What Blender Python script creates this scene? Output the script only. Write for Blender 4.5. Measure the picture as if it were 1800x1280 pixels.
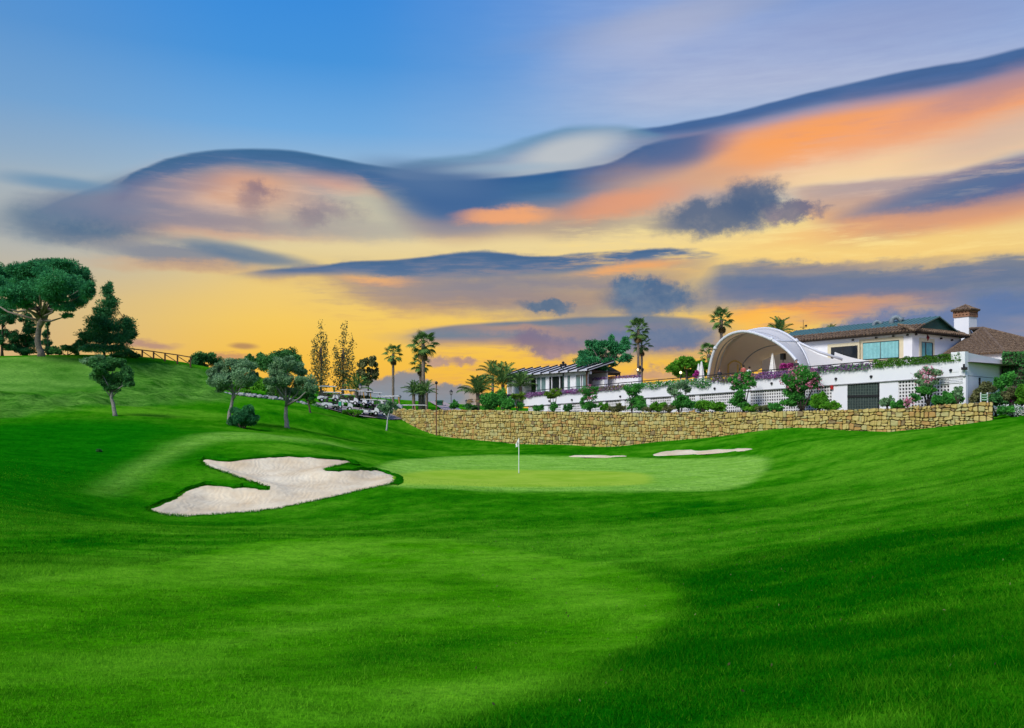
import bpy, bmesh, math, random
import numpy as np
from mathutils import Vector, Matrix, noise as mnoise
from mathutils.geometry import delaunay_2d_cdt

R = math.radians
SC = bpy.context.scene
COL = SC.collection
for _o in list(bpy.data.objects):
    bpy.data.objects.remove(_o)

def lin(r, g, b):
    f = lambda c: (c / 255 / 12.92) if c / 255 <= 0.04045 else ((c / 255 + 0.055) / 1.055) ** 2.4
    return (f(r), f(g), f(b), 1.0)

# ------------------------------------------------------------------ camera
F = 1559.0            # focal length in units of an 1800 px wide picture
HOR = 740.0           # eye-level row in that picture
cam = bpy.data.cameras.new('camera')
cam.sensor_width = 36.0
cam.lens = 36.0 * F / 1800.0
cam.shift_y = (HOR - 640.0) / 1800.0
cam.clip_start = 0.1
cam.clip_end = 20000
camo = bpy.data.objects.new('camera', cam)
camo.rotation_euler = (R(90), 0, 0)
COL.objects.link(camo)
SC.camera = camo

# ------------------------------------------------------------------ exposure
SC.view_settings.view_transform = 'Standard'
SC.view_settings.look = 'None'
SC.view_settings.exposure = 0.0
SC.view_settings.gamma = 1.0
SC.view_settings.use_curve_mapping = False
SC.cycles.max_bounces = 6
SC.cycles.transparent_max_bounces = 8
SC.cycles.use_denoising = True

# ------------------------------------------------------------------ sun (soft evening light from behind the left shoulder)
SUN_TO = Vector((-0.50, -0.62, 0.72)).normalized()
sun = bpy.data.lights.new('sun', 'SUN')
sun.energy = 3.5
sun.angle = R(24)
sun.color = (1.0, 0.96, 0.90)
suno = bpy.data.objects.new('sun', sun)
suno.rotation_euler = SUN_TO.to_track_quat('Z', 'Y').to_euler()
COL.objects.link(suno)

# ------------------------------------------------------------------ world: evening sky with lenticular clouds
world = bpy.data.worlds.new('World')
SC.world = world
world.use_nodes = True
WT = world.node_tree
WT.nodes.clear()
WL = WT.links

def wn(t):
    return WT.nodes.new(t)

def _set(sock, v):
    if isinstance(v, bpy.types.NodeSocket):
        WL.new(v, sock)
    else:
        sock.default_value = v

def wm(op, a, b=0.0, c=0.0, clamp=False):
    n = wn('ShaderNodeMath'); n.operation = op; n.use_clamp = clamp
    _set(n.inputs[0], a); _set(n.inputs[1], b); _set(n.inputs[2], c)
    return n.outputs[0]

def wsmooth(v, a, b):
    n = wn('ShaderNodeMapRange'); n.interpolation_type = 'SMOOTHSTEP'; n.clamp = True
    _set(n.inputs[0], v); _set(n.inputs[1], a); _set(n.inputs[2], b)
    n.inputs[3].default_value = 0.0; n.inputs[4].default_value = 1.0
    return n.outputs[0]

def wmix(fac, a, b):
    n = wn('ShaderNodeMix'); n.data_type = 'RGBA'; n.clamp_factor = True
    _set(n.inputs[0], fac); _set(n.inputs[6], a); _set(n.inputs[7], b)
    return n.outputs[2]

def wramp(v, stops):
    n = wn('ShaderNodeValToRGB'); n.color_ramp.interpolation = 'EASE' if len(stops) < 4 else 'LINEAR'
    e = n.color_ramp.elements
    while len(e) < len(stops): e.new(0.5)
    for el, (p, c) in zip(e, stops):
        el.position = p; el.color = c
    _set(n.inputs[0], v)
    return n.outputs[0]

def wnoise(vec, scale, detail=3.0, rough=0.55):
    n = wn('ShaderNodeTexNoise'); n.inputs['Scale'].default_value = scale
    n.inputs['Detail'].default_value = detail; n.inputs['Roughness'].default_value = rough
    WL.new(vec, n.inputs['Vector'])
    return n.outputs['Fac']

tc = wn('ShaderNodeTexCoord')
sep = wn('ShaderNodeSeparateXYZ'); WL.new(tc.outputs['Generated'], sep.inputs[0])
DX, DY, DZ = sep.outputs
AZ = wm('ARCTAN2', DX, DY)
HYP = wm('SQRT', wm('ADD', wm('MULTIPLY', DX, DX), wm('MULTIPLY', DY, DY)))
TEL = wm('DIVIDE', DZ, wm('MAXIMUM', HYP, 0.05))
SX = wm('MULTIPLY_ADD', AZ, F, 900.0)         # azimuth, 900 = straight ahead
SY = wm('MULTIPLY', TEL, F)                    # height over the horizon
def comb(x, y, z=0.0):
    n = wn('ShaderNodeCombineXYZ'); _set(n.inputs[0], x); _set(n.inputs[1], y); _set(n.inputs[2], z)
    return n.outputs[0]
VS = comb(wm('MULTIPLY', SX, 0.001), wm('MULTIPLY', SY, 0.0042))     # stretched along the horizon
VI = comb(wm('MULTIPLY', SX, 0.001), wm('MULTIPLY', SY, 0.0012), 3.7)
n_st1 = wnoise(VS, 3.2, 4.0)
n_st2 = wnoise(comb(wm('MULTIPLY', SX, 0.001), wm('MULTIPLY', SY, 0.0042), 9.1), 6.5, 5.0, 0.6)
n_rg = wnoise(VI, 15.0, 9.0, 0.70)
n_rg2 = wnoise(comb(wm('MULTIPLY', SX, 0.001), wm('MULTIPLY', SY, 0.0012), 12.3), 12.0, 9.0, 0.70)
n_f = wnoise(comb(wm('MULTIPLY', SX, 0.001), wm('MULTIPLY', SY, 0.0075), 21.0), 11.0, 6.0, 0.62)
def warp(base, nz, amp):
    return wm('ADD', base, wm('MULTIPLY', wm('SUBTRACT', nz, 0.5), amp))
X0, Y0 = warp(SX, n_st2, 26.0), warp(warp(SY, n_st1, 14.0), n_f, 2.5)               # smooth lens clouds
X1, Y1 = warp(SX, n_rg, 88.0), warp(warp(SY, n_rg2, 76.0), n_st2, 12.0)  # ragged fluffy clouds
Y2 = warp(warp(SY, n_st2, 40.0), n_rg2, 26.0)                        # wispy

def s2(px, py):
    u = math.atan((px - 900.0) / F)
    return 900.0 + F * u, (HOR - py) * math.cos(u)

XA, XB, YM = -500.0, 2300.0, 900.0
LAYERS = []
def band(top, bot, op, cols, et=4.0, eb=14.0, w=0, tex=0.25):
    """a cloud between two edge curves: crisp upper edge, soft lower edge"""
    live = [x for x, v in op if v > 0]
    a = [x for x, v in op if x < live[0]]; b = [x for x, v in op if x > live[-1]]
    x0 = s2(a[-1], 0)[0] - 40 if a else -1e4
    x1 = s2(b[0], 0)[0] + 40 if b else 1e4
    LAYERS.append((x0, min(s2(*p)[1] for p in bot) - eb - 40, x1, max(s2(*p)[1] for p in top) + et + 40, 'b', (top, bot, op, cols, et, eb, w, tex)))

def ell(cx, cy, rx, ry, col, op=0.9, soft=0.5, w=0, tilt=0.0):
    """a soft oval patch of cloud"""
    x, y = s2(cx, cy); a = math.atan(tilt); g = 1.0 + soft
    g += 0.45 * (w == 1)
    hx = g * math.hypot(rx * math.cos(a), ry * math.sin(a)) + 40
    hy = g * math.hypot(rx * math.sin(a), ry * math.cos(a)) + 45
    LAYERS.append((x - hx, y - hy, x + hx, y + hy, 'e', (cx, cy, rx, ry, col, op, soft, w, tilt)))

def _fill(c, pts):
    q = [((x - XA) / (XB - XA), min(1.0, max(0.0, v))) for x, v in pts]
    q = [(0.0, q[0][1])] + [p for p in q if 0.001 < p[0] < 0.999] + [(1.0, q[-1][1])]
    while len(c.points) < len(q): c.points.new(0.5, 0.5)
    for p, (x, v) in zip(c.points, q):
        p.location = (x, v); p.handle_type = 'AUTO_CLAMPED'

def draw_band(G, top, bot, op, cols, et, eb, w, tex):
    n = wn('ShaderNodeRGBCurve')
    for c, pts in zip(n.mapping.curves, (top, bot)):
        _fill(c, [(s2(*p)[0], s2(*p)[1] / YM) for p in pts])
    _fill(n.mapping.curves[2], [(s2(x, 400)[0], v) for x, v in op])
    n.mapping.update()
    WL.new(G['XC'][w], n.inputs['Color'])
    sp = wn('ShaderNodeSeparateColor'); WL.new(n.outputs[0], sp.inputs[0])
    y = G['YN'][w]
    a = wm('SUBTRACT', sp.outputs[0], y)
    b = wm('SUBTRACT', y, sp.outputs[1])
    m = wm('MULTIPLY', wm('MULTIPLY', wsmooth(a, -et / YM, et / YM), wsmooth(b, -eb / YM, eb / YM)), sp.outputs[2])
    h = wm('DIVIDE', a, wm('MAXIMUM', wm('ADD', a, b), 0.005))
    k = len(cols) - 1
    col = wramp(h, [(i / k, lin(*c)) for i, c in enumerate(cols)])
    if tex >= 1:
        m = wm('MULTIPLY', m, wsmooth(G['f'], 0.56 - 0.10 * tex, 0.80 - 0.10 * tex))
    elif tex:
        m = wm('MULTIPLY', m, wm('MULTIPLY_ADD', G['n'], tex * 2.4, 1.0 - tex * 1.2, clamp=True))
    if 0 < tex < 1:   # faint streaks inside the cloud
        k2 = wn('ShaderNodeMix'); k2.data_type = 'RGBA'; k2.blend_type = 'OVERLAY'; k2.inputs[0].default_value = 0.16
        WL.new(col, k2.inputs[6]); WL.new(comb(G['f'], G['f'], G['f']), k2.inputs[7]); col = k2.outputs[2]
    G['sky'] = wmix(m, G['sky'], col)

def draw_ell(G, cx, cy, rx, ry, col, op, soft, w, tilt):
    x, y = s2(cx, cy)
    n = wn('ShaderNodeMapping'); n.vector_type = 'TEXTURE'
    n.inputs['Location'].default_value = (x, y, 0)
    n.inputs['Rotation'].default_value = (0, 0, math.atan(tilt))
    n.inputs['Scale'].default_value = (rx, ry, 1)
    WL.new(G['V'][w], n.inputs[0])
    l = wn('ShaderNodeVectorMath'); l.operation = 'LENGTH'; WL.new(n.outputs[0], l.inputs[0])
    m = wn('ShaderNodeMapRange'); m.interpolation_type = 'SMOOTHSTEP'
    dist = l.outputs['Value']
    c = lin(*col)
    if w == 1:   # ragged fringe, paler lumps where the glow comes through
        dist = wm('ADD', dist, wm('MULTIPLY', wm('SUBTRACT', G['r'], 0.5), 0.85))
        hi = lin(*(min(255, v + e_) for v, e_ in zip(col, (48, 30, 12))))
        c = wmix(wm('MULTIPLY', wsmooth(G['q'], 0.42, 0.72), 0.75), c, hi)
    WL.new(dist, m.inputs[0])
    for q, v in zip((1, 2, 3, 4), (1.0 - soft, 1.0 + soft, op, 0.0)): m.inputs[q].default_value = v
    G['sky'] = wmix(m.outputs[0], G['sky'], c)

# base gradient: deep blue overhead, pale band, amber towards the sunset, lavender away from it
nish = wn('ShaderNodeTexSky'); nish.sky_type = 'NISHITA'; nish.sun_disc = False
nish.sun_elevation = math.asin(SUN_TO.z); nish.sun_rotation = math.atan2(SUN_TO.x, SUN_TO.y)
nsc = wn('ShaderNodeVectorMath'); nsc.operation = 'SCALE'; WL.new(nish.outputs[0], nsc.inputs[0]); nsc.inputs['Scale'].default_value = 0.10
YN = wm('DIVIDE', SY, 1000.0, clamp=True)
warm = wramp(YN, [(0.0, lin(240, 172, 58)), (0.10, lin(250, 192, 52)), (0.17, lin(250, 204, 84)), (0.25, lin(240, 206, 122)),
                  (0.32, lin(216, 205, 168)), (0.40, lin(170, 193, 208)), (0.50, lin(112, 172, 226)), (0.62, lin(68, 149, 222)), (0.74, lin(54, 140, 222)), (1.0, lin(36, 110, 200))])
cool = wramp(YN, [(0.0, lin(205, 190, 195)), (0.12, lin(200, 196, 212)), (0.3, lin(180, 195, 222)), (0.55, lin(125, 170, 222)), (1.0, lin(48, 118, 205))])
side = wsmooth(wm('ABSOLUTE', wm('SUBTRACT', SX, 1000.0)), 3300.0, 1300.0)
base = wmix(side, cool, warm)
base = wmix(0.06, base, nsc.outputs[0])
# greyer blue on the left, lavender veil on the upper right
ell(-150, 330, 330, 380, (120, 150, 184), 0.45, 0.75)
ell(60, 395, 240, 70, (170, 180, 186), 0.55, 0.8)
band([(600, -160), (2200, -160)], [(600, 300), (1100, 235), (1400, 205), (1800, 170), (2200, 150)],
     [(560, 0), (760, 0.1), (900, 0.25), (1050, 0.55), (1250, 0.82), (1500, 0.85), (2300, 0.8)], [(150, 165, 205), (168, 178, 212), (196, 196, 212)], 200, 80, tex=0.05)
ell(1250, 15, 260, 26, (150, 160, 190), 0.45, 0.8, 2, 0.15)
ell(1600, 20, 190, 45, (150, 158, 196), 0.4, 0.8, 2)
ell(1150, 60, 150, 40, (186, 190, 212), 0.4, 0.8, 2, 0.3)
# pale glow across the middle
ell(1250, 425, 480, 50, (252, 218, 130), 0.75, 0.8)
ell(850, 425, 420, 28, (236, 214, 160), 0.7, 0.8)
ell(1560, 440, 260, 45, (250, 205, 120), 0.6, 0.8)
# big left lens cloud
band([(20, 388), (60, 372), (120, 346), (180, 326), (240, 299), (290, 281), (350, 268), (420, 264), (500, 266), (570, 276), (640, 289), (760, 300)],
     [(20, 392), (100, 420), (200, 432), (300, 425), (420, 420), (520, 415), (640, 420), (760, 425)],
     [(0, 0), (70, 0.6), (140, 0.9), (580, 0.9), (680, 0.6), (820, 0)], [(96, 129, 163), (142, 147, 160), (188, 168, 158), (190, 172, 150)], 4, 18, 0, 0.12)
ell(400, 338, 112, 40, (218, 166, 136), 0.9, 0.7, 0, 0.03)
ell(430, 318, 70, 22, (226, 166, 130), 0.7, 0.8, 2)
ell(330, 352, 70, 18, (226, 190, 168), 0.6, 0.7, 2, -0.1)
ell(620, 322, 95, 17, (232, 168, 138), 0.8, 0.6, 0, -0.1)
ell(380, 405, 150, 13, (214, 168, 140), 0.65, 0.7, 2)
ell(300, 378, 120, 14, (142, 147, 162), 0.6, 0.8, 0, -0.05)
ell(560, 392, 150, 22, (178, 168, 158), 0.7, 0.8, 2)
ell(690, 372, 70, 40, (206, 198, 170), 0.7, 0.8, 2)
ell(140, 388, 105, 34, (92, 119, 147), 0.92, 0.6, 2, 0.1)
ell(150, 400, 80, 20, (82, 111, 141), 0.7, 0.8, 1)
ell(230, 340, 110, 26, (106, 133, 161), 0.75, 0.7, 0, 0.35)
band([(180, 326), (240, 299), (290, 281), (350, 268), (420, 264), (500, 266), (570, 276), (640, 288), (720, 300), (800, 312)],
     [(180, 372), (240, 346), (290, 324), (350, 306), (420, 298), (500, 303), (570, 314), (640, 326), (720, 350), (800, 380)],
     [(170, 0), (230, 0.85), (640, 0.92), (730, 0.75), (820, 0)], [(54, 101, 145), (62, 105, 151), (96, 125, 157)], 3.5, 20, 0, 0.08)
ell(510, 362, 150, 40, (202, 176, 158), 0.35, 0.8, 2)
ell(105, 322, 78, 11, (96, 141, 177), 0.75, 0.7, 0)
ell(320, 448, 125, 18, (126, 133, 150), 0.85, 0.55, 2, -0.04)
ell(430, 446, 110, 13, (100, 125, 151), 0.85, 0.6, 0, -0.14)
ell(330, 468, 120, 9, (206, 160, 124), 0.55, 0.8, 2)
# right ribbon: orange underside, cream, then the dark blue crest
band([(1080, 262), (1200, 240), (1300, 222), (1400, 204), (1500, 188), (1600, 172), (1700, 156), (1800, 130), (2100, 80)],
     [(1080, 320), (1200, 325), (1300, 335), (1400, 335), (1500, 322), (1600, 316), (1700, 300), (1800, 270), (2100, 220)],
     [(980, 0), (1180, 0.55), (1330, 0.92), (1800, 0.92), (2300, 0.8)], [(206, 152, 136), (244, 164, 108), (240, 190, 150), (248, 214, 166)], 18, 16, 0, 0.1)
ell(1400, 246, 170, 32, (252, 164, 92), 0.8, 0.7, 2, 0.25)
ell(1660, 190, 180, 26, (246, 166, 114), 0.7, 0.7, 2, 0.22)
ell(1500, 305, 140, 22, (246, 214, 164), 0.6, 0.8, 2, 0.1)
band([(1060, 236), (1120, 228), (1200, 215), (1300, 195), (1400, 170), (1500, 145), (1600, 123), (1700, 107), (1800, 84), (2000, 40)],
     [(1060, 250), (1120, 250), (1200, 244), (1300, 226), (1400, 203), (1500, 186), (1600, 172), (1700, 156), (1800, 130), (2000, 90)],
     [(1050, 0), (1110, 0.8), (1200, 0.95), (1800, 0.95), (2300, 0.9)], [(60, 98, 150), (62, 98, 150), (84, 106, 152), (146, 126, 150)], 3.5, 18, 0, 0.06)
# middle sweep
band([(660, 290), (760, 278), (850, 265), (950, 236), (1020, 222), (1100, 222), (1160, 236), (1230, 250)],
     [(660, 330), (760, 345), (850, 335), (950, 315), (1020, 305), (1100, 290), (1160, 280), (1230, 280)],
     [(640, 0), (720, 0.7), (1000, 0.75), (1130, 0.7), (1230, 0)], [(102, 143, 173), (140, 154, 178), (160, 168, 178)], 7, 16, 0, 0.1)
ell(1000, 266, 85, 24, (196, 200, 202), 0.8, 0.6, 0, 0.22)
ell(860, 300, 110, 10, (176, 190, 200), 0.55, 0.7, 0, 0.05)
band([(600, 300), (700, 318), (800, 320), (900, 312), (1000, 300), (1080, 283), (1140, 255), (1220, 240), (1300, 250)],
     [(600, 302), (660, 345), (720, 405), (800, 425), (900, 415), (1000, 412), (1080, 395), (1140, 380), (1220, 365), (1300, 340)],
     [(590, 0), (640, 0.7), (790, 0.88), (1000, 0.92), (1120, 0.8), (1330, 0)], [(54, 99, 147), (70, 111, 153), (168, 140, 136), (196, 166, 140)], 4, 20, 0, 0.08)
band([(620, 300), (720, 316), (800, 319), (900, 312), (1000, 300), (1080, 284), (1140, 256), (1220, 240), (1330, 215)],
     [(620, 320), (680, 335), (740, 378), (800, 384), (900, 362), (1000, 350), (1080, 325), (1140, 302), (1220, 290), (1330, 250)],
     [(610, 0), (650, 0.75), (800, 0.9), (1000, 0.92), (1120, 0.88), (1220, 0.65), (1340, 0)], [(48, 95, 147), (62, 105, 151), (88, 119, 155)], 4, 14, 0, 0.05)
ell(1200, 325, 130, 45, (208, 160, 132), 0.75, 0.8, 2)
ell(890, 380, 75, 13, (250, 172, 112), 0.85, 0.6, 2)
ell(1095, 358, 95, 20, (236, 158, 116), 0.7, 0.7, 2, 0.2)
ell(1050, 398, 150, 15, (172, 160, 146), 0.6, 0.8, 2)
ell(800, 405, 90, 16, (158, 154, 156), 0.6, 0.8, 2)
# right dark cloud below the ribbon
band([(1340, 334), (1450, 324), (1550, 314), (1650, 304), (1720, 288), (1800, 272), (2000, 240)],
     [(1340, 350), (1450, 395), (1550, 408), (1650, 405), (1720, 398), (1800, 385), (2000, 360)],
     [(1320, 0), (1420, 0.7), (1600, 0.85), (1800, 0.95), (2300, 0.9)], [(172, 148, 152), (196, 152, 138), (226, 160, 120)], 6, 18, 0, 0.15)
ell(1760, 325, 190, 33, (66, 101, 151), 0.9, 0.7, 0, 0.22)
ell(1640, 345, 120, 18, (94, 117, 153), 0.7, 0.8, 2, 0.2)
ell(1600, 390, 170, 18, (246, 172, 110), 0.6, 0.8, 2, 0.08)
# thin wave line
band([(370, 486), (450, 474), (560, 468), (620, 460), (700, 458), (800, 447), (850, 445), (950, 452), (1050, 442), (1150, 437), (1230, 442), (1300, 450)],
     [(370, 492), (450, 490), (560, 500), (620, 520), (700, 545), (800, 555), (900, 552), (1000, 550), (1100, 530), (1230, 490), (1300, 470)],
     [(360, 0), (470, 0.5), (640, 0.75), (1100, 0.75), (1250, 0.4), (1310, 0)], [(104, 127, 151), (160, 140, 138), (176, 148, 130), (206, 166, 116)], 4, 16, 2, 0.45)
band([(370, 485), (450, 475), (560, 468), (620, 460), (700, 458), (800, 447), (850, 445), (950, 452), (1050, 442), (1150, 437), (1230, 442), (1300, 450)],
     [(370, 490), (450, 485), (560, 482), (620, 482), (700, 492), (800, 491), (900, 486), (1000, 480), (1100, 462), (1230, 451), (1300, 453)],
     [(370, 0), (470, 0.7), (600, 0.92), (1100, 0.92), (1240, 0.7), (1310, 0)], [(54, 99, 145), (68, 107, 151), (94, 121, 153)], 3, 8, 0, 0.05)
ell(670, 494, 55, 8, (250, 182, 110), 0.85, 0.7, 2)
ell(1110, 470, 75, 9, (246, 172, 104), 0.8, 0.7, 2, 0.1)
ell(900, 530, 230, 14, (142, 128, 136), 0.65, 0.7, 2)
# right lower bands
band([(1210, 505), (1250, 470), (1320, 459), (1400, 458), (1500, 470), (1600, 468), (1700, 461), (1800, 450), (2000, 440)],
     [(1210, 512), (1300, 536), (1400, 538), (1500, 527), (1600, 526), (1700, 534), (1800, 560), (2000, 600)],
     [(1205, 0), (1270, 0.75), (1400, 0.85), (1800, 0.9), (2300, 0.85)], [(120, 131, 146), (80, 113, 151), (88, 117, 153), (122, 127, 148)], 6, 12, 2, 0.3)
ell(1380, 482, 62, 6, (196, 172, 134), 0.75, 0.6, 0)
ell(1560, 462, 150, 7, (196, 168, 130), 0.5, 0.7, 2)
ell(1330, 500, 90, 15, (74, 109, 151), 0.7, 0.7, 2)
ell(1440, 545, 150, 20, (252, 168, 74), 0.95, 0.6, 2, 0.06)
ell(1370, 560, 60, 12, (254, 192, 84), 0.9, 0.7, 2)
band([(1400, 585), (1450, 572), (1500, 562), (1600, 546), (1700, 535), (1800, 522), (2000, 500)],
     [(1400, 660), (1500, 700), (1800, 735), (2000, 738)],
     [(1395, 0), (1440, 0.7), (1520, 0.9), (2300, 0.85)], [(104, 120, 158), (92, 126, 176), (88, 136, 192), (120, 150, 196)], 9, 20, 1, 0.15)
# wisps and streaks
band([(480, 470), (900, 455), (1250, 450)], [(480, 560), (900, 560), (1250, 560)], [(470, 0), (640, 0.6), (1100, 0.6), (1260, 0)], [(140, 134, 146), (170, 148, 136), (214, 170, 110)], 30, 30, 2, 1.3)
band([(930, 395), (1300, 395), (1900, 400)], [(930, 470), (1300, 478), (1900, 470)], [(920, 0), (1050, 0.6), (1500, 0.65), (1800, 0.5), (1990, 0)], [(255, 232, 160), (254, 222, 140), (252, 200, 100)], 20, 20, 0, 1.2)
band([(700, 585), (1000, 575), (1300, 565)], [(700, 690), (1000, 690), (1300, 680)], [(690, 0), (850, 0.55), (1200, 0.6), (1320, 0)], [(170, 140, 130), (206, 150, 116), (226, 160, 96)], 30, 30, 2, 1.0)
band([(1330, 245), (1600, 195), (1900, 150)], [(1330, 330), (1600, 330), (1900, 300)], [(1300, 0), (1420, 0.4), (1800, 0.4), (1990, 0.2)], [(180, 140, 150), (250, 190, 150), (250, 220, 180)], 60, 40, 2, 1.0)
band([(100, 300), (400, 290), (760, 320)], [(100, 430), (400, 420), (760, 430)], [(200, 0), (320, 0.4), (600, 0.4), (760, 0)], [(214, 170, 150), (232, 196, 170), (196, 180, 160)], 30, 20, 2, 1.1)
band([(1200, 480), (1500, 470), (1900, 460)], [(1200, 640), (1500, 640), (1900, 640)], [(1210, 0), (1350, 0.5), (1900, 0.5), (2000, 0.3)], [(104, 125, 151), (150, 132, 146), (190, 150, 130)], 30, 30, 2, 1.0)
ell(250, 372, 130, 22, (128, 128, 152), 0.6, 0.8, 2)
ell(300, 330, 90, 20, (150, 134, 150), 0.55, 0.8, 0, 0.25)
ell(420, 392, 120, 10, (150, 138, 148), 0.6, 0.8, 2)
ell(660, 372, 75, 30, (192, 190, 168), 0.7, 0.8, 2)
ell(600, 398, 110, 14, (172, 168, 160), 0.6, 0.8, 2)
ell(447, 352, 20, 27, (134, 118, 134), 0.62, 0.85, 1)
ell(462, 338, 24, 12, (136, 116, 130), 0.7, 0.8, 1, -0.3)
ell(545, 382, 24, 15, (130, 122, 138), 0.68, 0.85, 1)
ell(584, 368, 40, 16, (132, 124, 142), 0.62, 0.85, 1, -0.15)
ell(795, 345, 95, 48, (68, 104, 152), 0.92, 0.7, 0, 0.05)
ell(740, 312, 90, 24, (84, 116, 158), 0.8, 0.8, 0, -0.12)
ell(880, 296, 90, 7, (150, 176, 198), 0.5, 0.8, 0, 0.05)
ell(875, 380, 62, 14, (240, 168, 118), 0.9, 0.7, 2, 0.05)
ell(1185, 268, 75, 26, (78, 104, 150), 0.8, 0.8, 0, 0.2)
ell(1765, 150, 110, 22, (160, 132, 150), 0.6, 0.8, 2, 0.25)
ell(1770, 240, 110, 26, (206, 184, 168), 0.6, 0.8, 2, 0.2)
ell(1060, 585, 150, 14, (104, 118, 152), 0.7, 0.8, 2)
ell(1130, 602, 135, 26, (110, 118, 150), 0.75, 0.7, 2)
ell(1030, 548, 190, 14, (132, 132, 148), 0.6, 0.8, 2)
ell(820, 512, 170, 15, (134, 130, 146), 0.6, 0.8, 2)
ell(930, 498, 200, 12, (120, 126, 148), 0.6, 0.8, 2)
ell(1260, 528, 90, 16, (126, 128, 148), 0.65, 0.8, 2)
ell(1520, 500, 270, 24, (100, 116, 152), 0.65, 0.8, 2)
ell(1420, 472, 130, 9, (118, 124, 148), 0.6, 0.8, 2)
ell(1700, 545, 190, 24, (96, 124, 170), 0.7, 0.8, 2)
ell(840, 590, 120, 10, (122, 126, 148), 0.6, 0.8, 2)
# cumulus puffs
ell(1250, 384, 92, 28, (86, 105, 135), 0.94, 0.45, 1)
ell(1318, 352, 48, 34, (80, 101, 133), 0.94, 0.45, 1)
ell(1395, 372, 48, 15, (104, 107, 134), 0.9, 0.4, 1)
ell(1135, 522, 72, 28, (72, 105, 143), 0.95, 0.45, 1)
ell(1108, 500, 32, 16, (76, 109, 145), 0.95, 0.35, 1)
ell(962, 540, 46, 14, (84, 111, 141), 0.92, 0.35, 1)
band([(690, 592), (750, 579), (850, 568), (950, 563), (1050, 556), (1200, 560), (1290, 572)],
     [(690, 596), (800, 606), (900, 606), (1000, 600), (1100, 604), (1200, 615), (1290, 610)],
     [(685, 0), (760, 0.85), (1000, 0.9), (1200, 0.75), (1300, 0)], [(88, 115, 147), (102, 125, 151), (166, 136, 132)], 3.5, 10, 0, 0.12)
ell(1000, 582, 150, 9, (232, 164, 110), 0.5, 0.8, 2)
ell(962, 606, 62, 18, (132, 116, 138), 0.9, 0.4, 1)
ell(1160, 596, 90, 22, (100, 119, 153), 0.88, 0.4, 1)
ell(1090, 585, 130, 18, (106, 123, 151), 0.6, 0.7, 2)
ell(1160, 655, 60, 8, (168, 140, 132), 0.6, 0.6, 1)
ell(818, 632, 24, 8, (160, 132, 128), 0.9, 0.5, 1)
ell(766, 632, 26, 9, (160, 136, 134), 0.9, 0.5, 1)
band([(560, 706), (620, 690), (650, 668), (690, 662), (725, 655), (750, 668), (800, 674), (840, 690), (900, 706)],
     [(560, 738), (900, 738)], [(560, 0), (630, 0.9), (800, 0.9), (900, 0)], [(126, 133, 148), (114, 141, 165), (124, 149, 171)], 5, 30, 1, 0.05)
ell(430, 609, 20, 5, (170, 128, 96), 0.8, 0.6, 0)
ell(260, 608, 40, 7, (176, 136, 128), 0.8, 0.6, 2)
ell(400, 625, 45, 6, (186, 134, 110), 0.7, 0.6, 2)
# the picture's part of the sky is split into cells so that only nearby clouds are evaluated
def cell(x0, y0, x1, y1):
    global WT, WL
    keep = WT, WL
    g = bpy.data.node_groups.new('cloud_cell', 'ShaderNodeTree')
    for nm, ty in (('base', 'NodeSocketColor'), ('X0', 'NodeSocketFloat'), ('Y0', 'NodeSocketFloat'), ('X1', 'NodeSocketFloat'),
                   ('Y1', 'NodeSocketFloat'), ('Y2', 'NodeSocketFloat'), ('n', 'NodeSocketFloat'), ('f', 'NodeSocketFloat'), ('r', 'NodeSocketFloat'), ('q', 'NodeSocketFloat')):
        g.interface.new_socket(nm, in_out='INPUT', socket_type=ty)
    g.interface.new_socket('sky', in_out='OUTPUT', socket_type='NodeSocketColor')
    WT, WL = g, g.links
    gi = wn('NodeGroupInput').outputs; go = wn('NodeGroupOutput')
    G = {'sky': gi[0], 'n': gi[6], 'f': gi[7], 'r': gi[8], 'q': gi[9], 'V': [comb(gi[1], gi[2]), comb(gi[3], gi[4]), comb(gi[1], gi[5])]}
    xc = []
    for q in (1, 3):
        v = wm('DIVIDE', wm('SUBTRACT', gi[q], XA), XB - XA, clamp=True); xc.append(comb(v, v, v))
    G['XC'] = [xc[0], xc[1], xc[0]]
    G['YN'] = [wm('DIVIDE', gi[q], YM) for q in (2, 4, 5)]
    for a, b, c, d, k, args in LAYERS:
        if a < x1 and c > x0 and b < y1 and d > y0:
            (draw_band if k == 'b' else draw_ell)(G, *args)
    WL.new(G['sky'], go.inputs[0])
    WT, WL = keep
    n = wn('ShaderNodeGroup'); n.node_tree = g
    for q, v in enumerate((base, X0, Y0, X1, Y1, Y2, n_st2, n_f, n_rg, n_rg2)): WL.new(v, n.inputs[q])
    b = wn('ShaderNodeBackground'); WL.new(n.outputs[0], b.inputs[0])
    return b.outputs[0]

def shmix(fac, a, b):
    n = wn('ShaderNodeMixShader'); WL.new(fac, n.inputs[0]); WL.new(a, n.inputs[1]); WL.new(b, n.inputs[2])
    return n.outputs[0]

def rows(x0, x1):
    hi = cell(x0, 330, x1, 1e4); lo = cell(x0, -1e4, x1, 330)
    return shmix(wm('GREATER_THAN', SY, 330.0), lo, hi)
c1, c2, c3, c4 = (rows(a, b) for a, b in ((-1e4, 560), (560, 960), (960, 1330), (1330, 1e4)))
right_half = shmix(wm('GREATER_THAN', SX, 1330.0), c3, c4)
left_half = shmix(wm('GREATER_THAN', SX, 560.0), c1, c2)
inside = shmix(wm('GREATER_THAN', SX, 960.0), left_half, right_half)
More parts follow.
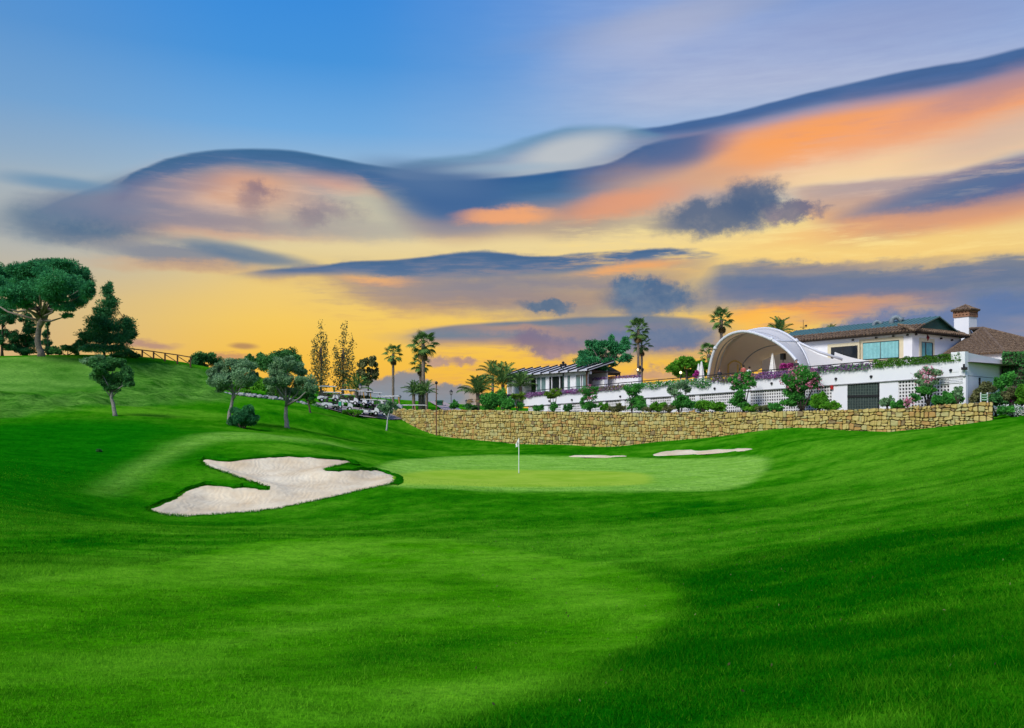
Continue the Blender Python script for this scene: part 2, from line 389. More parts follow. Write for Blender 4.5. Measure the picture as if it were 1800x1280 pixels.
# the cloud cover goes on outside the picture in the same tones
gen = wsmooth(n_st1, 0.46, 0.66)
gcol = wramp(n_st2, [(0.3, lin(112, 120, 156)), (0.7, lin(205, 185, 182))])
outer = wmix(wm('MULTIPLY', wm('MULTIPLY', gen, wsmooth(SY, 1500.0, 500.0)), 0.7), base, gcol)
outer = wmix(wsmooth(SY, -6.0, -60.0), outer, lin(96, 104, 80))
ob = wn('ShaderNodeBackground'); WL.new(outer, ob.inputs[0])
win = wm('MULTIPLY', wsmooth(wm('ABSOLUTE', wm('SUBTRACT', SX, 900.0)), 1350.0, 960.0),
         wm('MULTIPLY', wsmooth(SY, 1050.0, 770.0), wsmooth(SY, -40.0, -15.0)))
final = shmix(win, ob.outputs[0], inside)
wo = wn('ShaderNodeOutputWorld'); WL.new(final, wo.inputs[0])
world.cycles.sampling_method = 'MANUAL'
world.cycles.sample_map_resolution = 512
SC.cycles.adaptive_threshold = 0.015
SC.cycles.adaptive_min_samples = 20

# ================================================================== helpers
RNG = np.random.default_rng(7)
random.seed(11)

def P(px, py, d):
    return Vector(((px - 900.0) / F * d, d, (HOR - py) / F * d))

def mat(name, col, rough=0.7, spec=0.3, metal=0.0, var=0.0, scale=4.0, bump=0.0, col2=None, trans=0.0, bdist=0.02):
    """principled material with noise mottling between two colours and fine bump"""
    m = bpy.data.materials.new(name); m.use_nodes = True
    t = m.node_tree; n = t.nodes; L = t.links
    b = n['Principled BSDF']
    b.inputs['Roughness'].default_value = rough
    b.inputs['Specular IOR Level'].default_value = spec
    b.inputs['Metallic'].default_value = metal
    c = tuple(col) + (1,) if len(col) == 3 else col
    if var or col2 is not None or bump:
        tcn = n.new('ShaderNodeTexCoord')
        nz = n.new('ShaderNodeTexNoise'); nz.inputs['Scale'].default_value = scale; nz.inputs['Detail'].default_value = 5
        nz.inputs['Roughness'].default_value = 0.62
        L.new(tcn.outputs['Object'], nz.inputs['Vector'])
        r = n.new('ShaderNodeValToRGB'); e = r.color_ramp.elements
        e[0].position, e[1].position = 0.32, 0.68
        c2 = tuple(x * (1 + var) for x in c[:3]) + (1,) if col2 is None else (tuple(col2) + (1,) if len(col2) == 3 else col2)
        e[0].color = tuple(x * (1 - var) for x in c[:3]) + (1,) if col2 is None else c
        e[1].color = c2
        L.new(nz.outputs['Fac'], r.inputs[0]); L.new(r.outputs[0], b.inputs['Base Color'])
        if bump:
            nb = n.new('ShaderNodeTexNoise'); nb.inputs['Scale'].default_value = scale * 5; nb.inputs['Detail'].default_value = 4
            L.new(tcn.outputs['Object'], nb.inputs['Vector'])
            bp = n.new('ShaderNodeBump'); bp.inputs['Strength'].default_value = bump; bp.inputs['Distance'].default_value = bdist
            L.new(nb.outputs['Fac'], bp.inputs['Height']); L.new(bp.outputs[0], b.inputs['Normal'])
    else:
        b.inputs['Base Color'].default_value = c
    return m

def leafmat(name, dark, light, trans=0.35, tip=None):
    """foliage: colour runs over each leaf's own random value"""
    m = bpy.data.materials.new(name); m.use_nodes = True
    t = m.node_tree; n = t.nodes; L = t.links
    n.remove(n['Principled BSDF'])
    out = n['Material Output']
    a = n.new('ShaderNodeAttribute'); a.attribute_name = 'var'
    r = n.new('ShaderNodeValToRGB'); e = r.color_ramp.elements
    e[0].color = tuple(dark) + (1,); e[1].color = tuple(light) + (1,); e[0].position = 0.05; e[1].position = 0.9
    if tip is not None:
        x = e.new(0.97); x.color = tuple(tip) + (1,)
    L.new(a.outputs['Fac'], r.inputs[0])
    d = n.new('ShaderNodeBsdfDiffuse'); tr = n.new('ShaderNodeBsdfTranslucent')
    L.new(r.outputs[0], d.inputs[0]); L.new(r.outputs[0], tr.inputs[0])
    mx = n.new('ShaderNodeMixShader'); mx.inputs[0].default_value = trans
    L.new(d.outputs[0], mx.inputs[1]); L.new(tr.outputs[0], mx.inputs[2]); L.new(mx.outputs[0], out.inputs[0])
    return m

def root_of(o):
    while o.parent is not None: o = o.parent
    return o

def link(name, me, parent=None, material=None):
    o = bpy.data.objects.new(name, me); COL.objects.link(o)
    if parent is not None: o.parent = parent
    if material is not None and len(me.materials) == 0: me.materials.append(material)
    return o

def fast_mesh(name, V, Q, k=4, var=None, smooth=False):
    me = bpy.data.meshes.new(name)
    V = np.asarray(V, dtype=np.float32); Q = np.asarray(Q, dtype=np.int32)
    me.vertices.add(len(V)); me.vertices.foreach_set('co', V.ravel())
    nf = len(Q)
    me.loops.add(nf * k); me.loops.foreach_set('vertex_index', Q.ravel())
    me.polygons.add(nf); me.polygons.foreach_set('loop_start', np.arange(nf, dtype=np.int32) * k)
    if smooth: me.polygons.foreach_set('use_smooth', np.ones(nf, dtype=bool))
    if var is not None:
        at = me.attributes.new('var', 'FLOAT', 'FACE'); at.data.foreach_set('value', np.asarray(var, dtype=np.float32))
    me.update(calc_edges=True)
    return me

class MB:
    """collects simple shapes in world space; build() links them as one mesh, local to the parent's base"""
    def __init__(s): s.v = []; s.f = []
    def quad(s, *p):
        i = len(s.v); s.v += [Vector(q) for q in p]; s.f.append(tuple(range(i, i + len(p)))); return s
    def hexa(s, b, t):
        """solid between two 4-point loops"""
        i = len(s.v); s.v += [Vector(q) for q in b] + [Vector(q) for q in t]
        s.f += [(i + 3, i + 2, i + 1, i), (i + 4, i + 5, i + 6, i + 7)]
        for k in range(4):
            m = (k + 1) % 4; s.f.append((i + k, i + m, i + 4 + m, i + 4 + k))
        return s
    def box(s, c, u, v, w):
        """centre and three half-axis vectors"""
        c, u, v, w = Vector(c), Vector(u), Vector(v), Vector(w)
        return s.hexa([c - u - v - w, c + u - v - w, c + u + v - w, c - u + v - w], [c - u - v + w, c + u - v + w, c + u + v + w, c - u + v + w])
    def abox(s, x0, y0, z0, x1, y1, z1):
        return s.box(((x0 + x1) / 2, (y0 + y1) / 2, (z0 + z1) / 2), ((x1 - x0) / 2, 0, 0), (0, (y1 - y0) / 2, 0), (0, 0, (z1 - z0) / 2))
    def bar(s, a, b, w, h=None):
        a, b = Vector(a), Vector(b); d = (b - a)
        if d.length < 1e-6: return s
        up = Vector((0, 0, 1)) if abs(d.normalized().z) < 0.95 else Vector((1, 0, 0))
        x = d.cross(up).normalized(); y = x.cross(d).normalized()
        return s.box((a + b) / 2, x * w / 2, y * (h or w) / 2, d / 2)
    def tube(s, pts, rad, n=8, cap=True):
        pts = [Vector(p) for p in pts]
        if not hasattr(rad, '__len__'): rad = [rad] * len(pts)
        base = len(s.v); ref = None
        for i, p in enumerate(pts):
            d = (pts[min(i + 1, len(pts) - 1)] - pts[max(i - 1, 0)]).normalized()
            if ref is None: ref = d.orthogonal().normalized()
            x = (ref - d * ref.dot(d)).normalized(); ref = x; y = d.cross(x)
            for k in range(n):
                a = 2 * math.pi * k / n
                s.v.append(p + (x * math.cos(a) + y * math.sin(a)) * rad[i])
        for i in range(len(pts) - 1):
            for k in range(n):
                m = (k + 1) % n
                s.f.append((base + i * n + k, base + i * n + m, base + (i + 1) * n + m, base + (i + 1) * n + k))
        if cap:
            s.f.append(tuple(base + k for k in reversed(range(n)))); s.f.append(tuple(base + (len(pts) - 1) * n + k for k in range(n)))
        return s
    def lathe(s, c, prof, n=12):
        c = Vector(c)
        return s.tube([c + Vector((0, 0, z)) for r, z in prof], [max(r, 0.001) for r, z in prof], n) if True else s
    def build(s, name, material, parent=None, smooth=False, origin=None):
        org = Vector((0, 0, 0))
        if parent is not None: org = Vector(root_of(parent).location)
        if origin is not None: org = Vector(origin)
        me = bpy.data.meshes.new(name)
        me.from_pydata([tuple(p - org) for p in s.v], [], s.f)
        me.update()
        if smooth: me.polygons.foreach_set('use_smooth', np.ones(len(me.polygons), dtype=bool))
        me.materials.append(material)
        o = link(name, me, parent)
        if parent is None: o.location = org
        return o

def tag(o, label=None, cat=None, group=None, kind=None):
    if label: o['label'] = label
    if cat: o['category'] = cat
    if group: o['group'] = group
    if kind: o['kind'] = kind
    return o

def thing(name, label, cat, loc, group=None):
    o = bpy.data.objects.new(name, None); COL.objects.link(o)
    o.location = loc; o.empty_display_size = 0.3
    return tag(o, label, cat, group)

def copy_tree(o, parent=None):
    c = o.copy(); COL.objects.link(c)
    if parent is not None:
        c.parent = parent
    for ch in list(o.children): copy_tree(ch, c)
    return c

# ================================================================== terrain
TP = [  # (column, row, distance) read off the picture: thin-plate surface through these
 (0,1280,5.0),(450,1280,5.1),(900,1280,5.2),(1350,1280,5.0),(1800,1280,4.4),
 (0,1150,8.0),(600,1150,8.5),(1200,1150,8.4),(1800,1150,6.4),
 (0,1050,12),(500,1050,13.3),(900,1050,13.8),(1300,1050,12.6),(1800,1050,9.0),
 (0,965,19),(450,955,22),(700,950,23),(950,955,23),(1300,955,20),(1550,955,16.5),(1800,955,13.5),
 (0,905,27),(280,911,34.5),(420,908,35.5),(560,896,36.5),(700,880,37),(1000,890,35),(1300,895,31),(1600,895,23),(1800,895,19),
 (900,857,43),(1140,857,43),(1300,860,42),(1430,850,38),(1620,850,31),(1800,850,25.5),
 (0,850,35),(180,850,40),
 (912,832,53),(700,838,49),(1100,830,53),(1250,825,52),(912,805,66),(750,808,63),(1150,807,63),(1330,805,57),(1345,822,51),
 (370,812,46.5),(480,806,48.5),(600,808,50.5),(690,836,46),(450,858,41.5),(260,903,35.5),(650,820,52),
 (1000,783,88),(860,777,92.5),(740,762,100),(1080,784,85),(1200,773,80),(1300,763,75.5),(1400,752,71.5),(1500,759,68.5),(1600,758,65.5),(1700,746,63),(1760,735,62),(1800,732,61),
 (1500,790,51),(1650,790,43),(1800,790,36),(1420,800,52),(1400,775,61),
 (1030,803,67),(1170,797,67),(1320,790,64),(1130,784,75),(912,792,75),(760,790,82),
 (380,768,56),(470,767,58),(545,774,60),(620,790,64),(700,800,66),
 (505,752,72),(430,752,69),(405,745,69),(200,730,66),(680,757,89),(300,740,66),(590,765,80),
 (0,742,62),(0,800,46),(200,800,49),(100,762,57),(300,800,49),
 (0,629,104),(75,626,102),(190,630,105),(0,680,84),(130,700,76),(250,633,107),(335,642,112),(365,646,114),(250,690,88),(350,682,100),(340,722,78),
 (450,697,96),(545,712,96),(560,736,84),(610,729,100),(680,728,106),(640,742,92),
 (420,660,125),(540,690,125),(640,702,135),(700,703,150),(780,709,150),(840,716,150),
]
TPW = [tuple(P(*t)) for t in TP]
# ground that the picture does not show: behind the camera, beyond the hill and to the sides
TPW += [(-6,-4,-1.7),(0,-6,-1.7),(6,-4,-1.5),(-20,0,-1.8),(-40,20,-0.5),(-60,50,3),(-110,60,7),(-100,110,9),(-60,140,8),(-100,170,7),(20,-20,-1.0),(-20,-25,-1.6),
        (12,0,-0.9),(25,15,0.2),(40,30,1.0),(60,60,1.4),(90,90,1.6),(60,20,2.0),(40,75,0.6),(25,92,-0.8),(12,105,-0.5),(0,112,0.2),(-10,118,1.0),(60,110,1.0),(30,140,1.2),(0,170,2.6),
        (-40,200,4.5),(40,210,1.0),(100,160,1.0),(-150,0,4),(120,0,3)]
TPW = np.array(TPW)
def _tps(r2):
    return 0.5 * r2 * np.log(r2 + 1e-9)
_n = len(TPW); SCL = 20.0
_A = TPW[:, :2] / SCL
_K = _tps(((_A[:, None] - _A[None]) ** 2).sum(-1)) + np.eye(_n) * 0.004
_Pm = np.c_[np.ones(_n), _A]
_S = np.zeros((_n + 3, _n + 3)); _S[:_n, :_n] = _K; _S[:_n, _n:] = _Pm; _S[_n:, :_n] = _Pm.T
_W = np.linalg.solve(_S, np.r_[TPW[:, 2], np.zeros(3)])
def gz(x, y):
    """height of the ground"""
    x = np.atleast_1d(np.asarray(x, float)); y = np.atleast_1d(np.asarray(y, float))
    out = np.empty(x.shape).ravel(); xf, yf = x.ravel(), y.ravel()
    for i in range(0, len(xf), 4000):
        q = np.c_[xf[i:i + 4000], yf[i:i + 4000]] / SCL
        r2 = np.maximum((q ** 2).sum(1)[:, None] + (_A ** 2).sum(1)[None] - 2.0 * (q @ _A.T), 0.0)
        k = _tps(r2)
        out[i:i + 4000] = k @ _W[:_n] + _W[_n] + q @ _W[_n + 1:]
    r = np.hypot(xf, yf - 60)
    t = np.clip((r - 110) / 90, 0, 1); t = t * t * (3 - 2 * t)
    far = np.where(yf > 60, 1.6, 0.0) * np.exp(-np.maximum(r - 200, 0) / 600.0)
    out = out * (1 - t) + far * t
    return out.reshape(x.shape)
def g1(x, y): return float(gz(x, y)[0])

def hit(px, py, d0=3.0, d1=140.0):
    """where the view through a picture point meets the ground"""
    d = np.geomspace(d0, d1, 420)
    x = (px - 900.0) / F * d; z = (HOR - py) / F * d
    e = gz(x, d) - z; below = np.nonzero(e >= 0)[0]
    i = below[0] if len(below) else len(d) - 1
    q = d[i]
    if 0 < i and e[i] > 0 > e[i - 1]: q = d[i - 1] + (d[i] - d[i - 1]) * (-e[i - 1]) / (e[i] - e[i - 1])
    return float((px - 900.0) / F * q), float(q)

def in_poly(px, py, poly):
    """signed: inside test, vectorised"""
    inside = np.zeros(px.shape, bool); n = len(poly)
    for i in range(n):
        x0, y0 = poly[i]; x1, y1 = poly[(i + 1) % n]
        c = ((y0 > py) != (y1 > py))
        with np.errstate(divide='ignore', invalid='ignore'):
            xi = (x1 - x0) * (py - y0) / ((y1 - y0) if y1 != y0 else 1e-9) + x0
        inside ^= c & (px < xi)
    return inside
def poly_dist(px, py, poly):
    d = np.full(px.shape, 1e9); n = len(poly)
    for i in range(n):
        ax, ay = poly[i]; bx, by = poly[(i + 1) % n]
        vx, vy = bx - ax, by - ay
        t = np.clip(((px - ax) * vx + (py - ay) * vy) / (vx * vx + vy * vy + 1e-9), 0, 1)
        d = np.minimum(d, np.hypot(px - ax - t * vx, py - ay - t * vy))
    return d
def smoothpoly(poly, it=2):
    for _ in range(it):
        q = []
        for i in range(len(poly)):
            a, b = poly[i], poly[(i + 1) % len(poly)]
            q += [(a[0] * .75 + b[0] * .25, a[1] * .75 + b[1] * .25), (a[0] * .25 + b[0] * .75, a[1] * .25 + b[1] * .75)]
        poly = q
    return poly
def zone(px, py, poly, soft):
    """1 inside an outline, fading over soft units"""
    a = np.array(poly); lo, hi = a.min(0) - soft, a.max(0) + soft
    k = (px > lo[0]) & (px < hi[0]) & (py > lo[1]) & (py < hi[1]); out = np.zeros(px.shape)
    x, y = px[k], py[k]
    s = poly_dist(x, y, poly); s = np.where(in_poly(x, y, poly), s, -s)
    t = np.clip(s / soft * 0.5 + 0.5, 0, 1)
    out[k] = t * t * (3 - 2 * t)
    return out

# outlines on the ground, from the picture, mapped to ground coordinates
def on_ground(pts, d0=3.0, d1=140.0): return [hit(a, b, d0, d1) for a, b in pts]
BUNK = [(200 + a / 2.25, 740 + b / 2.25) for a, b in [(127,352),(165,335),(215,318),(250,305),(258,285),(290,272),(340,260),(370,256),(430,262),(490,268),(520,262),(600,273),(612,265),(590,255),
  (520,232),(450,208),(380,185),(345,165),(345,155),(370,153),(440,160),(490,158),(560,150),(640,146),(730,146),(800,150),(880,157),(930,162),(948,172),(930,177),(870,183),(838,193),
  (850,200),(900,202),(980,198),(1030,196),(1070,205),(1100,215),(1125,225),(1110,250),(1050,262),(980,275),(880,300),(780,322),(680,343),(560,360),(420,372),(300,378),(210,374),(150,365)]]
BUNK_W = smoothpoly(on_ground(BUNK, 20, 62), 1)
GREEN_W = smoothpoly(on_ground([(672,846),(700,830),(800,824),(1000,826),(1130,830),(1150,842),(1138,853),(1000,856),(800,854),(700,852)], 30, 75), 2)
FRINGE_W = smoothpoly(on_ground([(630,838),(690,806),(800,800),(980,802),(1150,805),(1300,803),(1352,803),(1345,830),(1310,856),(1200,864),(1000,862),(800,861),(690,858)], 30, 75), 2)
FAIR_W = smoothpoly(on_ground([(560,1330),(720,1268),(940,1208),(1100,1145),(1185,1085),(1190,1030),(1090,992),(900,968),(760,949),(560,947),(420,958),(300,985),(120,1010),(0,1030),(-250,1060),(-250,1330)], 2.5, 40), 1)
LEFT_W = smoothpoly(on_ground([(-160,738),(120,736),(300,742),(352,756),(330,790),(230,850),(140,900),(40,925),(-160,940)], 20, 75), 1)
RIDGE_W = smoothpoly(on_ground([(330,766),(420,761),(560,770),(640,792),(560,782),(440,771),(360,776),(250,830),(170,880),(200,840)], 30, 75), 1)
HILL_W = smoothpoly(on_ground([(-150,629),(100,628),(205,634),(232,646),(236,668),(130,688),(0,690),(-150,692)], 60, 140), 1)
HILLROUGH_W = smoothpoly(on_ground([(-150,692),(0,692),(140,690),(240,672),(215,640),(300,640),(360,650),(400,690),(420,706),(330,706),(200,712),(60,730),(-150,734)], 60, 140), 1)

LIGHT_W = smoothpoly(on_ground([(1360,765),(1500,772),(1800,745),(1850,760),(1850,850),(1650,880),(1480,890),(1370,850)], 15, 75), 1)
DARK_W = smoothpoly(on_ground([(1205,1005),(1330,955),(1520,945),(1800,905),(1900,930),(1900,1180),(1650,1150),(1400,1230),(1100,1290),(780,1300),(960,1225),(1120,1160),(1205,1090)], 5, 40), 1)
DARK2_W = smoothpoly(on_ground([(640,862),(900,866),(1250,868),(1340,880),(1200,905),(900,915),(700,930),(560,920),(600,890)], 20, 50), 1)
STRIP_W = smoothpoly(on_ground([(200,714),(300,708),(400,722),(395,734),(300,733),(215,732)], 50, 100), 1)

RIDGE_SHADING = [(.30, [(300,1000),(420,970),(560,955),(700,958),(560,975),(420,1000)]), (.30, [(360,1128),(520,1094),(700,1070),(900,1046),(720,1086),(520,1116)]), (.28, [(540,1248),(700,1215),(900,1188),(1010,1176),(900,1218),(700,1255)]),  # light and shade of the fairway mounds, painted into the grass tone
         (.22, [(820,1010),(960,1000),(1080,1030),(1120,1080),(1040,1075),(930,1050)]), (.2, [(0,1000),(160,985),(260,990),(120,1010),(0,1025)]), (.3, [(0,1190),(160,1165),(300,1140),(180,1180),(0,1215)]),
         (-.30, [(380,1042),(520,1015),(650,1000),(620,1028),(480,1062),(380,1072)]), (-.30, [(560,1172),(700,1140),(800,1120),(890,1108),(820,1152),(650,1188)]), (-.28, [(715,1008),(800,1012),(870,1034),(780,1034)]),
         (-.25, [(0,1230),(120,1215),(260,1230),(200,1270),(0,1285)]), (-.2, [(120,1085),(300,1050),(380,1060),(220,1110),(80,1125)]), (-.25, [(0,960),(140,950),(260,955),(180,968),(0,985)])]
RIDGE_SHADING = [(w_, smoothpoly(on_ground(p_, 3.5, 40), 1)) for w_, p_ in RIDGE_SHADING]

NS, ND = 440, 560
_s = np.linspace(-1, 1, NS); _s = 0.62 * _s + 0.9 * _s ** 3
_d = np.geomspace(2.2, 6000, ND) - 9.0
GX = _s[None, :] * (_d[:, None] + 9.0); GY = np.repeat(_d[:, None], NS, 1)
GZ = gz(GX, GY)
def vnoise(x, y, seed=0):
    """value noise, vectorised"""
    xi, yi = np.floor(x).astype(np.int64), np.floor(y).astype(np.int64)
    fx, fy = x - xi, y - yi; fx = fx * fx * (3 - 2 * fx); fy = fy * fy * (3 - 2 * fy)
    def h(a, b):
        q = (a * 374761393 + b * 668265263 + seed * 974711) & 0x7fffffff
        q = ((q ^ (q >> 13)) * 1274126177) & 0x7fffffff
        return ((q ^ (q >> 16)) & 0xffff) / 65535.0
    return (h(xi, yi) * (1 - fx) + h(xi + 1, yi) * fx) * (1 - fy) + (h(xi, yi + 1) * (1 - fx) + h(xi + 1, yi + 1) * fx) * fy
def relief(x, y):
    return (vnoise(x * 0.22, y * 0.22, 1) - .5) * 0.16 + (vnoise(x * 0.7, y * 0.7, 2) - .5) * 0.05
def fbm(x, y, seed, n=4):
    o, a, t = 0, 1.0, 0
    for i in range(n): o = o + a * vnoise(x * 2.03 ** i, y * 2.03 ** i, seed + i); t += a; a *= .55
    return o / t
def pattern(x, y):
    """lighter and darker swards of grass, streaked across the slope, plus painted light and shade of the mounds"""
    c, s_ = math.cos(R(20)), math.sin(R(20)); u, v = x * c + y * s_, -x * s_ + y * c
    p = fbm(u * .11, v * .26, 31) * .42 + fbm(u * .5, v * 1.1, 41) * .33 + fbm(u * 1.9, v * 3.2, 51, 3) * .25
    p = (p - .5) * 2.3 + .5
    for w_, q_ in RIDGE_SHADING: p = p + 1.45 * w_ * zone(x, y, q_, 0.9)  # painted ridge light and hollow shade
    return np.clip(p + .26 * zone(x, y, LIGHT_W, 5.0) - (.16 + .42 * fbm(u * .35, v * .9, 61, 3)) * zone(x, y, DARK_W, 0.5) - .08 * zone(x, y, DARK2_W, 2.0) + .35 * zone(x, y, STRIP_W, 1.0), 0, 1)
_near = (np.hypot(GX, GY) < 160)
def pd(pts): return [((a - 900.0) / F * b, b) for a, b in pts]
BACK1_W = smoothpoly(pd([(1138,66.2),(1180,65.4),(1230,65.4),(1290,64.6),(1328,63.4),(1322,64.8),(1270,66.8),(1230,66.7),(1209,68.2),(1185,68.7),(1160,68.0)]), 2)
BACK2_W = smoothpoly(pd([(994,66.8),(1050,66.0),(1116,66),(1116,66.6),(1050,67.2),(1006,67.6)]), 2)
def depth_in(poly):
    return np.where(in_poly(GX, GY, poly), poly_dist(GX, GY, poly), 0)
bd = np.maximum(depth_in(BUNK_W), np.maximum(depth_in(BACK1_W), depth_in(BACK2_W)))
zg, zf = zone(GX, GY, GREEN_W, 0.5), zone(GX, GY, FRINGE_W, 0.5)
zl, zr, zh, zhr, zd = zone(GX, GY, FAIR_W, 0.3), zone(GX, GY, LEFT_W, 4.0), zone(GX, GY, HILL_W, 2.0), zone(GX, GY, HILLROUGH_W, 2.0), zone(GX, GY, RIDGE_W, 1.2)
GZ = GZ + (relief(GX, GY) * np.clip(1 - zf, 0.1, 1) + zhr * ((vnoise(GX * .45, GY * .45, 6) - .5) * 1.0 + (vnoise(GX * 1.3, GY * 1.3, 7) - .5) * .55)) * _near
# the ground drops away under the sand
GZ = GZ - 0.55 * np.clip((bd - 0.25) / 0.5, 0, 1)

def grass_material():
    m = bpy.data.materials.new('mown_grass'); m.use_nodes = True
    t = m.node_tree; n = t.nodes; L = t.links
    b = n['Principled BSDF']; b.inputs['Roughness'].default_value = 0.95; b.inputs['Specular IOR Level'].default_value = 0.0
    tcn = n.new('ShaderNodeTexCoord')
    def nz(scale, det=4.0, rough=0.6, vec=None):
        q = n.new('ShaderNodeTexNoise'); q.inputs['Scale'].default_value = scale; q.inputs['Detail'].default_value = det; q.inputs['Roughness'].default_value = rough
        L.new(vec or tcn.outputs['Object'], q.inputs['Vector']); return q.outputs['Fac']
    mp = n.new('ShaderNodeMapping'); mp.inputs['Scale'].default_value = (0.45, 1.0, 1.0); mp.inputs['Rotation'].default_value = (0, 0, R(24))
    L.new(tcn.outputs['Object'], mp.inputs[0])
    def ramp(f, stops):
        r = n.new('ShaderNodeValToRGB'); e = r.color_ramp.elements
        while len(e) < len(stops): e.new(.5)
        for el, (p, c) in zip(e, stops): el.position = p; el.color = tuple(c) + (1,)
        L.new(f, r.inputs[0]); return r.outputs[0]
    def mix(f, a, c, mode='MIX'):
        q = n.new('ShaderNodeMix'); q.data_type = 'RGBA'; q.blend_type = mode
        (L.new(f, q.inputs[0]) if not isinstance(f, float) else setattr(q.inputs[0], 'default_value', f))
        for s, v in ((6, a), (7, c)):
            L.new(v, q.inputs[s]) if isinstance(v, bpy.types.NodeSocket) else setattr(q.inputs[s], 'default_value', tuple(v) + (1,))
        return q.outputs[2]
    def mth(op, a, c):
        q = n.new('ShaderNodeMath'); q.operation = op; q.use_clamp = True
        for s, v in ((0, a), (1, c)):
            L.new(v, q.inputs[s]) if isinstance(v, bpy.types.NodeSocket) else setattr(q.inputs[s], 'default_value', v)
        return q.outputs[0]
    za = n.new('ShaderNodeAttribute'); za.attribute_name = 'zone_a'
    sa = n.new('ShaderNodeSeparateColor'); L.new(za.outputs['Color'], sa.inputs[0])
    zb = n.new('ShaderNodeAttribute'); zb.attribute_name = 'zone_b'
    sb = n.new('ShaderNodeSeparateColor'); L.new(zb.outputs['Color'], sb.inputs[0])
    big = nz(0.16, 5, 0.62, mp.outputs[0]); mid = nz(1.1, 5, 0.65, mp.outputs[0]); fine = nz(14, 5, 0.75)
    pat = za.outputs['Alpha']
    pf = mth('ADD', mth('MULTIPLY', pat, 0.8), mth('MULTIPLY', mid, 0.2))
    rough_c = ramp(pf, [(0.10, (0.002, 0.120, 0.001)), (0.45, (0.030, 0.225, 0.002)), (0.85, (0.105, 0.350, 0.012))])
    fair_c = ramp(pf, [(0.10, (0.020, 0.200, 0.001)), (0.45, (0.062, 0.310, 0.002)), (0.85, (0.150, 0.430, 0.016))])
    hill_c = ramp(pf, [(0.2, (0.070, 0.235, 0.020)), (0.75, (0.180, 0.390, 0.060))])
    hrough_c = ramp(mid, [(0.33, (0.018, 0.115, 0.006)), (0.65, (0.140, 0.330, 0.045))])
    c = mix(sa.outputs[2], rough_c, fair_c)
    c = mix(sb.outputs[0], c, ramp(mid, [(0.3, (0.001, 0.115, 0.001)), (0.7, (0.008, 0.190, 0.002))]))
    c = mix(mth('MULTIPLY', sb.outputs[1], 0.8), c, hill_c)
    c = mix(mth('MULTIPLY', sb.outputs[2], 0.85), c, hrough_c)
    c = mix(sa.outputs[1], c, ramp(mid, [(0.3, (0.17, 0.42, 0.03)), (0.7, (0.32, 0.60, 0.09))]))
    c = mix(sa.outputs[0], c, ramp(nz(0.5, 3), [(0.35, (0.27, 0.47, 0.030)), (0.65, (0.36, 0.54, 0.05))]))
    # blade-scale light and dark
    c = mix(mth('MULTIPLY', mth('SUBTRACT', 1.0, sa.outputs[0]), 0.75), c, ramp(fine, [(0.30, (0.35, 0.42, 0.35)), (0.52, (1, 1, 1)), (0.75, (1.45, 1.3, 1.3))]), 'MULTIPLY')
    c = mix(mth('MULTIPLY', mth('SUBTRACT', 1.0, sa.outputs[0]), 0.8), c, ramp(nz(3.2, 7, 0.74), [(0.30, (0.35, 0.45, 0.4)), (0.52, (1, 1, 1)), (0.72, (1.5, 1.3, 1.2))]), 'MULTIPLY')
    L.new(c, b.inputs['Base Color'])
    f2 = nz(30, 4, 0.7)
    bp = n.new('ShaderNodeBump'); bp.inputs['Strength'].default_value = 0.55; bp.inputs['Distance'].default_value = 0.05
    add = n.new('ShaderNodeMath'); add.operation = 'ADD'; L.new(f2, add.inputs[0]); L.new(fine, add.inputs[1])
    L.new(add.outputs[0], bp.inputs['Height']); L.new(bp.outputs[0], b.inputs['Normal'])
    return m
M_GRASS = grass_material()
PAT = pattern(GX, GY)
def gsample(arr, x, d):
    """bilinear look-up of a ground array"""
    fi = np.clip(np.interp(np.log(d + 9.0), np.log(_d + 9.0), np.arange(ND)), 0, ND - 1.001); fj = np.clip(np.interp(x / (d + 9.0), _s, np.arange(NS)), 0, NS - 1.001)
    i, j = fi.astype(int), fj.astype(int); a, b = fi - i, fj - j
    return (arr[i, j] * (1 - b) + arr[i, j + 1] * b) * (1 - a) + (arr[i + 1, j] * (1 - b) + arr[i + 1, j + 1] * b) * a
_idx = np.arange(NS * ND).reshape(ND, NS)
_Q = np.stack([_idx[:-1, :-1], _idx[:-1, 1:], _idx[1:, 1:], _idx[1:, :-1]], -1).reshape(-1, 4)
gme = fast_mesh('ground', np.stack([GX, GY, GZ], -1).reshape(-1, 3), _Q, smooth=True)
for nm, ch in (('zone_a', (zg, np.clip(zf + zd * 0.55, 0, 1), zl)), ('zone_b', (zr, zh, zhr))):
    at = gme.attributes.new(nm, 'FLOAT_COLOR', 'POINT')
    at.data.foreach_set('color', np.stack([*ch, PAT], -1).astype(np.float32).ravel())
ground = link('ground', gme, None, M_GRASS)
tag(ground, 'rolling mown grass of the golf course', None, None, 'structure')

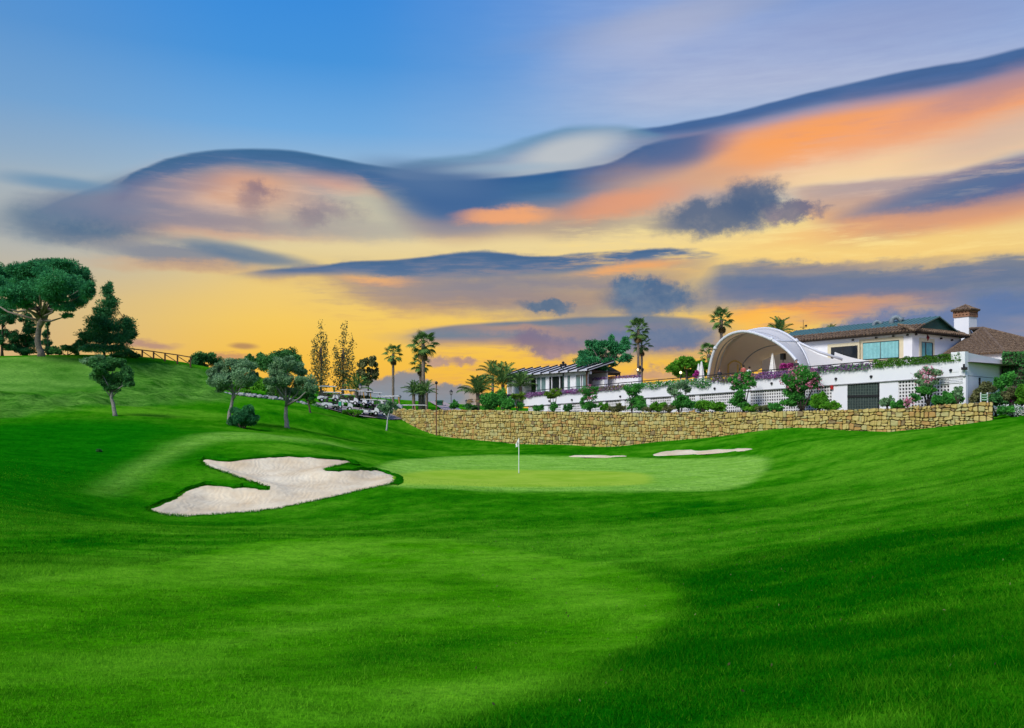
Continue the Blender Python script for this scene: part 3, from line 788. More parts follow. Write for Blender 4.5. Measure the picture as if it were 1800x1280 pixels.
# ------------------------------------------------------------------ sand bunkers
def sand_material():
    m = mat('bunker_sand', (0.62, 0.47, 0.28), 0.95, 0.0, col2=(0.80, 0.69, 0.48), scale=0.5, bump=0.2, bdist=0.03)
    t = m.node_tree; n = t.nodes; L = t.links   # rake lines
    w = n.new('ShaderNodeTexWave'); w.inputs['Scale'].default_value = 1.1; w.inputs['Distortion'].default_value = 14; w.inputs['Detail'].default_value = 4; w.inputs['Detail Scale'].default_value = 0.8
    tcn = n.new('ShaderNodeTexCoord'); L.new(tcn.outputs['Object'], w.inputs['Vector'])
    old = n['Bump'] if 'Bump' in n else None
    bp = n.new('ShaderNodeBump'); bp.inputs['Strength'].default_value = 0.25; bp.inputs['Distance'].default_value = 0.04
    L.new(w.outputs['Fac'], bp.inputs['Height']); L.new(old.outputs[0], bp.inputs['Normal']); L.new(bp.outputs[0], n['Principled BSDF'].inputs['Normal'])
    return m
M_SAND = sand_material()
def resample(poly, gap):
    q = []
    for i in range(len(poly)):
        a, b = poly[i], poly[(i + 1) % len(poly)]; m = max(1, int(math.hypot(b[0] - a[0], b[1] - a[1]) / gap))
        q += [(a[0] + (b[0] - a[0]) * k / m, a[1] + (b[1] - a[1]) * k / m) for k in range(m)]
    return q
def bunker(name, poly, label, step, depth):
    poly = resample(poly, .22)
    n = len(poly); cx, cy = np.mean(poly, 0)
    xs = np.arange(min(p[0] for p in poly), max(p[0] for p in poly), step); ys = np.arange(min(p[1] for p in poly), max(p[1] for p in poly), step)
    X, Y = np.meshgrid(xs, ys); X = X.ravel() + RNG.uniform(-.2, .2, X.size) * step; Y = Y.ravel() + RNG.uniform(-.2, .2, Y.size) * step
    k = in_poly(X, Y, poly) & (poly_dist(X, Y, poly) > step * .5)
    pts = [Vector(p) for p in poly] + [Vector(p) for p in zip(X[k], Y[k])]
    r = delaunay_2d_cdt(pts, [(i, (i + 1) % n) for i in range(n)], [], 1, 1e-5)
    V = np.array([tuple(v) for v in r[0]])
    d = poly_dist(V[:, 0], V[:, 1], poly)
    t = np.clip(d / 1.6, 0, 1); t = t * t * (3 - 2 * t)
    z = gz(V[:, 0], V[:, 1]) + relief(V[:, 0], V[:, 1]) + np.where(d < .05, -.03, .05 if step < .4 else .07) - depth * t + (vnoise(V[:, 0] * 1.3, V[:, 1] * 1.3, 5) - .5) * 0.10 * t
    me = bpy.data.meshes.new(name)
    me.from_pydata([(a[0] - cx, a[1] - cy, c) for a, c in zip(V, z)], [], [tuple(f) for f in r[2]])
    me.update(); me.polygons.foreach_set('use_smooth', np.ones(len(me.polygons), dtype=bool))
    o = link(name, me, None, M_SAND); o.location = (cx, cy, 0)
    tag(o, label, None, None, 'structure')
    if step > .4: return o
    # turf lip round the far side
    lip = MB(); P3 = [Vector((p[0], p[1], g1(*p) + float(relief(np.array(p[0]), np.array(p[1]))))) for p in poly]
    area = sum(poly[i][0] * poly[(i + 1) % n][1] - poly[(i + 1) % n][0] * poly[i][1] for i in range(n))
    sg = 1 if area > 0 else -1
    def nrm(i):
        a, b = P3[(i - 1) % n], P3[(i + 1) % n]; t = (b - a); return Vector((t.y, -t.x, 0)).normalized() * sg
    for i in range(n):
        j = (i + 1) % n; na, nb = nrm(i), nrm(j)
        fa, fb = max(0.0, min(1.0, (na.y + 0.15) * 2)), max(0.0, min(1.0, (nb.y + 0.15) * 2))
        if fa + fb <= 0: continue
        ring = []
        for p, q, f in ((P3[i], na, fa), (P3[j], nb, fb)):
            h = 0.03 + (0.05 + 0.13 * float(vnoise(np.array(p.x * 1.9), np.array(p.y * 1.9), 17))) * f
            ring.append([p + q * 0.4 + Vector((0, 0, -0.03)), p + q * 0.16 + Vector((0, 0, h * .75)), p - q * 0.06 * f + Vector((0, 0, h)), p - q * 0.10 * f + Vector((0, 0, h * .3)), p + q * 0.02 + Vector((0, 0, -0.1))])
        for k in range(4): lip.quad(ring[0][k], ring[1][k], ring[1][k + 1], ring[0][k + 1])
    l = lip.build('grass_lip', M_GRASS, o, True)
    for nm in ('zone_a', 'zone_b'):
        at = l.data.attributes.new(nm, 'FLOAT_COLOR', 'POINT'); at.data.foreach_set('color', np.tile(np.array([0, 0, 0, .12], np.float32), len(l.data.vertices)))
    return o
bunker('sand_bunker', BUNK_W, 'large pale sand bunker with two grass tongues left of the green', 0.32, 0.32)
bunker('sand_bunker', BACK1_W, 'narrow sand bunker behind the right half of the green', 0.45, 0.06)
bunker('sand_bunker', BACK2_W, 'thin strip of sand behind the green near the flag', 0.45, 0.0)

# ================================================================== stone retaining wall
M_STONE = []
for i, (c1_, c2_) in enumerate([((0.38, 0.285, 0.085), (0.56, 0.43, 0.15)), ((0.47, 0.36, 0.12), (0.60, 0.48, 0.19)), ((0.36, 0.25, 0.07), (0.49, 0.36, 0.115)),
                                ((0.42, 0.24, 0.08), (0.50, 0.31, 0.11)), ((0.38, 0.34, 0.14), (0.50, 0.44, 0.20)), ((0.19, 0.13, 0.06), (0.30, 0.22, 0.11))]):
    M_STONE.append(mat('sandstone', c1_, 0.9, 0.15, col2=c2_, scale=3.5, bump=0.5, bdist=0.03))
M_MORTAR = mat('earth_joint', (0.10, 0.075, 0.04), 0.95, 0.1, var=0.3, scale=6)
WALL_PLAN = [(688, 106.5), (740, 102), (800, 97.5), (863, 93.5), (930, 90.5), (1000, 88), (1080, 85), (1200, 80), (1300, 75.5), (1400, 71.5), (1500, 68.5), (1600, 65.5), (1700, 63), (1751, 62)]
WALL_TOP = [(688, 719), (863, 721), (1000, 724), (1220, 725), (1400, 722), (1500, 720), (1650, 713), (1751, 705)]
_wp = np.array([P(a, 740, b)[:2] for a, b in WALL_PLAN])
_seg = np.r_[0, np.cumsum(np.hypot(*np.diff(_wp, axis=0).T))]
WLEN = _seg[-1]
_wtop = np.array([(HOR - np.interp(a, *zip(*WALL_TOP))) / F * b for a, b in WALL_PLAN])
def wall_at(s):
    """point and outward normal (towards the green) along the wall"""
    f = min(max(s, 0.0), WLEN) / WLEN * (NT - 1); i = min(int(f), NT - 2); f -= i
    a, b = WT_[i], WT_[i + 1]
    return Vector((a[0] + (b[0] - a[0]) * f, a[1] + (b[1] - a[1]) * f, 0)), Vector((a[2], a[3], 0))
def wall_top(s):
    f = min(max(s, 0.0), WLEN) / WLEN * (NT - 1); i = min(int(f), NT - 2); f -= i
    return WT_[i][4] * (1 - f) + WT_[i + 1][4] * f
NT = 800; _ss = np.linspace(0, WLEN, NT); _x = lambda q: np.stack([np.interp(q, _seg, _wp[:, 0]), np.interp(q, _seg, _wp[:, 1])], -1)
_pa, _pb = _x(np.maximum(_ss - .8, 0)), _x(np.minimum(_ss + .8, WLEN)); _pm = (_pa + _pb + 2 * _x(_ss)) / 4
_tg = _pb - _pa; _tg /= np.hypot(*_tg.T)[:, None]; _sg = np.sign(_tg[:, :1])
WT_ = np.c_[_pm, _tg[:, 1:] * _sg, -_tg[:, :1] * _sg, np.interp(_ss, _seg, _wtop)].tolist()
def wall_s(px):
    a = np.array([900 + F * x / y for x, y in _wp]); return float(np.interp(px, a, _seg))

sw = thing('stone_wall', 'long curved retaining wall of rough golden sandstone behind the green', 'wall', Vector((*_wp[6], g1(*_wp[6]))))
core = MB(); prev = None; NW = 150
for i in range(NW + 1):
    s = WLEN * i / NW; p, nn = wall_at(s); t = wall_top(s) - 0.05; zb = g1(p.x, p.y) - 0.8
    ring = [p - nn * 0.04 + Vector((0, 0, zb)), p - nn * 0.04 + Vector((0, 0, t)), p - nn * 0.5 + Vector((0, 0, t)), p - nn * 0.5 + Vector((0, 0, zb))]
    if prev:
        for k in range(4): core.quad(prev[k], ring[k], ring[(k + 1) % 4], prev[(k + 1) % 4])
    else: core.quad(*ring)
    prev = ring
core.quad(*prev)
core.build('wall_core', M_MORTAR, sw)

def stone_faces(poly, s_mid, depth):
    """poly: outline in (s, z); returns verts and faces of one rough-faced stone"""
    c = np.mean(poly, 0); ring0, ring1, ring2 = [], [], []
    for q in poly:
        for lst, k, dep in ((ring0, 1.0, -0.05), (ring1, 0.97, depth * 0.55), (ring2, 0.74 + RNG.uniform(-.06, .06), depth * RNG.uniform(0.85, 1.15))):
            a = c + (np.array(q) - c) * k
            p, nn = wall_at(a[0]); lst.append(p + nn * dep + Vector((0, 0, a[1])))
    n = len(poly); v = ring0 + ring1 + ring2; f = []
    for r in (0, 1):
        for i in range(n):
            j = (i + 1) % n; f.append((r * n + i, r * n + j, (r + 1) * n + j, (r + 1) * n + i))
    f.append(tuple(2 * n + i for i in range(n)))
    return v, f
stones = []
H = 0.32
_rowz = lambda k, s: k * H + 0.26 * (float(vnoise(np.array(s * 0.6), np.array(k * 3.1), 3)) - .5) + 0.20 * (float(vnoise(np.array(s * 2.1), np.array(k * 7.7), 4)) - .5)
for k in range(-11, 11):
    s = random.uniform(0, .3)
    while s < WLEN - 0.25:
        w = random.choice([0.2, 0.25, 0.3, 0.36, 0.44, 0.54]) * random.uniform(0.9, 1.15)
        e = min(s + w, WLEN)
        if WLEN - e < 0.25: e = WLEN
        mid = (s + e) / 2; p, nn = wall_at(mid)
        z0, z1 = _rowz(k, mid), _rowz(k + 1, mid)
        gnd, tp = g1(p.x, p.y) - 0.15, wall_top(mid)
        if z1 > gnd and z0 < tp - 0.12:
            def block(a, b, lo, hi):
                g_ = 0.014
                tl = lambda q: min(hi(q), wall_top(q) + random.uniform(-.02, .05))
                j = lambda: random.uniform(-.055, .055)
                pl = [(a + g_ + 0.05, lo(a) + g_), (b - g_ - 0.06, lo(b) + g_ + j() * .5), (b - g_ + j() * .3, lo(b) + g_ + 0.06), (b - g_ + j(), tl(b) - g_ - 0.05),
                      (b - g_ - 0.07 + j(), tl(b) - g_), (a + g_ + 0.06 + j(), tl(a) - g_ + j() * .4), (a + g_ + j() * .4, tl(a) - g_ - 0.06), (a + g_ + j() * .3, lo(a) + g_ + 0.05)]
                stones.append((pl, mid, random.uniform(0.05, 0.13)))
            lo = lambda q: _rowz(k, q); hi = lambda q: _rowz(k + 1, q)
            if random.random() < 0.2:
                mdl = random.uniform(.4, .6); md = lambda q: lo(q) * (1 - mdl) + hi(q) * mdl
                block(s, e, lo, md); block(s, e, md, hi)
            else: block(s, e, lo, hi)
        s = e
def seen_size(st):
    p, _ = wall_at(st[1]); return p.y
order = sorted(range(len(stones)), key=lambda i: seen_size(stones[i]))
pick = [0] * 6 + [1] * 6 + [2] * 4 + [4] * 4 + [3, 3, 5]
rest = {}
SWL = Vector(sw.location)
for r, i in enumerate(order):
    v, f = stone_faces(*stones[i])
    mi = random.choice(pick)
    if r < 300:
        me = bpy.data.meshes.new('stone'); c = sum(v, Vector()) / len(v)
        me.from_pydata([tuple(q - c) for q in v], [], f); me.update(); me.materials.append(M_STONE[mi])
        o = link('stone', me, sw); o.location = c - SWL
    else:
        V, Fc, Mi = rest.setdefault('all', ([], [], []))
        b = len(V); V += [tuple(q - SWL) for q in v]; Fc += [tuple(b + q for q in ff) for ff in f]; Mi += [mi] * len(f)
V, Fc, Mi = rest['all']
me = bpy.data.meshes.new('far_stones'); me.from_pydata(V, [], Fc); me.update()
for m_ in M_STONE: me.materials.append(m_)
me.polygons.foreach_set('material_index', np.array(Mi, dtype=np.int32))
tag(link('far_stones', me, sw), 'smaller looking stones of the wall farther along', None, None, 'stuff')

# ================================================================== terrace frame
K0 = Vector((33.7, 66.0, 0)); TA = Vector((-0.565, 0.825, 0)).normalized(); TN = Vector((0.825, 0.565, 0)).normalized()
TB = Vector((5.7, 5.2, 0)).normalized()      # short side of the terrace
TL = 57.0
def tt(px, s=0.0):
    """distance along the terrace edge (set back by s) seen at a picture column"""
    r = (px - 900.0) / F; o = K0 + TN * s
    return (o.x - r * o.y) / (r * TA.y - TA.x)
def T(t, s, z): return K0 + TA * t + TN * s + Vector((0, 0, z))
def tz(px, py, s=0.0):
    """point of the plane set back by s, through a picture point"""
    t = tt(px, s); o = K0 + TA * t + TN * s
    return T(t, s, (HOR - py) / F * o.y)
def deck(t): return 4.45 - 0.0225 * t
def beam_lo(t): return 3.38 - 0.0260 * t
M_WHITE = mat('white_render', (0.78, 0.79, 0.82), 0.75, 0.25, col2=(0.84, 0.84, 0.85), scale=0.5, bump=0.15, bdist=0.01)
M_LATT = mat('white_lattice_concrete', (0.74, 0.73, 0.72), 0.8, 0.2, var=0.08, scale=2.0)
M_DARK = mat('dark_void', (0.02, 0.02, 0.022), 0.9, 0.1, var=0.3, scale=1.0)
M_IRON = mat('black_iron', (0.018, 0.018, 0.02), 0.45, 0.4, var=0.3, scale=5)
M_DECK = mat('terrace_tiles', (0.34, 0.24, 0.17), 0.8, 0.2, var=0.15, scale=2)
M_SOIL = mat('bed_soil', (0.05, 0.04, 0.028), 0.95, 0.1, col2=(0.05, 0.075, 0.022), scale=1.5, bump=0.6, bdist=0.05)

# planting bed between the stone wall and the terrace
bed = MB(); prev = None
for i in range(NW + 1):
    s = WLEN * i / NW; p, nn = wall_at(s)
    z = wall_top(s) - 0.10
    q = p - nn * 0.45 + Vector((0, 0, z)); t_ = max(-3.0, min(TL + 6, (p - K0).dot(TA)))
    r_ = T(t_, 0.5, max(0.9, z)) if True else None
    if prev: bed.quad(prev[0], q, r_, prev[1])
    prev = (q, r_)
bo = bed.build('planting_bed', M_SOIL); tag(bo, 'raised planting bed behind the stone wall', None, None, 'structure')

# deck and white terrace wall
dk = MB(); dk.quad(T(-0.3, 0.35, deck(0) - .05), T(TL + 4, 0.35, deck(TL + 4) - .05), T(TL + 4, 45, deck(TL + 4) - .05), T(-0.3, 45, deck(0) - .05))
c_ = K0 + TB * 8
dk.quad(T(-0.3, 0.35, deck(0) - .052), T(-0.3, 45, deck(0) - .052), c_ + TN * 38 + Vector((0, 0, deck(0) - .052)), c_ + TN * 0.4 + Vector((0, 0, deck(0) - .052)))
tag(dk.build('terrace_floor', M_DECK), 'raised terrace floor', None, None, 'structure')

tw = thing('terrace_wall', 'long white terrace wall with deep parapet and pierced lattice panels', 'wall', T(20, 0, 1.0))
def slab(mb, t0, t1, s0, s1, z0a, z1a, z0b, z1b):
    mb.hexa([T(t0, s0, z0a), T(t1, s0, z0b), T(t1, s1, z0b), T(t0, s1, z0a)], [T(t0, s0, z1a), T(t1, s0, z1b), T(t1, s1, z1b), T(t0, s1, z1a)])
b = MB(); slab(b, 0, TL, 0, 0.45, beam_lo(0), deck(0) + .12, beam_lo(TL), deck(TL) + .12); b.build('parapet', M_WHITE, tw)
b = MB(); slab(b, -0.02, 1.05, -0.02, 0.47, beam_lo(0) + .3, deck(0) + .72, beam_lo(1) + .3, deck(0) + .72); b.build('corner_block', M_WHITE, tw)
b = MB(); slab(b, -0.04, TL, -0.05, 0.4, beam_lo(0) - .07, beam_lo(0) - .002, beam_lo(TL) - .07, beam_lo(TL) - .002); b.build('drip_ledge', mat('ledge_grey', (0.30, 0.30, 0.31), 0.8, 0.2, var=.2), tw)
# side wall running back to the right
b = MB()
for lo, hi, off in ((-0.6, 3.36, 0.12), (3.40, deck(0) + .68, 0.0)):
    q0 = K0 + Vector((0, 0, 0)) + TB * off + TN * off; q1 = K0 + TB * 8 + TN * off
    th = TB.cross(Vector((0, 0, 1))).normalized() * -0.4
    e1, e2 = q0 + TB * 0.01, q1
    drop = 0.25 if hi > 4 else 0.0
    b.hexa([e1 + Vector((0, 0, lo)), e2 + Vector((0, 0, lo)), e2 + th + Vector((0, 0, lo)), e1 + th + Vector((0, 0, lo))],
           [e1 + Vector((0, 0, hi)), e2 + Vector((0, 0, hi - drop)), e2 + th + Vector((0, 0, hi - drop)), e1 + th + Vector((0, 0, hi))])
b.build('side_wall', M_WHITE, tw)
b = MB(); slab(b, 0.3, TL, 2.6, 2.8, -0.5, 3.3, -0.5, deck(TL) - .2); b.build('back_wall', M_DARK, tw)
# bays from right to left: (left column, right column, kind)
EDGE = [1697, 1668, 1578, 1545, 1489, 1461, 1437, 1318, 1309, 1228, 1221, 1187, 1179, 1142, 1135, 1097, 1090, 1063, 1055, 1030, 1024, 995, 985, 962, 955, 928]
KIND = ['pillar', 'lattice', 'pillar', 'gate', 'pillar', 'lattice', 'lattice'] + ['pillar', 'lattice'] * 9
def lattice(t0, t1, z0, z1a, z1b):
    mb = MB(); n = max(2, int(round((t1 - t0) / 0.27))); cw = (t1 - t0) / n
    top = lambda t: z1a + (z1b - z1a) * (t - t0) / (t1 - t0)
    for i in range(n + 1):
        t = t0 + cw * i; slab(mb, t - 0.052, t + 0.052, 0.12, 0.22, z0, top(t) + .01, z0, top(t) + .01)
    rows = int((max(z1a, z1b) - z0) / 0.27)
    for r in range(rows + 1):
        off = r * 0.27
        if min(z1a, z1b) - off - .05 > z0: slab(mb, t0, t1, 0.125, 0.215, z1a - off - .052, z1a - off + .052, z1b - off - .052, z1b - off + .052)
    return mb
for (a, bpx), kd in zip(zip(EDGE[1:], EDGE[:-1]), KIND):
    t0, t1 = tt(bpx), tt(a); z_low = 0.85
    if kd == 'pillar':
        mb = MB(); slab(mb, t0, t1, 0.06, 0.36, 0.5, beam_lo(t0) + .02, 0.5, beam_lo(t1) + .02); mb.build('pillar', M_WHITE, tw)
    elif kd == 'lattice':
        lattice(t0, t1, z_low, beam_lo(t0) - .06, beam_lo(t1) - .06).build('lattice_panel', M_LATT, tw)
    else:
        gate = MB(); slab(gate, t0, t1, 0.10, 0.16, 0.7, beam_lo(t0) - .05, 0.7, beam_lo(t1) - .05)
        g_o = gate.build('gate', mat('dark_green_gate', (0.035, 0.055, 0.05), 0.6, 0.3, var=.25, scale=3), tw); g_o['label'] = 'dark green metal mesh gate'
        bars = MB(); n = 12
        for i in range(n + 1):
            t = t0 + (t1 - t0) * i / n; slab(bars, t - .02, t + .02, 0.06, 0.10, 0.7, beam_lo(t) - .07, 0.7, beam_lo(t) - .07)
        for r in range(11):
            z = 0.75 + r * 0.235; slab(bars, t0, t1, 0.07, 0.095, z, z + .035, z, z + .035)
        bars.build('gate_bars', mat('green_grey_bars', (0.09, 0.12, 0.10), 0.5, 0.4, var=.2), g_o)
        fr = MB(); slab(fr, t0, t1, 0.03, 0.12, 1.95, 2.12, 1.95, 2.12); slab(fr, t0, t0 + .1, 0.03, 0.12, 0.7, 3.2, 0.7, 3.2); fr.build('gate_frame', M_IRON, g_o)
# slatted vents under the parapet at the right end
t0, t1 = tt(1692), tt(1651); vt = MB()
for k in range(4): slab(vt, t0, t1, 0.0, 0.07, beam_lo(0) - .52 + k * .12, beam_lo(0) - .46 + k * .12, beam_lo(t1) - .52 + k * .12, beam_lo(t1) - .46 + k * .12)
vt.build('vent_slats', M_WHITE, tw)
for px, py in [(1672, 651), (1532, 662), (1470, 666), (1357, 674), (1257, 683), (1206, 687), (1091, 697), (1006, 703), (966, 705)]:
    q = tz(px, py); mb = MB(); mb.tube([q + TN * .02, q - TN * .12, q - TN * .20], [0.11, 0.11, 0.05], 10); mb.build('wall_light', M_IRON, tw)
q = tz(1697, 648); mb = MB(); mb.box(q - TN * .15, TA * .16, TN * .16, (0, 0, .10)); mb.box(q - TN * .2 + Vector((0, 0, .22)), TA * .05, TN * .05, (0, 0, .12)); mb.bar(q, q - TN * .3, .06); mb.build('corner_lantern', M_IRON, tw)
q = tz(1463, 681); mb = MB(); mb.box(q - TN * .06, TA * .11, TN * .06, (0, 0, .17)); ab = mb.build('alarm_box', mat('red_box', (0.45, 0.02, 0.02), 0.5, 0.4, var=.1), tw)
ab['label'] = 'small red alarm box'

# railing along the terrace edge
ra = thing('terrace_railing', 'black iron railing along the white terrace edge', 'railing', T(20, .3, deck(20)))
def rail_z(t): return deck(t) + 0.62
for h in (0.0, -0.28):
    mb = MB(); 
    for k in range(20):
        a, c = 1.2 + (TL - 1.2) * k / 20, 1.2 + (TL - 1.2) * (k + 1) / 20
        mb.bar(T(a, .3, rail_z(a) + h), T(c, .3, rail_z(c) + h), 0.08 if h == 0 else 0.04)
    mb.build('rail', M_IRON, ra)
for k in range(27):
    t = 1.3 + k * 2.1; mb = MB(); mb.bar(T(t, .3, deck(t)), T(t, .3, rail_z(t) + .01), 0.06); mb.build('post', M_IRON, ra)

# ================================================================== tensile bandshell on the terrace
M_MEMB = mat('white_membrane', (0.80, 0.79, 0.77), 0.55, 0.3, col2=(0.74, 0.72, 0.68), scale=0.3)
M_MEMBIN = mat('beige_lining', (0.93, 0.76, 0.50), 0.8, 0.0, col2=(0.88, 0.70, 0.45), scale=0.5)
M_STEEL = mat('white_steel', (0.62, 0.63, 0.66), 0.4, 0.5, var=.05)
for m_ in (M_MEMB, M_MEMBIN):   # coated fabric lets daylight through
    t_ = m_.node_tree; b_ = t_.nodes['Principled BSDF']; tr_ = t_.nodes.new('ShaderNodeBsdfTranslucent'); mx_ = t_.nodes.new('ShaderNodeMixShader'); mx_.inputs[0].default_value = 0.28 if m_ is M_MEMB else 0.6
    src_ = b_.inputs['Base Color'].links[0].from_socket; t_.links.new(src_, tr_.inputs[0])
    t_.links.new(b_.outputs[0], mx_.inputs[1]); t_.links.new(tr_.outputs[0], mx_.inputs[2]); t_.links.new(mx_.outputs[0], t_.nodes['Material Output'].inputs[0])
def curve_pts(pts, n, s):
    pts = np.array(pts, float); seg = np.r_[0, np.cumsum(np.hypot(*np.diff(pts, axis=0).T))]
    # Catmull-like smoothing through cubic Hermite resampling
    u = np.linspace(0, seg[-1], n); x = np.interp(u, seg, pts[:, 0]); y = np.interp(u, seg, pts[:, 1])
    for _ in range(2):
        x[1:-1] = (x[:-2] + 2 * x[1:-1] + x[2:]) / 4; y[1:-1] = (y[:-2] + 2 * y[1:-1] + y[2:]) / 4
    return [tz(a, b, s) for a, b in zip(x, y)]
ARCH = [(1245,664),(1246,656),(1248,641),(1253,622),(1260,606),(1274,592),(1291,584),(1308,581.6),(1325,585),(1342,590.6),(1359,598),(1376,609),(1391,622.5),(1400,634),(1412,652)]
ARCH2 = [(1262,664),(1263,648),(1270,620),(1282,600),(1305,584),(1322,580),(1336,577),(1350,576),(1362,578.5),(1376,583),(1389,591),(1398,597),(1408,609),(1417,626),(1424,648)]
ARCH3 = [(1330,652),(1336,648),(1346,644),(1356,640),(1368,636),(1380,632),(1392,629),(1404,627),(1416,626),(1428,626),(1440,627),(1452,629),(1462,631),(1472,633),(1484,638)]
NA = 29
A1, A2, A3 = curve_pts(ARCH, NA, 2.0), curve_pts(ARCH2, NA, 5.2), curve_pts(ARCH3, NA, 11.5)
tent = thing('bandshell_tent', 'white arched tensile canopy with beige lining open towards the green', 'canopy', T(tt(1330, 4), 4, deck(20)))
def loft(A, B, n, sag, inset=0.0):
    V = []; Fq = []
    for j in range(n + 1):
        f = j / n
        for i in range(NA):
            p = A[i].lerp(B[i], f); u = i / (NA - 1)
            p = p - Vector((0, 0, sag * math.sin(math.pi * f) * math.sin(math.pi * u)))
            V.append(p)
    return V, [(j * NA + i, j * NA + i + 1, (j + 1) * NA + i + 1, (j + 1) * NA + i) for j in range(n) for i in range(NA - 1)]
cen = T(tt(1330, 5), 5, deck(20) + 1.0)
mb = MB()
for A, B, n, sag in ((A1, A2, 6, 0.22), (A2, A3, 10, 0.35)):
    V, Fq = loft(A, B, n, sag); b0 = len(mb.v)
    mb.v += V; mb.f += [tuple(b0 + i for i in q) for q in Fq]
mo = mb.build('membrane', M_MEMB, tent, True); mo.data.materials.append(M_MEMBIN)
if sum(p_.normal.z for p_ in mo.data.polygons) < 0: mo.data.flip_normals()
sl = mo.modifiers.new('lining', 'SOLIDIFY'); sl.thickness = 0.02; sl.offset = -1; sl.material_offset = 1
for A, r in ((A1, 0.15), (A2, 0.11)):
    MB().tube(A, r, 10).build('arch_tube', M_STEEL, tent, True)
MB().tube([a + (cen - a).normalized() * .10 for a in [p.lerp(q, .5) - Vector((0, 0, .11)) for p, q in zip(A1, A2)]], 0.07, 8).build('inner_rib', mat('grey_rib', (0.35, 0.35, 0.37), .4, .4, var=.05), tent, True)
MB().tube([a + (cen - a).normalized() * .12 for a in [p.lerp(q, .45) - Vector((0, 0, .25)) for p, q in zip(A2, A3)]], 0.06, 8).build('inner_rib', bpy.data.materials['grey_rib'], tent, True)
k2 = A2[22]
MB().tube([k2, k2.lerp(tz(1481, 632, 8), .5) - Vector((0, 0, .15)), tz(1481, 632, 8)], 0.12, 8).build('side_strut', M_STEEL, tent, True)
MB().tube([A1[19], A1[19].lerp(k2, .5) - Vector((0, 0, .05)), k2], 0.08, 8).build('cross_strut', M_STEEL, tent, True)
for a in (A1[6], A1[19], A2[22]):
    MB().tube([a + Vector((0, 0, -.1)), a + Vector((0, 0, .08)), a + Vector((0, 0, .3))], [0.2, 0.24, 0.06], 10).build('node_joint', M_STEEL, tent, True)
# wing sheet stretched to the right anchor, and the low sheet beyond it
w = MB(); far_e = [tz(1481, 634, 8), tz(1475, 646, 7.5)]
top = [k2.lerp(far_e[0], i / 8) - Vector((0, 0, .35 * math.sin(math.pi * i / 8))) for i in range(9)]
lo = [A2[NA - 1].lerp(far_e[1], i / 8) for i in range(9)]
for i in range(8):
    for j in range(4):
        pt = lambda a, c: top[a].lerp(lo[a], c / 4) 
        w.quad(pt(i, j), pt(i + 1, j), pt(i + 1, j + 1), pt(i, j + 1))
w.build('side_sheet', M_MEMB, tent, True)
ls = thing('shade_sail', 'low white shade sail beside the bandshell anchor', 'sail', T(tt(1500, 9), 9, deck(12)))
w = MB(); a, b_, c = tz(1468, 619, 9.5), tz(1527, 634, 9), tz(1462, 640, 8.6)
for i in range(8):
    f0, f1 = i / 8, (i + 1) / 8; s_ = lambda f: -0.12 * math.sin(math.pi * f)
    w.quad(a.lerp(b_, f0) + Vector((0, 0, s_(f0))), a.lerp(b_, f1) + Vector((0, 0, s_(f1))), c.lerp(tz(1527, 640, 8.6), f1), c.lerp(tz(1527, 640, 8.6), f0))
w.build('sheet', M_MEMB, ls, True)
for q in (b_, a): MB().tube([q + Vector((0, 0, -1.6)), q], .05, 8).build('pole', M_STEEL, ls)

# ================================================================== clubhouse
M_CREAM = mat('cream_surround', (0.70, 0.62, 0.42), 0.75, 0.2, var=.06)
M_GROOF = mat('green_metal_roof', (0.075, 0.16, 0.145), 0.45, 0.5, var=.12, scale=1.2)
M_GGABLE = mat('green_gable', (0.022, 0.095, 0.075), 0.6, 0.3, var=.15)
M_TILED = mat('tile_bed', (0.03, 0.022, 0.016), .95, .1, var=.3)
M_TILE = mat('weathered_roof_tile', (0.085, 0.055, 0.038), 0.9, 0.15, col2=(0.25, 0.175, 0.115), scale=4.0, bump=.4, bdist=.03)
M_GLASSC = mat('curtained_glass', (0.06, 0.28, 0.31), 0.12, 0.6, col2=(0.16, 0.42, 0.43), scale=1.5)
M_GLASSD = mat('dark_glass', (0.012, 0.016, 0.018), 0.08, 0.7, var=.2)
M_FRAME = mat('dark_frame', (0.03, 0.028, 0.026), 0.5, 0.4, var=.1)
CB = Vector((36.1, 80.0, 0))
def C(t, s, z): return CB + TA * t + TN * s + Vector((0, 0, z))
def czf(px, py):   # on the long front
    r = (px - 900.0) / F; t = (CB.x - r * CB.y) / (r * TA.y - TA.x); p = CB + TA * t; return t, (HOR - py) / F * p.y
def czs(px, py):   # on the short right-hand front
    r = (px - 900.0) / F; s = (r * CB.y - CB.x) / (TN.x - r * TN.y); p = CB + TN * s; return s, (HOR - py) / F * p.y
ch = thing('clubhouse', 'white clubhouse with green metal roof, tiled eaves and curtained windows', 'building', C(5, 4, deck(8)))
EV = 8.05; CT, CS = 17.0, 8.2; CF = 3.9
def hexC(mb, t0, t1, s0, s1, z0, z1):
    return mb.hexa([C(t0, s0, z0), C(t1, s0, z0), C(t1, s1, z0), C(t0, s1, z0)], [C(t0, s0, z1), C(t1, s0, z1), C(t1, s1, z1), C(t0, s1, z1)])
wl = hexC(MB(), 0, CT, 0, CS, CF, EV).build('wall', M_WHITE, ch)
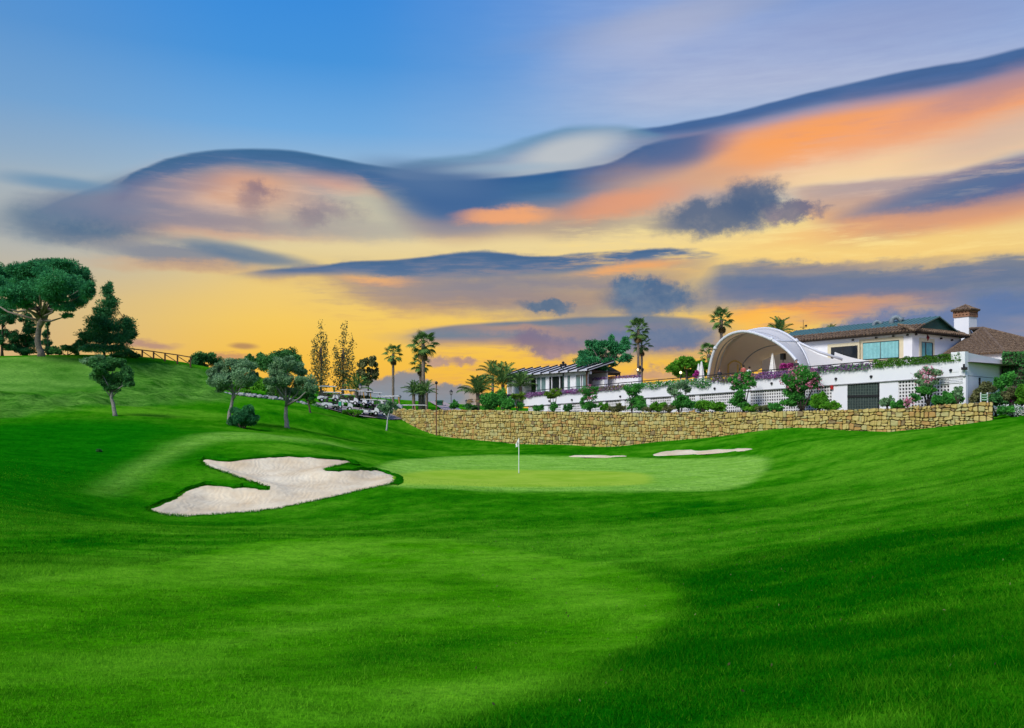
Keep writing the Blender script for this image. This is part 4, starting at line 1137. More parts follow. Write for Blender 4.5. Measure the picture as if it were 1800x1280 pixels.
def front_window(x0, y0, x1, y1, glass, mull):
    (ta, za), (tb, zb) = czf(x1, y0), czf(x0, y1)
    za = max(za, czf(x0, y0)[1]); 
    sur = hexC(MB(), ta - .45, tb + .45, -0.035, 0.1, zb - .3, za + .38).build('window', M_CREAM, ch)
    hexC(MB(), ta - .06, tb + .06, -0.05, 0.1, zb - .08, za + .07).build('frame', M_FRAME, sur)
    hexC(MB(), ta, tb, -0.06, 0.1, zb, za).build('pane', glass, sur)
    if glass is M_GLASSC:   # folds of the drawn curtain
        fo = MB(); n = 26
        for i in range(n):
            t = ta + (tb - ta) * (i + .5) / n; wd = (tb - ta) / n * .3
            hexC(fo, t - wd, t + wd, -0.075, -0.062, zb + .03, za - .04)
        fo.build('curtain_folds', mat('curtain', (0.30, 0.62, 0.62), .8, .1, var=.15), sur)
    for f in mull:
        t = ta + (tb - ta) * f; hexC(MB(), t - .035, t + .035, -0.085, 0.05, zb, za).build('mullion', M_FRAME, sur)
front_window(1518, 604, 1580, 632, M_GLASSC, (0.5,))
front_window(1462, 612, 1507, 636, M_GLASSD, (0.55,))
s0, z1 = czs(1620, 602); s1, _z = czs(1638, 605); z0 = czs(1620, 628)[1]
def hexS(mb, s0, s1, t0, t1, z0, z1): return hexC(mb, t0, t1, s0, s1, z0, z1)
sur = hexS(MB(), s0 - .4, s1 + .4, -0.035, 0.1, z0, z1 + .4).build('window', M_CREAM, ch)
hexS(MB(), s0 - .05, s1 + .05, -0.05, 0.1, z0, z1 + .06).build('frame', M_FRAME, sur)
hexS(MB(), s0, s1, -0.06, 0.1, z0 + .05, z1).build('pane', M_GLASSC, sur)
for f in (0.33, 1.0): hexS(MB(), s0 + (s1 - s0) * f - .07, s0 + (s1 - s0) * f + .07, -0.08, 0.05, z0, z1).build('mullion', M_FRAME, sur)
sd, zd_ = czs(1630, 594); MB().tube([C(-.03, sd, zd_ - .3), C(-.06, sd, zd_), C(-.03, sd, zd_ + .3)], [.02, .16, .02], 8).build('plaque', mat('maroon_plaque', (0.22, 0.02, 0.03), .5, .3, var=.2), ch)
for px, py in ((1500, 598), (1541, 594), (1571, 591), (1596, 589)):
    t, z = czf(px, py); MB().tube([C(t, .02, z), C(t, -.18, z)], .09, 8).build('spotlight', M_IRON, ch)
for px, py in ((1609, 588), (1653, 595), (1672, 598)):
    s, z = czs(px, py); MB().tube([C(.02, s, z), C(-.18, s, z)], .09, 8).build('spotlight', M_IRON, ch)
# tiled eave skirt round the flat roof: a row of barrel tiles
def tile_slope(mb, p0, p1, up, n_up, spacing=0.36, r=0.11):
    """rows of barrel tiles from the line p0-p1 up along the vector up"""
    L_ = (p1 - p0).length; n = max(1, int(L_ / spacing)); out = (p1 - p0).cross(up).normalized()
    if out.z < 0: out = -out
    for i in range(n + 1):
        f = i / n; a = p0.lerp(p1, f)
        for k in range(n_up):
            q0 = a + up * (k / n_up) + out * 0.03; q1 = a + up * ((k + 1) / n_up + .02) - out * .01
            mb.tube([q0, q1], [r * 1.1, r * .9], 6, True)
EW = 0.55
ev = MB()
ov = [(-EW, -EW), (CT + EW, -EW), (CT + EW, CS + EW), (-EW, CS + EW)]; iv = [(1.0, 1.0), (CT - 1, 1.0), (CT - 1, CS - 1), (1.0, CS - 1)]
for k in range(4):
    m_ = (k + 1) % 4
    ev.quad(C(*ov[k], EV + .02), C(*ov[m_], EV + .02), C(*iv[m_], EV + .72), C(*iv[k], EV + .72))
    ev.quad(C(*ov[k], EV - .12), C(*ov[m_], EV - .12), C(*ov[m_], EV + .02), C(*ov[k], EV + .02))
ev.quad(*[C(*o, EV - .12) for o in reversed(ov)])
eo = ev.build('eave_roof', M_TILED, ch)
tl = MB()
tile_slope(tl, C(-EW, -EW, EV + .03), C(CT + EW, -EW, EV + .03), (C(0, 1.0, EV + .72) - C(0, -EW, EV + .03)), 3)
tile_slope(tl, C(-EW, -EW, EV + .03), C(-EW, CS + EW, EV + .03), (C(1.0, 0, EV + .72) - C(-EW, 0, EV + .03)), 3)
tag(tl.build('barrel_tiles', M_TILE, eo), None, None, None, 'stuff')
# green metal gable roof sitting behind the eaves
gr = MB(); ra_, rb_, RZ = 0.35, CT - 1, EV + .40
ridge_z = (HOR - 560) / F * (C(2.2, 5.0, 0).y); sm = CS * .55
pA, pB, pC = C(ra_, .45, RZ), C(ra_, CS - .3, RZ), C(ra_, sm, ridge_z)
qA, qB, qC = C(rb_, .45, RZ), C(rb_, CS - .3, RZ), C(rb_, sm, ridge_z)
oh = -TA * .35
gr.quad(pA + oh, qA, qC, pC + oh).quad(pB + oh, pC + oh, qC, qB)
gr.quad(pA + oh - Vector((0, 0, .12)), pA + oh, pC + oh, pC + oh - Vector((0, 0, .12))).quad(pB + oh - Vector((0, 0, .12)), pC + oh - Vector((0, 0, .12)), pC + oh, pB + oh)
go_ = gr.build('metal_roof', M_GROOF, ch)
MB().quad(pA, pC, pB).build('gable', M_GGABLE, ch); MB().quad(qA, qB, qC).build('gable', M_GGABLE, ch)
sm_ = MB()
for i in range(30):
    t = ra_ + (rb_ - ra_) * i / 29; sm_.bar(C(t, .45, RZ + .02), C(t, sm, ridge_z + .02), .04, .05)
sm_.build('standing_seams', M_GROOF, go_)
# two gooseneck vents on the green roof
M_GALV = mat('galvanised_duct', (0.17, 0.21, 0.24), 0.5, 0.4, 0.0, var=.15)
for px, py, k in ((1536, 574, .75), (1567, 571, 1.0)):
    r = (px - 900.0) / F; s_ = sm * .75; o = CB + TN * s_; t = (o.x - r * o.y) / (r * TA.y - TA.x)
    q = C(t, s_, (HOR - py) / F * (CB + TN * s_ + TA * t).y - .25)
    dr = Vector((.94, -.34, 0)); pts = [q, q + Vector((0, 0, .55 * k))]
    for a in range(1, 7):
        an = math.pi * a / 6 * .8; pts.append(q + Vector((0, 0, .55 * k)) + dr * (.42 * k * (1 - math.cos(an))) + Vector((0, 0, .42 * k * math.sin(an))))
    pts.append(pts[-1] + (pts[-1] - pts[-2]).normalized() * .25 * k)
    MB().tube(pts, [.24 * k] * (len(pts) - 1) + [.34 * k], 12).build('roof_vent', M_GALV, ch, True)

# tiled wing on the right with hipped roof and chimney
wing = thing('tiled_wing', 'low wing with weathered tiled hip roof at the right of the clubhouse', 'building', P(1735, 640, 90))
ap = P(1727, 578, 86); ap2 = P(1706, 579, 91)
e = [P(1655, 627, 82), P(1766, 620.5, 77.2), P(1900, 620, 77.6), P(1760, 600, 94)]
zz = e[0].z
for q in e: q.z = zz
rf = MB(); rf.quad(e[0], e[1], ap).quad(e[1], e[2], ap).quad(e[2], e[3], ap2, ap).quad(e[3], e[0], ap, ap2)
ro = rf.build('roof', M_TILED, wing)
tl = MB()
def tri_tiles(a, b, top, n):
    up = Vector((0, 0, 1)); base = (b - a); out = base.cross(top - a).normalized(); out = out if out.z > 0 else -out
    along = base.normalized(); h = (top - a) - along * (top - a).dot(along); ft = (top - a).dot(along) / base.length
    for i in range(n + 1):
        f = i / n; q = a.lerp(b, f); k = f / ft if f < ft else (1 - f) / (1 - ft)
        if k < .03: continue
        m = max(1, int(h.length * k / .5))
        for j in range(m):
            s0_ = q + h * (k * j / m) + out * .05; s1_ = q + h * (k * (j + 1.08) / m) + out * .01
            tl.tube([s0_, s1_], [.13, .10], 6, True)
tri_tiles(e[0], e[1], ap, 22); tri_tiles(e[1], e[2], ap, 34)
tag(tl.build('barrel_tiles', M_TILE, ro), None, None, None, 'stuff')
for a, b_ in ((e[0], ap), (e[1], ap), (e[2], ap), (ap, ap2)): MB().tube([a + Vector((0, 0, .06)), b_ + Vector((0, 0, .08))], .14, 8).build('hip_tiles', M_TILE, ro)
wb = MB(); cc = (e[0] + e[1] + e[2] + e[3]) / 4; inn = [q.lerp(cc, .06) for q in e]
wb.hexa([Vector((q.x, q.y, 2.0)) for q in inn], [Vector((q.x, q.y, zz - .02)) for q in inn]); wb.build('wall', M_WHITE, wing)
# chimney
chm = thing('chimney', 'white chimney with pierced brick top and little tiled cap', 'chimney', P(1697, 600, 92))
cx = P(1697, 579, 92); ax, ay = (TA * 1).copy(), TN.copy(); hw = 0.78
zb_, zt_, zc_ = (HOR - 590) / F * 92, (HOR - 558.5) / F * 92, (HOR - 547) / F * 92
base_c = Vector((cx.x, cx.y, 0))
MB().box(base_c + Vector((0, 0, (zb_ - 2 + zt_) / 2)), ax * hw, ay * hw, (0, 0, (zt_ - zb_ + 2) / 2)).build('shaft', M_WHITE, chm)
M_BRICK = mat('brown_brick', (0.26, 0.13, 0.075), .9, .1, col2=(0.36, 0.20, 0.12), scale=4)
hd = MB(); hh = zc_ - zt_
MB().box(base_c + Vector((0, 0, zt_ + hh / 2)), ax * (hw - .12), ay * (hw - .12), (0, 0, hh / 2)).build('inner_flue', M_DARK, chm)
for z in (0.08, hh / 2, hh - .08): hd.box(base_c + Vector((0, 0, zt_ + z)), ax * (hw + .08), ay * (hw + .08), (0, 0, .08))
for k in range(5):
    for lv in (0, 1):
        f = (-1 + 2 * (k + (.25 if lv else 0)) / 4.25) * (hw - .02)
        zq = zt_ + .16 + lv * (hh / 2 - .04) + (hh / 2 - .22) / 2
        for sg in (-1, 1):
            hd.box(base_c + ax * f + ay * sg * hw + Vector((0, 0, zq)), ax * .10, ay * .07, (0, 0, (hh / 2 - .2) / 2))
            hd.box(base_c + ay * f + ax * sg * hw + Vector((0, 0, zq)), ay * .10, ax * .07, (0, 0, (hh / 2 - .2) / 2))
hd.build('pierced_head', M_BRICK, chm)
cp = MB(); cq = [base_c + ax * sx * 1.05 + ay * sy * 1.05 + Vector((0, 0, zc_ + .01)) for sx, sy in ((-1, -1), (1, -1), (1, 1), (-1, 1))]; tp = base_c + Vector((0, 0, zc_ + .62))
for k in range(4): cp.quad(cq[k], cq[(k + 1) % 4], tp)
cp.quad(*reversed(cq)); co = cp.build('cap', M_TILE, chm)
tl = MB()
for k in range(4):
    tri_save = tl; tri_tiles(cq[k], cq[(k + 1) % 4], tp, 8)
tag(tl.build('barrel_tiles', M_TILE, co), None, None, None, 'stuff')
# small roof with weather vane behind the tent
vr = thing('vane_roof', 'small tiled roof with weather vane behind the bandshell', 'roof', P(1412, 600, 104))
a_ = P(1412, 588, 104); q = [P(1394, 600, 100), P(1436, 602, 101), P(1440, 600, 110), P(1392, 599, 110)]
mb = MB(); [mb.quad(q[k], q[(k + 1) % 4], a_) for k in range(4)]; mb.build('roof', M_TILE, vr)
mb = MB(); mb.hexa([Vector((p_.x, p_.y, 3.4)) for p_ in [w_.lerp(sum(q, Vector()) / 4, .1) for w_ in q]], [w_.lerp(sum(q, Vector()) / 4, .1) - Vector((0, 0, .03)) for w_ in q]); mb.build('wall', M_WHITE, vr)
mb = MB(); mb.tube([a_ - Vector((0, 0, .2)), a_ + Vector((0, 0, 1.7))], .025, 6); mb.bar(a_ + Vector((-.4, 0, .85)), a_ + Vector((.4, 0, .85)), .05); mb.bar(a_ + Vector((0, -.4, .7)), a_ + Vector((0, .4, .7)), .05); mb.quad(a_ + Vector((.1, 0, .95)), a_ + Vector((.45, 0, .9)), a_ + Vector((.45, 0, 1.15)), a_ + Vector((.2, 0, 1.1))); mb.build('weather_vane', M_IRON, vr)

# ================================================================== restaurant with ribbed mono-pitch roof (left end of the terrace)
rs = thing('restaurant', 'low white glazed restaurant with ribbed pale roof and black rafters', 'building', Vector((4.5, 110.5, 3.6)))
RB = Vector((9.0, 104.0, 0))
def Q(t, s, z): return RB + TA * t + TN * s + Vector((0, 0, z))
def hexQ(mb, t0, t1, s0, s1, z0, z1):
    return mb.hexa([Q(t0, s0, z0), Q(t1, s0, z0), Q(t1, s1, z0), Q(t0, s1, z0)], [Q(t0, s0, z1), Q(t1, s0, z1), Q(t1, s1, z1), Q(t0, s1, z1)])
RE, RL = 5.85, 17.5
fl = 2.9
hexQ(MB(), 0.3, RL, 3.0, 3.2, fl, RE + .9).build('back_wall', M_WHITE, rs)
hexQ(MB(), 0.0, RL, 0.15, 3.2, fl - 1, fl).build('floor_slab', M_WHITE, rs)
hexQ(MB(), RL - .2, RL, 0.3, 3.2, fl, RE).build('end_wall', M_WHITE, rs)
hexQ(MB(), 0.0, RL, 0.2, 0.45, RE - .35, RE - .02).build('lintel', M_WHITE, rs)
M_PALE = mat('pale_roof_sheet', (0.52, 0.51, 0.52), .6, .3, col2=(0.62, 0.61, 0.62), scale=.6)
rp = MB(); rp.hexa([Q(-.6, -.5, RE), Q(RL + .5, -.5, RE), Q(RL + .5, 3.4, RE + 1.15), Q(-.6, 3.4, RE + 1.15)], [Q(-.6, -.5, RE + .1), Q(RL + .5, -.5, RE + .1), Q(RL + .5, 3.4, RE + 1.25), Q(-.6, 3.4, RE + 1.25)])
rpo = rp.build('roof', M_PALE, rs)
for i in range(11):
    t = -.5 + (RL + .9) * i / 10
    MB().bar(Q(t, -.62, RE + .10), Q(t, 3.45, RE + 1.30), .16, .26).build('rafter', M_IRON, rpo)
# glazed front: piers, glass, sill panels
xs = [(1030, 'g'), (1021, 'f'), (1018, 'g'), (1009, 'w'), (1000, 'g'), (994, 'w'), (989, 'd'), (981, 'f'), (967, 'd'), (962, 'w'), (957, 'g'), (948, 'g'), (940, 'd'), (930, 'w'), (915, 'w'), (897, 'w')]
def rt(px):
    r = (px - 900.0) / F; return (RB.x - r * RB.y) / (r * TA.y - TA.x)
M_GLASSL = mat('pale_reflecting_glass', (0.10, 0.17, 0.17), .08, .8, col2=(0.2, 0.3, 0.3), scale=.8)
for (pa, kd), (pb, _k) in zip(xs[:-1], xs[1:]):
    a, b_ = rt(pa), rt(pb)
    if kd == 'w': hexQ(MB(), a, b_, .25, .45, fl, RE - .35).build('pier', M_WHITE, rs)
    elif kd == 'f': hexQ(MB(), a, b_, .32, .36, fl, RE - .35).build('glass_door', M_GLASSD, rs)
    elif kd == 'd': hexQ(MB(), a, b_, .32, .36, fl, RE - .35).build('door', M_GLASSD, rs)
    else:
        po = hexQ(MB(), a, b_, .30, .36, fl + .8, RE - .35).build('window', M_GLASSL, rs)
        hexQ(MB(), a, b_, .25, .42, fl, fl + .8).build('sill_panel', M_WHITE, po)
    hexQ(MB(), a - .05, a + .05, .22, .34, fl, RE - .35).build('mullion', M_WHITE, rs)
# white planter boxes and low walls on the terrace
def planter(px0, px1, py0, py1, s, label):
    a, c = tz(px0, py0, s), tz(px1, py0, s); zt = (a.z + c.z) / 2; zb = zt - .9
    ta, tb = tt(px1, s), tt(px0, s)
    o = thing('planter_wall', label, 'planter', T((ta + tb) / 2, s, zb))
    slab_ = MB(); slab_.hexa([T(ta, s, zb), T(tb, s, zb), T(tb, s + .5, zb), T(ta, s + .5, zb)], [T(ta, s, zt), T(tb, s, zt), T(tb, s + .5, zt), T(ta, s + .5, zt)])
    slab_.build('box', M_WHITE, o); return o, ta, tb, zt
PLANT = [planter(986, 1006, 673, 682, 1.5, 'white planter box in front of the restaurant doors'), planter(1040, 1062, 668, 676, 3.0, 'white planter wall left of the terrace pine'),
         planter(1066, 1122, 665, 672, 5.0, 'long low white planter wall behind the terrace pine')]
# open pavilion under the pine
pv = thing('pavilion', 'open tiled pavilion on timber posts beside the terrace pine', 'pavilion', P(1062, 668, 108))
q = [P(1028, 655, 104), P(1092, 655, 106), P(1086, 652, 113), P(1036, 652, 112)]
for w_ in q: w_.z = (HOR - 655) / F * 106
a_, b2 = P(1048, 645, 109), P(1074, 645, 109.5)
mb = MB(); mb.quad(q[0], q[1], b2, a_).quad(q[1], q[2], b2).quad(q[2], q[3], a_, b2).quad(q[3], q[0], a_).quad(*reversed(q)); mb.build('roof', M_TILE, pv)
M_WOOD = mat('brown_timber', (0.12, 0.065, 0.035), .8, .2, var=.25, scale=4)
for w_ in q:
    c = w_.lerp(sum(q, Vector()) / 4, .1); MB().bar(Vector((c.x, c.y, 2.8)), c, .2).build('post', M_WOOD, pv)

# ================================================================== vegetation
L_PINE = leafmat('pine_needles', (0.014, 0.13, 0.048), (0.10, 0.42, 0.15), .2)
L_PINE2 = leafmat('dark_conifer_needles', (0.012, 0.105, 0.040), (0.085, 0.30, 0.11), .2)
L_OLIVE = leafmat('olive_leaves', (0.06, 0.17, 0.065), (0.32, 0.52, 0.26), .25)
L_DARK = leafmat('dark_evergreen_leaves', (0.018, 0.105, 0.030), (0.11, 0.32, 0.085), .25)
L_MID = leafmat('shrub_leaves', (0.028, 0.164, 0.035), (0.140, 0.512, 0.081), .35)
L_BRIGHT = leafmat('bright_shrub_leaves', (0.046, 0.202, 0.019), (0.217, 0.558, 0.046), .4)
L_YELLOW = leafmat('yellow_green_leaves', (0.078, 0.186, 0.019), (0.310, 0.527, 0.062), .4)
L_POPLAR = leafmat('autumn_poplar_leaves', (0.085, 0.100, 0.040), (0.27, 0.28, 0.11), .4)
L_PINK = leafmat('pink_blossom', (0.55, 0.12, 0.22), (0.85, 0.42, 0.50), .3)
L_MAGENTA = leafmat('magenta_blossom', (0.35, 0.02, 0.22), (0.65, 0.10, 0.42), .3)
L_PURPLE = leafmat('purple_groundcover', (0.109, 0.070, 0.116), (0.419, 0.232, 0.465), .2)
L_WHITEF = leafmat('white_blossom', (0.55, 0.56, 0.50), (0.8, 0.8, 0.78), .2)
L_DULL = leafmat('brownish_shrub_leaves', (0.081, 0.117, 0.046), (0.257, 0.257, 0.105), .25)
L_PALM = leafmat('palm_leaf', (0.046, 0.132, 0.031), (0.202, 0.341, 0.093), .3)
L_DEAD = leafmat('dead_palm_leaf', (0.12, 0.08, 0.035), (0.30, 0.21, 0.10), .2)
L_GRASSY = leafmat('clipped_hedge_leaves', (0.031, 0.124, 0.016), (0.155, 0.372, 0.046), .35)
B_PINE = mat('pine_bark', (0.16, 0.13, 0.11), .9, .1, col2=(0.30, 0.25, 0.21), scale=5, bump=.6)
B_OLIVE = mat('olive_bark', (0.16, 0.15, 0.13), .9, .1, col2=(0.32, 0.30, 0.27), scale=8, bump=.6)
B_DARK = mat('dark_bark', (0.05, 0.04, 0.03), .9, .1, col2=(0.11, 0.09, 0.07), scale=6, bump=.6)
B_PALM = mat('palm_trunk', (0.13, 0.10, 0.075), .9, .1, col2=(0.26, 0.21, 0.16), scale=6, bump=.6)

def leaf_mesh(name, C_, L_, W_, lm, org, var=None, dirs=None, droop=0.0):
    """one small diamond leaf per point"""
    n = len(C_)
    d = RNG.normal(size=(n, 3)) if dirs is None else dirs + RNG.normal(size=(n, 3)) * 0.35
    d[:, 2] -= droop; d /= np.linalg.norm(d, axis=1)[:, None] + 1e-9
    u = np.cross(d, RNG.normal(size=(n, 3))); u /= np.linalg.norm(u, axis=1)[:, None] + 1e-9
    sz = RNG.uniform(.65, 1.35, (n, 1)); L2 = L_ * sz; W2 = W_ * sz
    V = np.empty((n, 4, 3)); c = C_ - np.array(org)
    V[:, 0] = c - d * L2 / 2; V[:, 1] = c + u * W2 / 2; V[:, 2] = c + d * L2 / 2; V[:, 3] = c - u * W2 / 2
    me = fast_mesh(name, V.reshape(-1, 3), np.arange(n * 4).reshape(-1, 4), var=(RNG.uniform(0, 1, n) if var is None else var))
    me.materials.append(lm)
    return me

def clump_points(c, r, n, sub=10, tight=.55):
    """points gathered in sub-clumps on and in an ellipsoid; returns points, per-point value and outward direction"""
    c = np.array(c); r = np.array(r)
    k = max(3, sub); q = RNG.normal(size=(k, 3)); q /= np.linalg.norm(q, axis=1)[:, None]
    q *= RNG.uniform(.25, .92, (k, 1)); pick = RNG.integers(0, k, n)
    e = RNG.normal(size=(n, 3)); e /= np.linalg.norm(e, axis=1)[:, None]; e *= RNG.uniform(0.1, 1, (n, 1)) ** .6 * (tight * RNG.uniform(.45, 1.1, k))[pick][:, None]
    p = q[pick] + e
    sv = RNG.uniform(0, 1, k)[pick] * .55 + RNG.uniform(0, 1, n) * .45
    return c + p * r, sv, e / (np.linalg.norm(e, axis=1)[:, None] + 1e-9)

def crown(root, clumps, d, lm, dens, leaf, part='crown', sub=12, tight=.56, deep=.8, dj=.5, droop=0.0, needle=False):
    k = d / F; P_, S_, D_ = [], [], []; cen = []
    w = max(c[0] + c[2] for c in clumps) - min(c[0] - c[2] for c in clumps)
    for (px, py, rx, ry) in clumps:
        off = RNG.uniform(-dj, dj) * w * .5 * k
        c = P(px, py, d); sc = (d + off) / d; c = Vector((c.x * sc, d + off, c.z * sc)); cen.append(c)
        p, s, q = clump_points(c, (rx * k, (rx + ry) / 2 * deep * k, ry * k), max(12, int(dens * rx * ry * 1.25)), sub, tight)
        P_.append(p); S_.append(s); D_.append(q)
    P_ = np.concatenate(P_); S_ = np.concatenate(S_); D_ = np.concatenate(D_)
    me = leaf_mesh(part, P_, leaf[0], leaf[1], lm, root.location, S_, D_ if needle else None, droop)
    return link(part, me, root), cen

def stems(root, trunk, cen, d, r0, bark, br=0.35, name='trunk', zbase=None):
    """tapered trunk through picture points, limbs to the clump centres"""
    pts = [P(a, b, d) for a, b in trunk]
    if zbase is not None: pts[0].z = zbase
    pts[0].z -= 0.15
    m = len(pts); mb = MB()
    fine = []; rad = []
    for i in range(m - 1):
        for j in range(3):
            f = j / 3; fine.append(pts[i].lerp(pts[i + 1], f) + Vector((random.uniform(-1, 1), random.uniform(-1, 1), 0)) * r0 * .18 * (i + j > 0)); rad.append(r0 * (1 - .5 * (i + f) / (m - 1)))
    fine.append(pts[-1]); rad.append(r0 * .5); rad[0] *= 1.35
    mb.tube(fine, rad, 9)
    for c in cen:
        a = fine[min(len(fine) - 1, max(1, int(len(fine) * random.uniform(.6, .98))))]
        if (c - a).length < .15: continue
        mid = a.lerp(c, .5) + Vector((random.uniform(-.1, .1), random.uniform(-.1, .1), -.06)) * (c - a).length
        mb.tube([a, mid, c], [r0 * br, r0 * br * .65, r0 * br * .25], 6)
    return mb.build(name, bark, root, True)

def tree(name, label, cat, d, trunk, clumps, lm, bark, dens, leaf, r0, group=None, part='crown', zb=None, **kw):
    b = P(trunk[0][0], 0, d); z = g1(b.x, d) if zb is None else zb
    r = thing(name, label, cat, (b.x, d, z), group)
    br = kw.pop('br', .35)
    o, cen = crown(r, clumps, d, lm, dens, leaf, part, **kw)
    stems(r, trunk, cen, d, r0, bark, br, zbase=z)
    return r

def shrub(name, label, d, clumps, lm, dens=5.0, leaf=(.22, .10), cat='shrub', group=None, zb=None, flowers=None, stem=True, part='foliage', **kw):
    px = sum(c[0] for c in clumps) / len(clumps); b = P(px, 0, d); z = g1(b.x, d) if zb is None else zb
    r = thing(name, label, cat, (b.x, d, z), group)
    crown(r, clumps, d, lm, dens, leaf, part, **kw)
    if stem:
        mb = MB(); base = Vector((b.x, d, z - .1))
        for c in clumps:
            q = P(c[0], c[1], d); 
            if q.z > z + .1: mb.tube([base + Vector((random.uniform(-.1, .1), 0, 0)), base.lerp(q, .6) + Vector((random.uniform(-.1, .1), 0, 0)), q], [.07, .05, .02], 6)
        if mb.v: mb.build('stem', B_DARK, r, True)
    if flowers:
        fl_m, n, fs = flowers; k = d / F; pts = []
        for (px_, py_, rx, ry) in clumps:
            q = RNG.normal(size=(max(3, int(n * rx * ry)), 3)); q /= np.linalg.norm(q, axis=1)[:, None]; q[:, 1] = -np.abs(q[:, 1]) * .9
            cl = np.array(P(px_, py_, d)) + q * RNG.uniform(.95, 1.18, (len(q), 1)) * np.array((rx * k, (rx + ry) / 2 * .8 * k, ry * k))
            pts.append(np.repeat(cl, 6, 0) + RNG.normal(size=(len(cl) * 6, 3)) * fs * .7)
        pts = np.concatenate(pts)
        link('blossoms', leaf_mesh('blossoms', pts, fs, fs * .8, fl_m, r.location), r)
    return r

# --- left hill: stone pine, conifers
tree('stone_pine', 'tall umbrella-shaped stone pine with forked grey trunk on the left hill', 'tree', 102, [(73, 627), (66, 600), (68, 578), (74, 558), (70, 540)],
     [(20, 490, 30, 22), (48, 474, 34, 20), (85, 466, 38, 15), (120, 476, 34, 18), (148, 492, 20, 20), (95, 494, 42, 20), (55, 505, 36, 18), (15, 515, 30, 18), (130, 508, 30, 18), (152, 514, 14, 16),
      (-20, 500, 34, 24), (-30, 520, 26, 20), (100, 462, 30, 8), (62, 520, 30, 12), (92, 512, 32, 12), (38, 532, 22, 9), (8, 540, 24, 12), (115, 540, 22, 9), (135, 530, 22, 12), (105, 525, 24, 8), (-10, 485, 30, 20), (120, 555, 12, 5)], L_PINE, B_PINE, 12.0, (.30, .07), .38, needle=True, tight=.66, sub=14, deep=1.0, dj=.9, br=.42)
mb = MB(); pn = bpy.data.objects['stone_pine']
mb.tube([P(69, 576, 102), P(80, 560, 102), P(87, 540, 102), P(96, 520, 102)], [.27, .22, .18, .1], 8)
for a, b_ in (((87, 540), (118, 525)), ((87, 542), (128, 532)), ((92, 528), (140, 512)), ((70, 545), (50, 520)), ((68, 550), (30, 520)), ((90, 534), (115, 545)), ((72, 540), (60, 500))):
    q0, q1 = P(*a, 102), P(*b_, 102); mb.tube([q0, q0.lerp(q1, .5) + Vector((0, random.uniform(-.8, .8), -.1)), q1 + Vector((0, random.uniform(-1, 1), 0))], [.12, .08, .03], 6)
mb.build('limb', B_PINE, pn, True)
tree('conifer', 'irregular dark pine with two leaders right of the umbrella pine', 'tree', 104, [(183, 634), (184, 600), (186, 560), (190, 520)],
     [(190, 512, 10, 14), (192, 532, 15, 12), (186, 552, 22, 14), (172, 570, 26, 13), (195, 575, 24, 12), (160, 590, 24, 12), (185, 596, 28, 12), (150, 606, 18, 10), (175, 613, 30, 9), (222, 570, 15, 14), (230, 585, 12, 12), (215, 595, 18, 12), (205, 612, 20, 8), (193, 503, 4, 8)],
     L_PINE2, B_DARK, 10.0, (.26, .08), .16, needle=True, dj=.6, br=.2, tight=.85, sub=16)
tree('conifer', 'tall dark conifer cut by the left edge of the photo', 'tree', 110, [(4, 630), (4, 590), (5, 550)],
     [(0, 535, 24, 16), (-12, 560, 26, 16), (16, 560, 16, 14), (6, 585, 16, 12), (-6, 600, 18, 12), (22, 590, 10, 9), (14, 610, 14, 8)], L_PINE2, B_DARK, 8, (.28, .08), .16, dj=.6)
tree('conifer', 'dark conifer just left of the umbrella pine trunk', 'tree', 112, [(45, 632), (45, 600), (47, 560)],
     [(48, 560, 13, 14), (50, 580, 18, 13), (38, 598, 20, 12), (55, 602, 20, 12), (46, 616, 28, 9), (28, 612, 12, 8)], L_PINE2, B_DARK, 8, (.28, .08), .14, dj=.5)
tree('conifer', 'small slim dark conifer showing right behind the umbrella pine trunk', 'tree', 111, [(84, 632), (84, 590)],
     [(84, 570, 5, 10), (83, 588, 8, 10), (82, 604, 11, 10), (86, 616, 12, 8)], L_PINE2, B_DARK, 9, (.26, .08), .10, dj=.4)
shrub('low_bush', 'low rounded dark bush between the umbrella pine and the second pine', 106, [(100, 617, 16, 8), (120, 613, 16, 8), (134, 618, 10, 7)], L_DARK, 8, (.25, .12))
shrub('low_bush', 'low dark scrub at the near end of the wooden fence', 108, [(222, 620, 18, 7), (205, 624, 12, 6), (238, 625, 12, 5)], L_DARK, 8, (.25, .12))
shrub('low_bush', 'grey-green bushy top behind the nearest left olive tree', 72, [(158, 634, 14, 8), (180, 630, 16, 8), (200, 636, 12, 6)], L_OLIVE, 8, (.18, .06), stem=False)
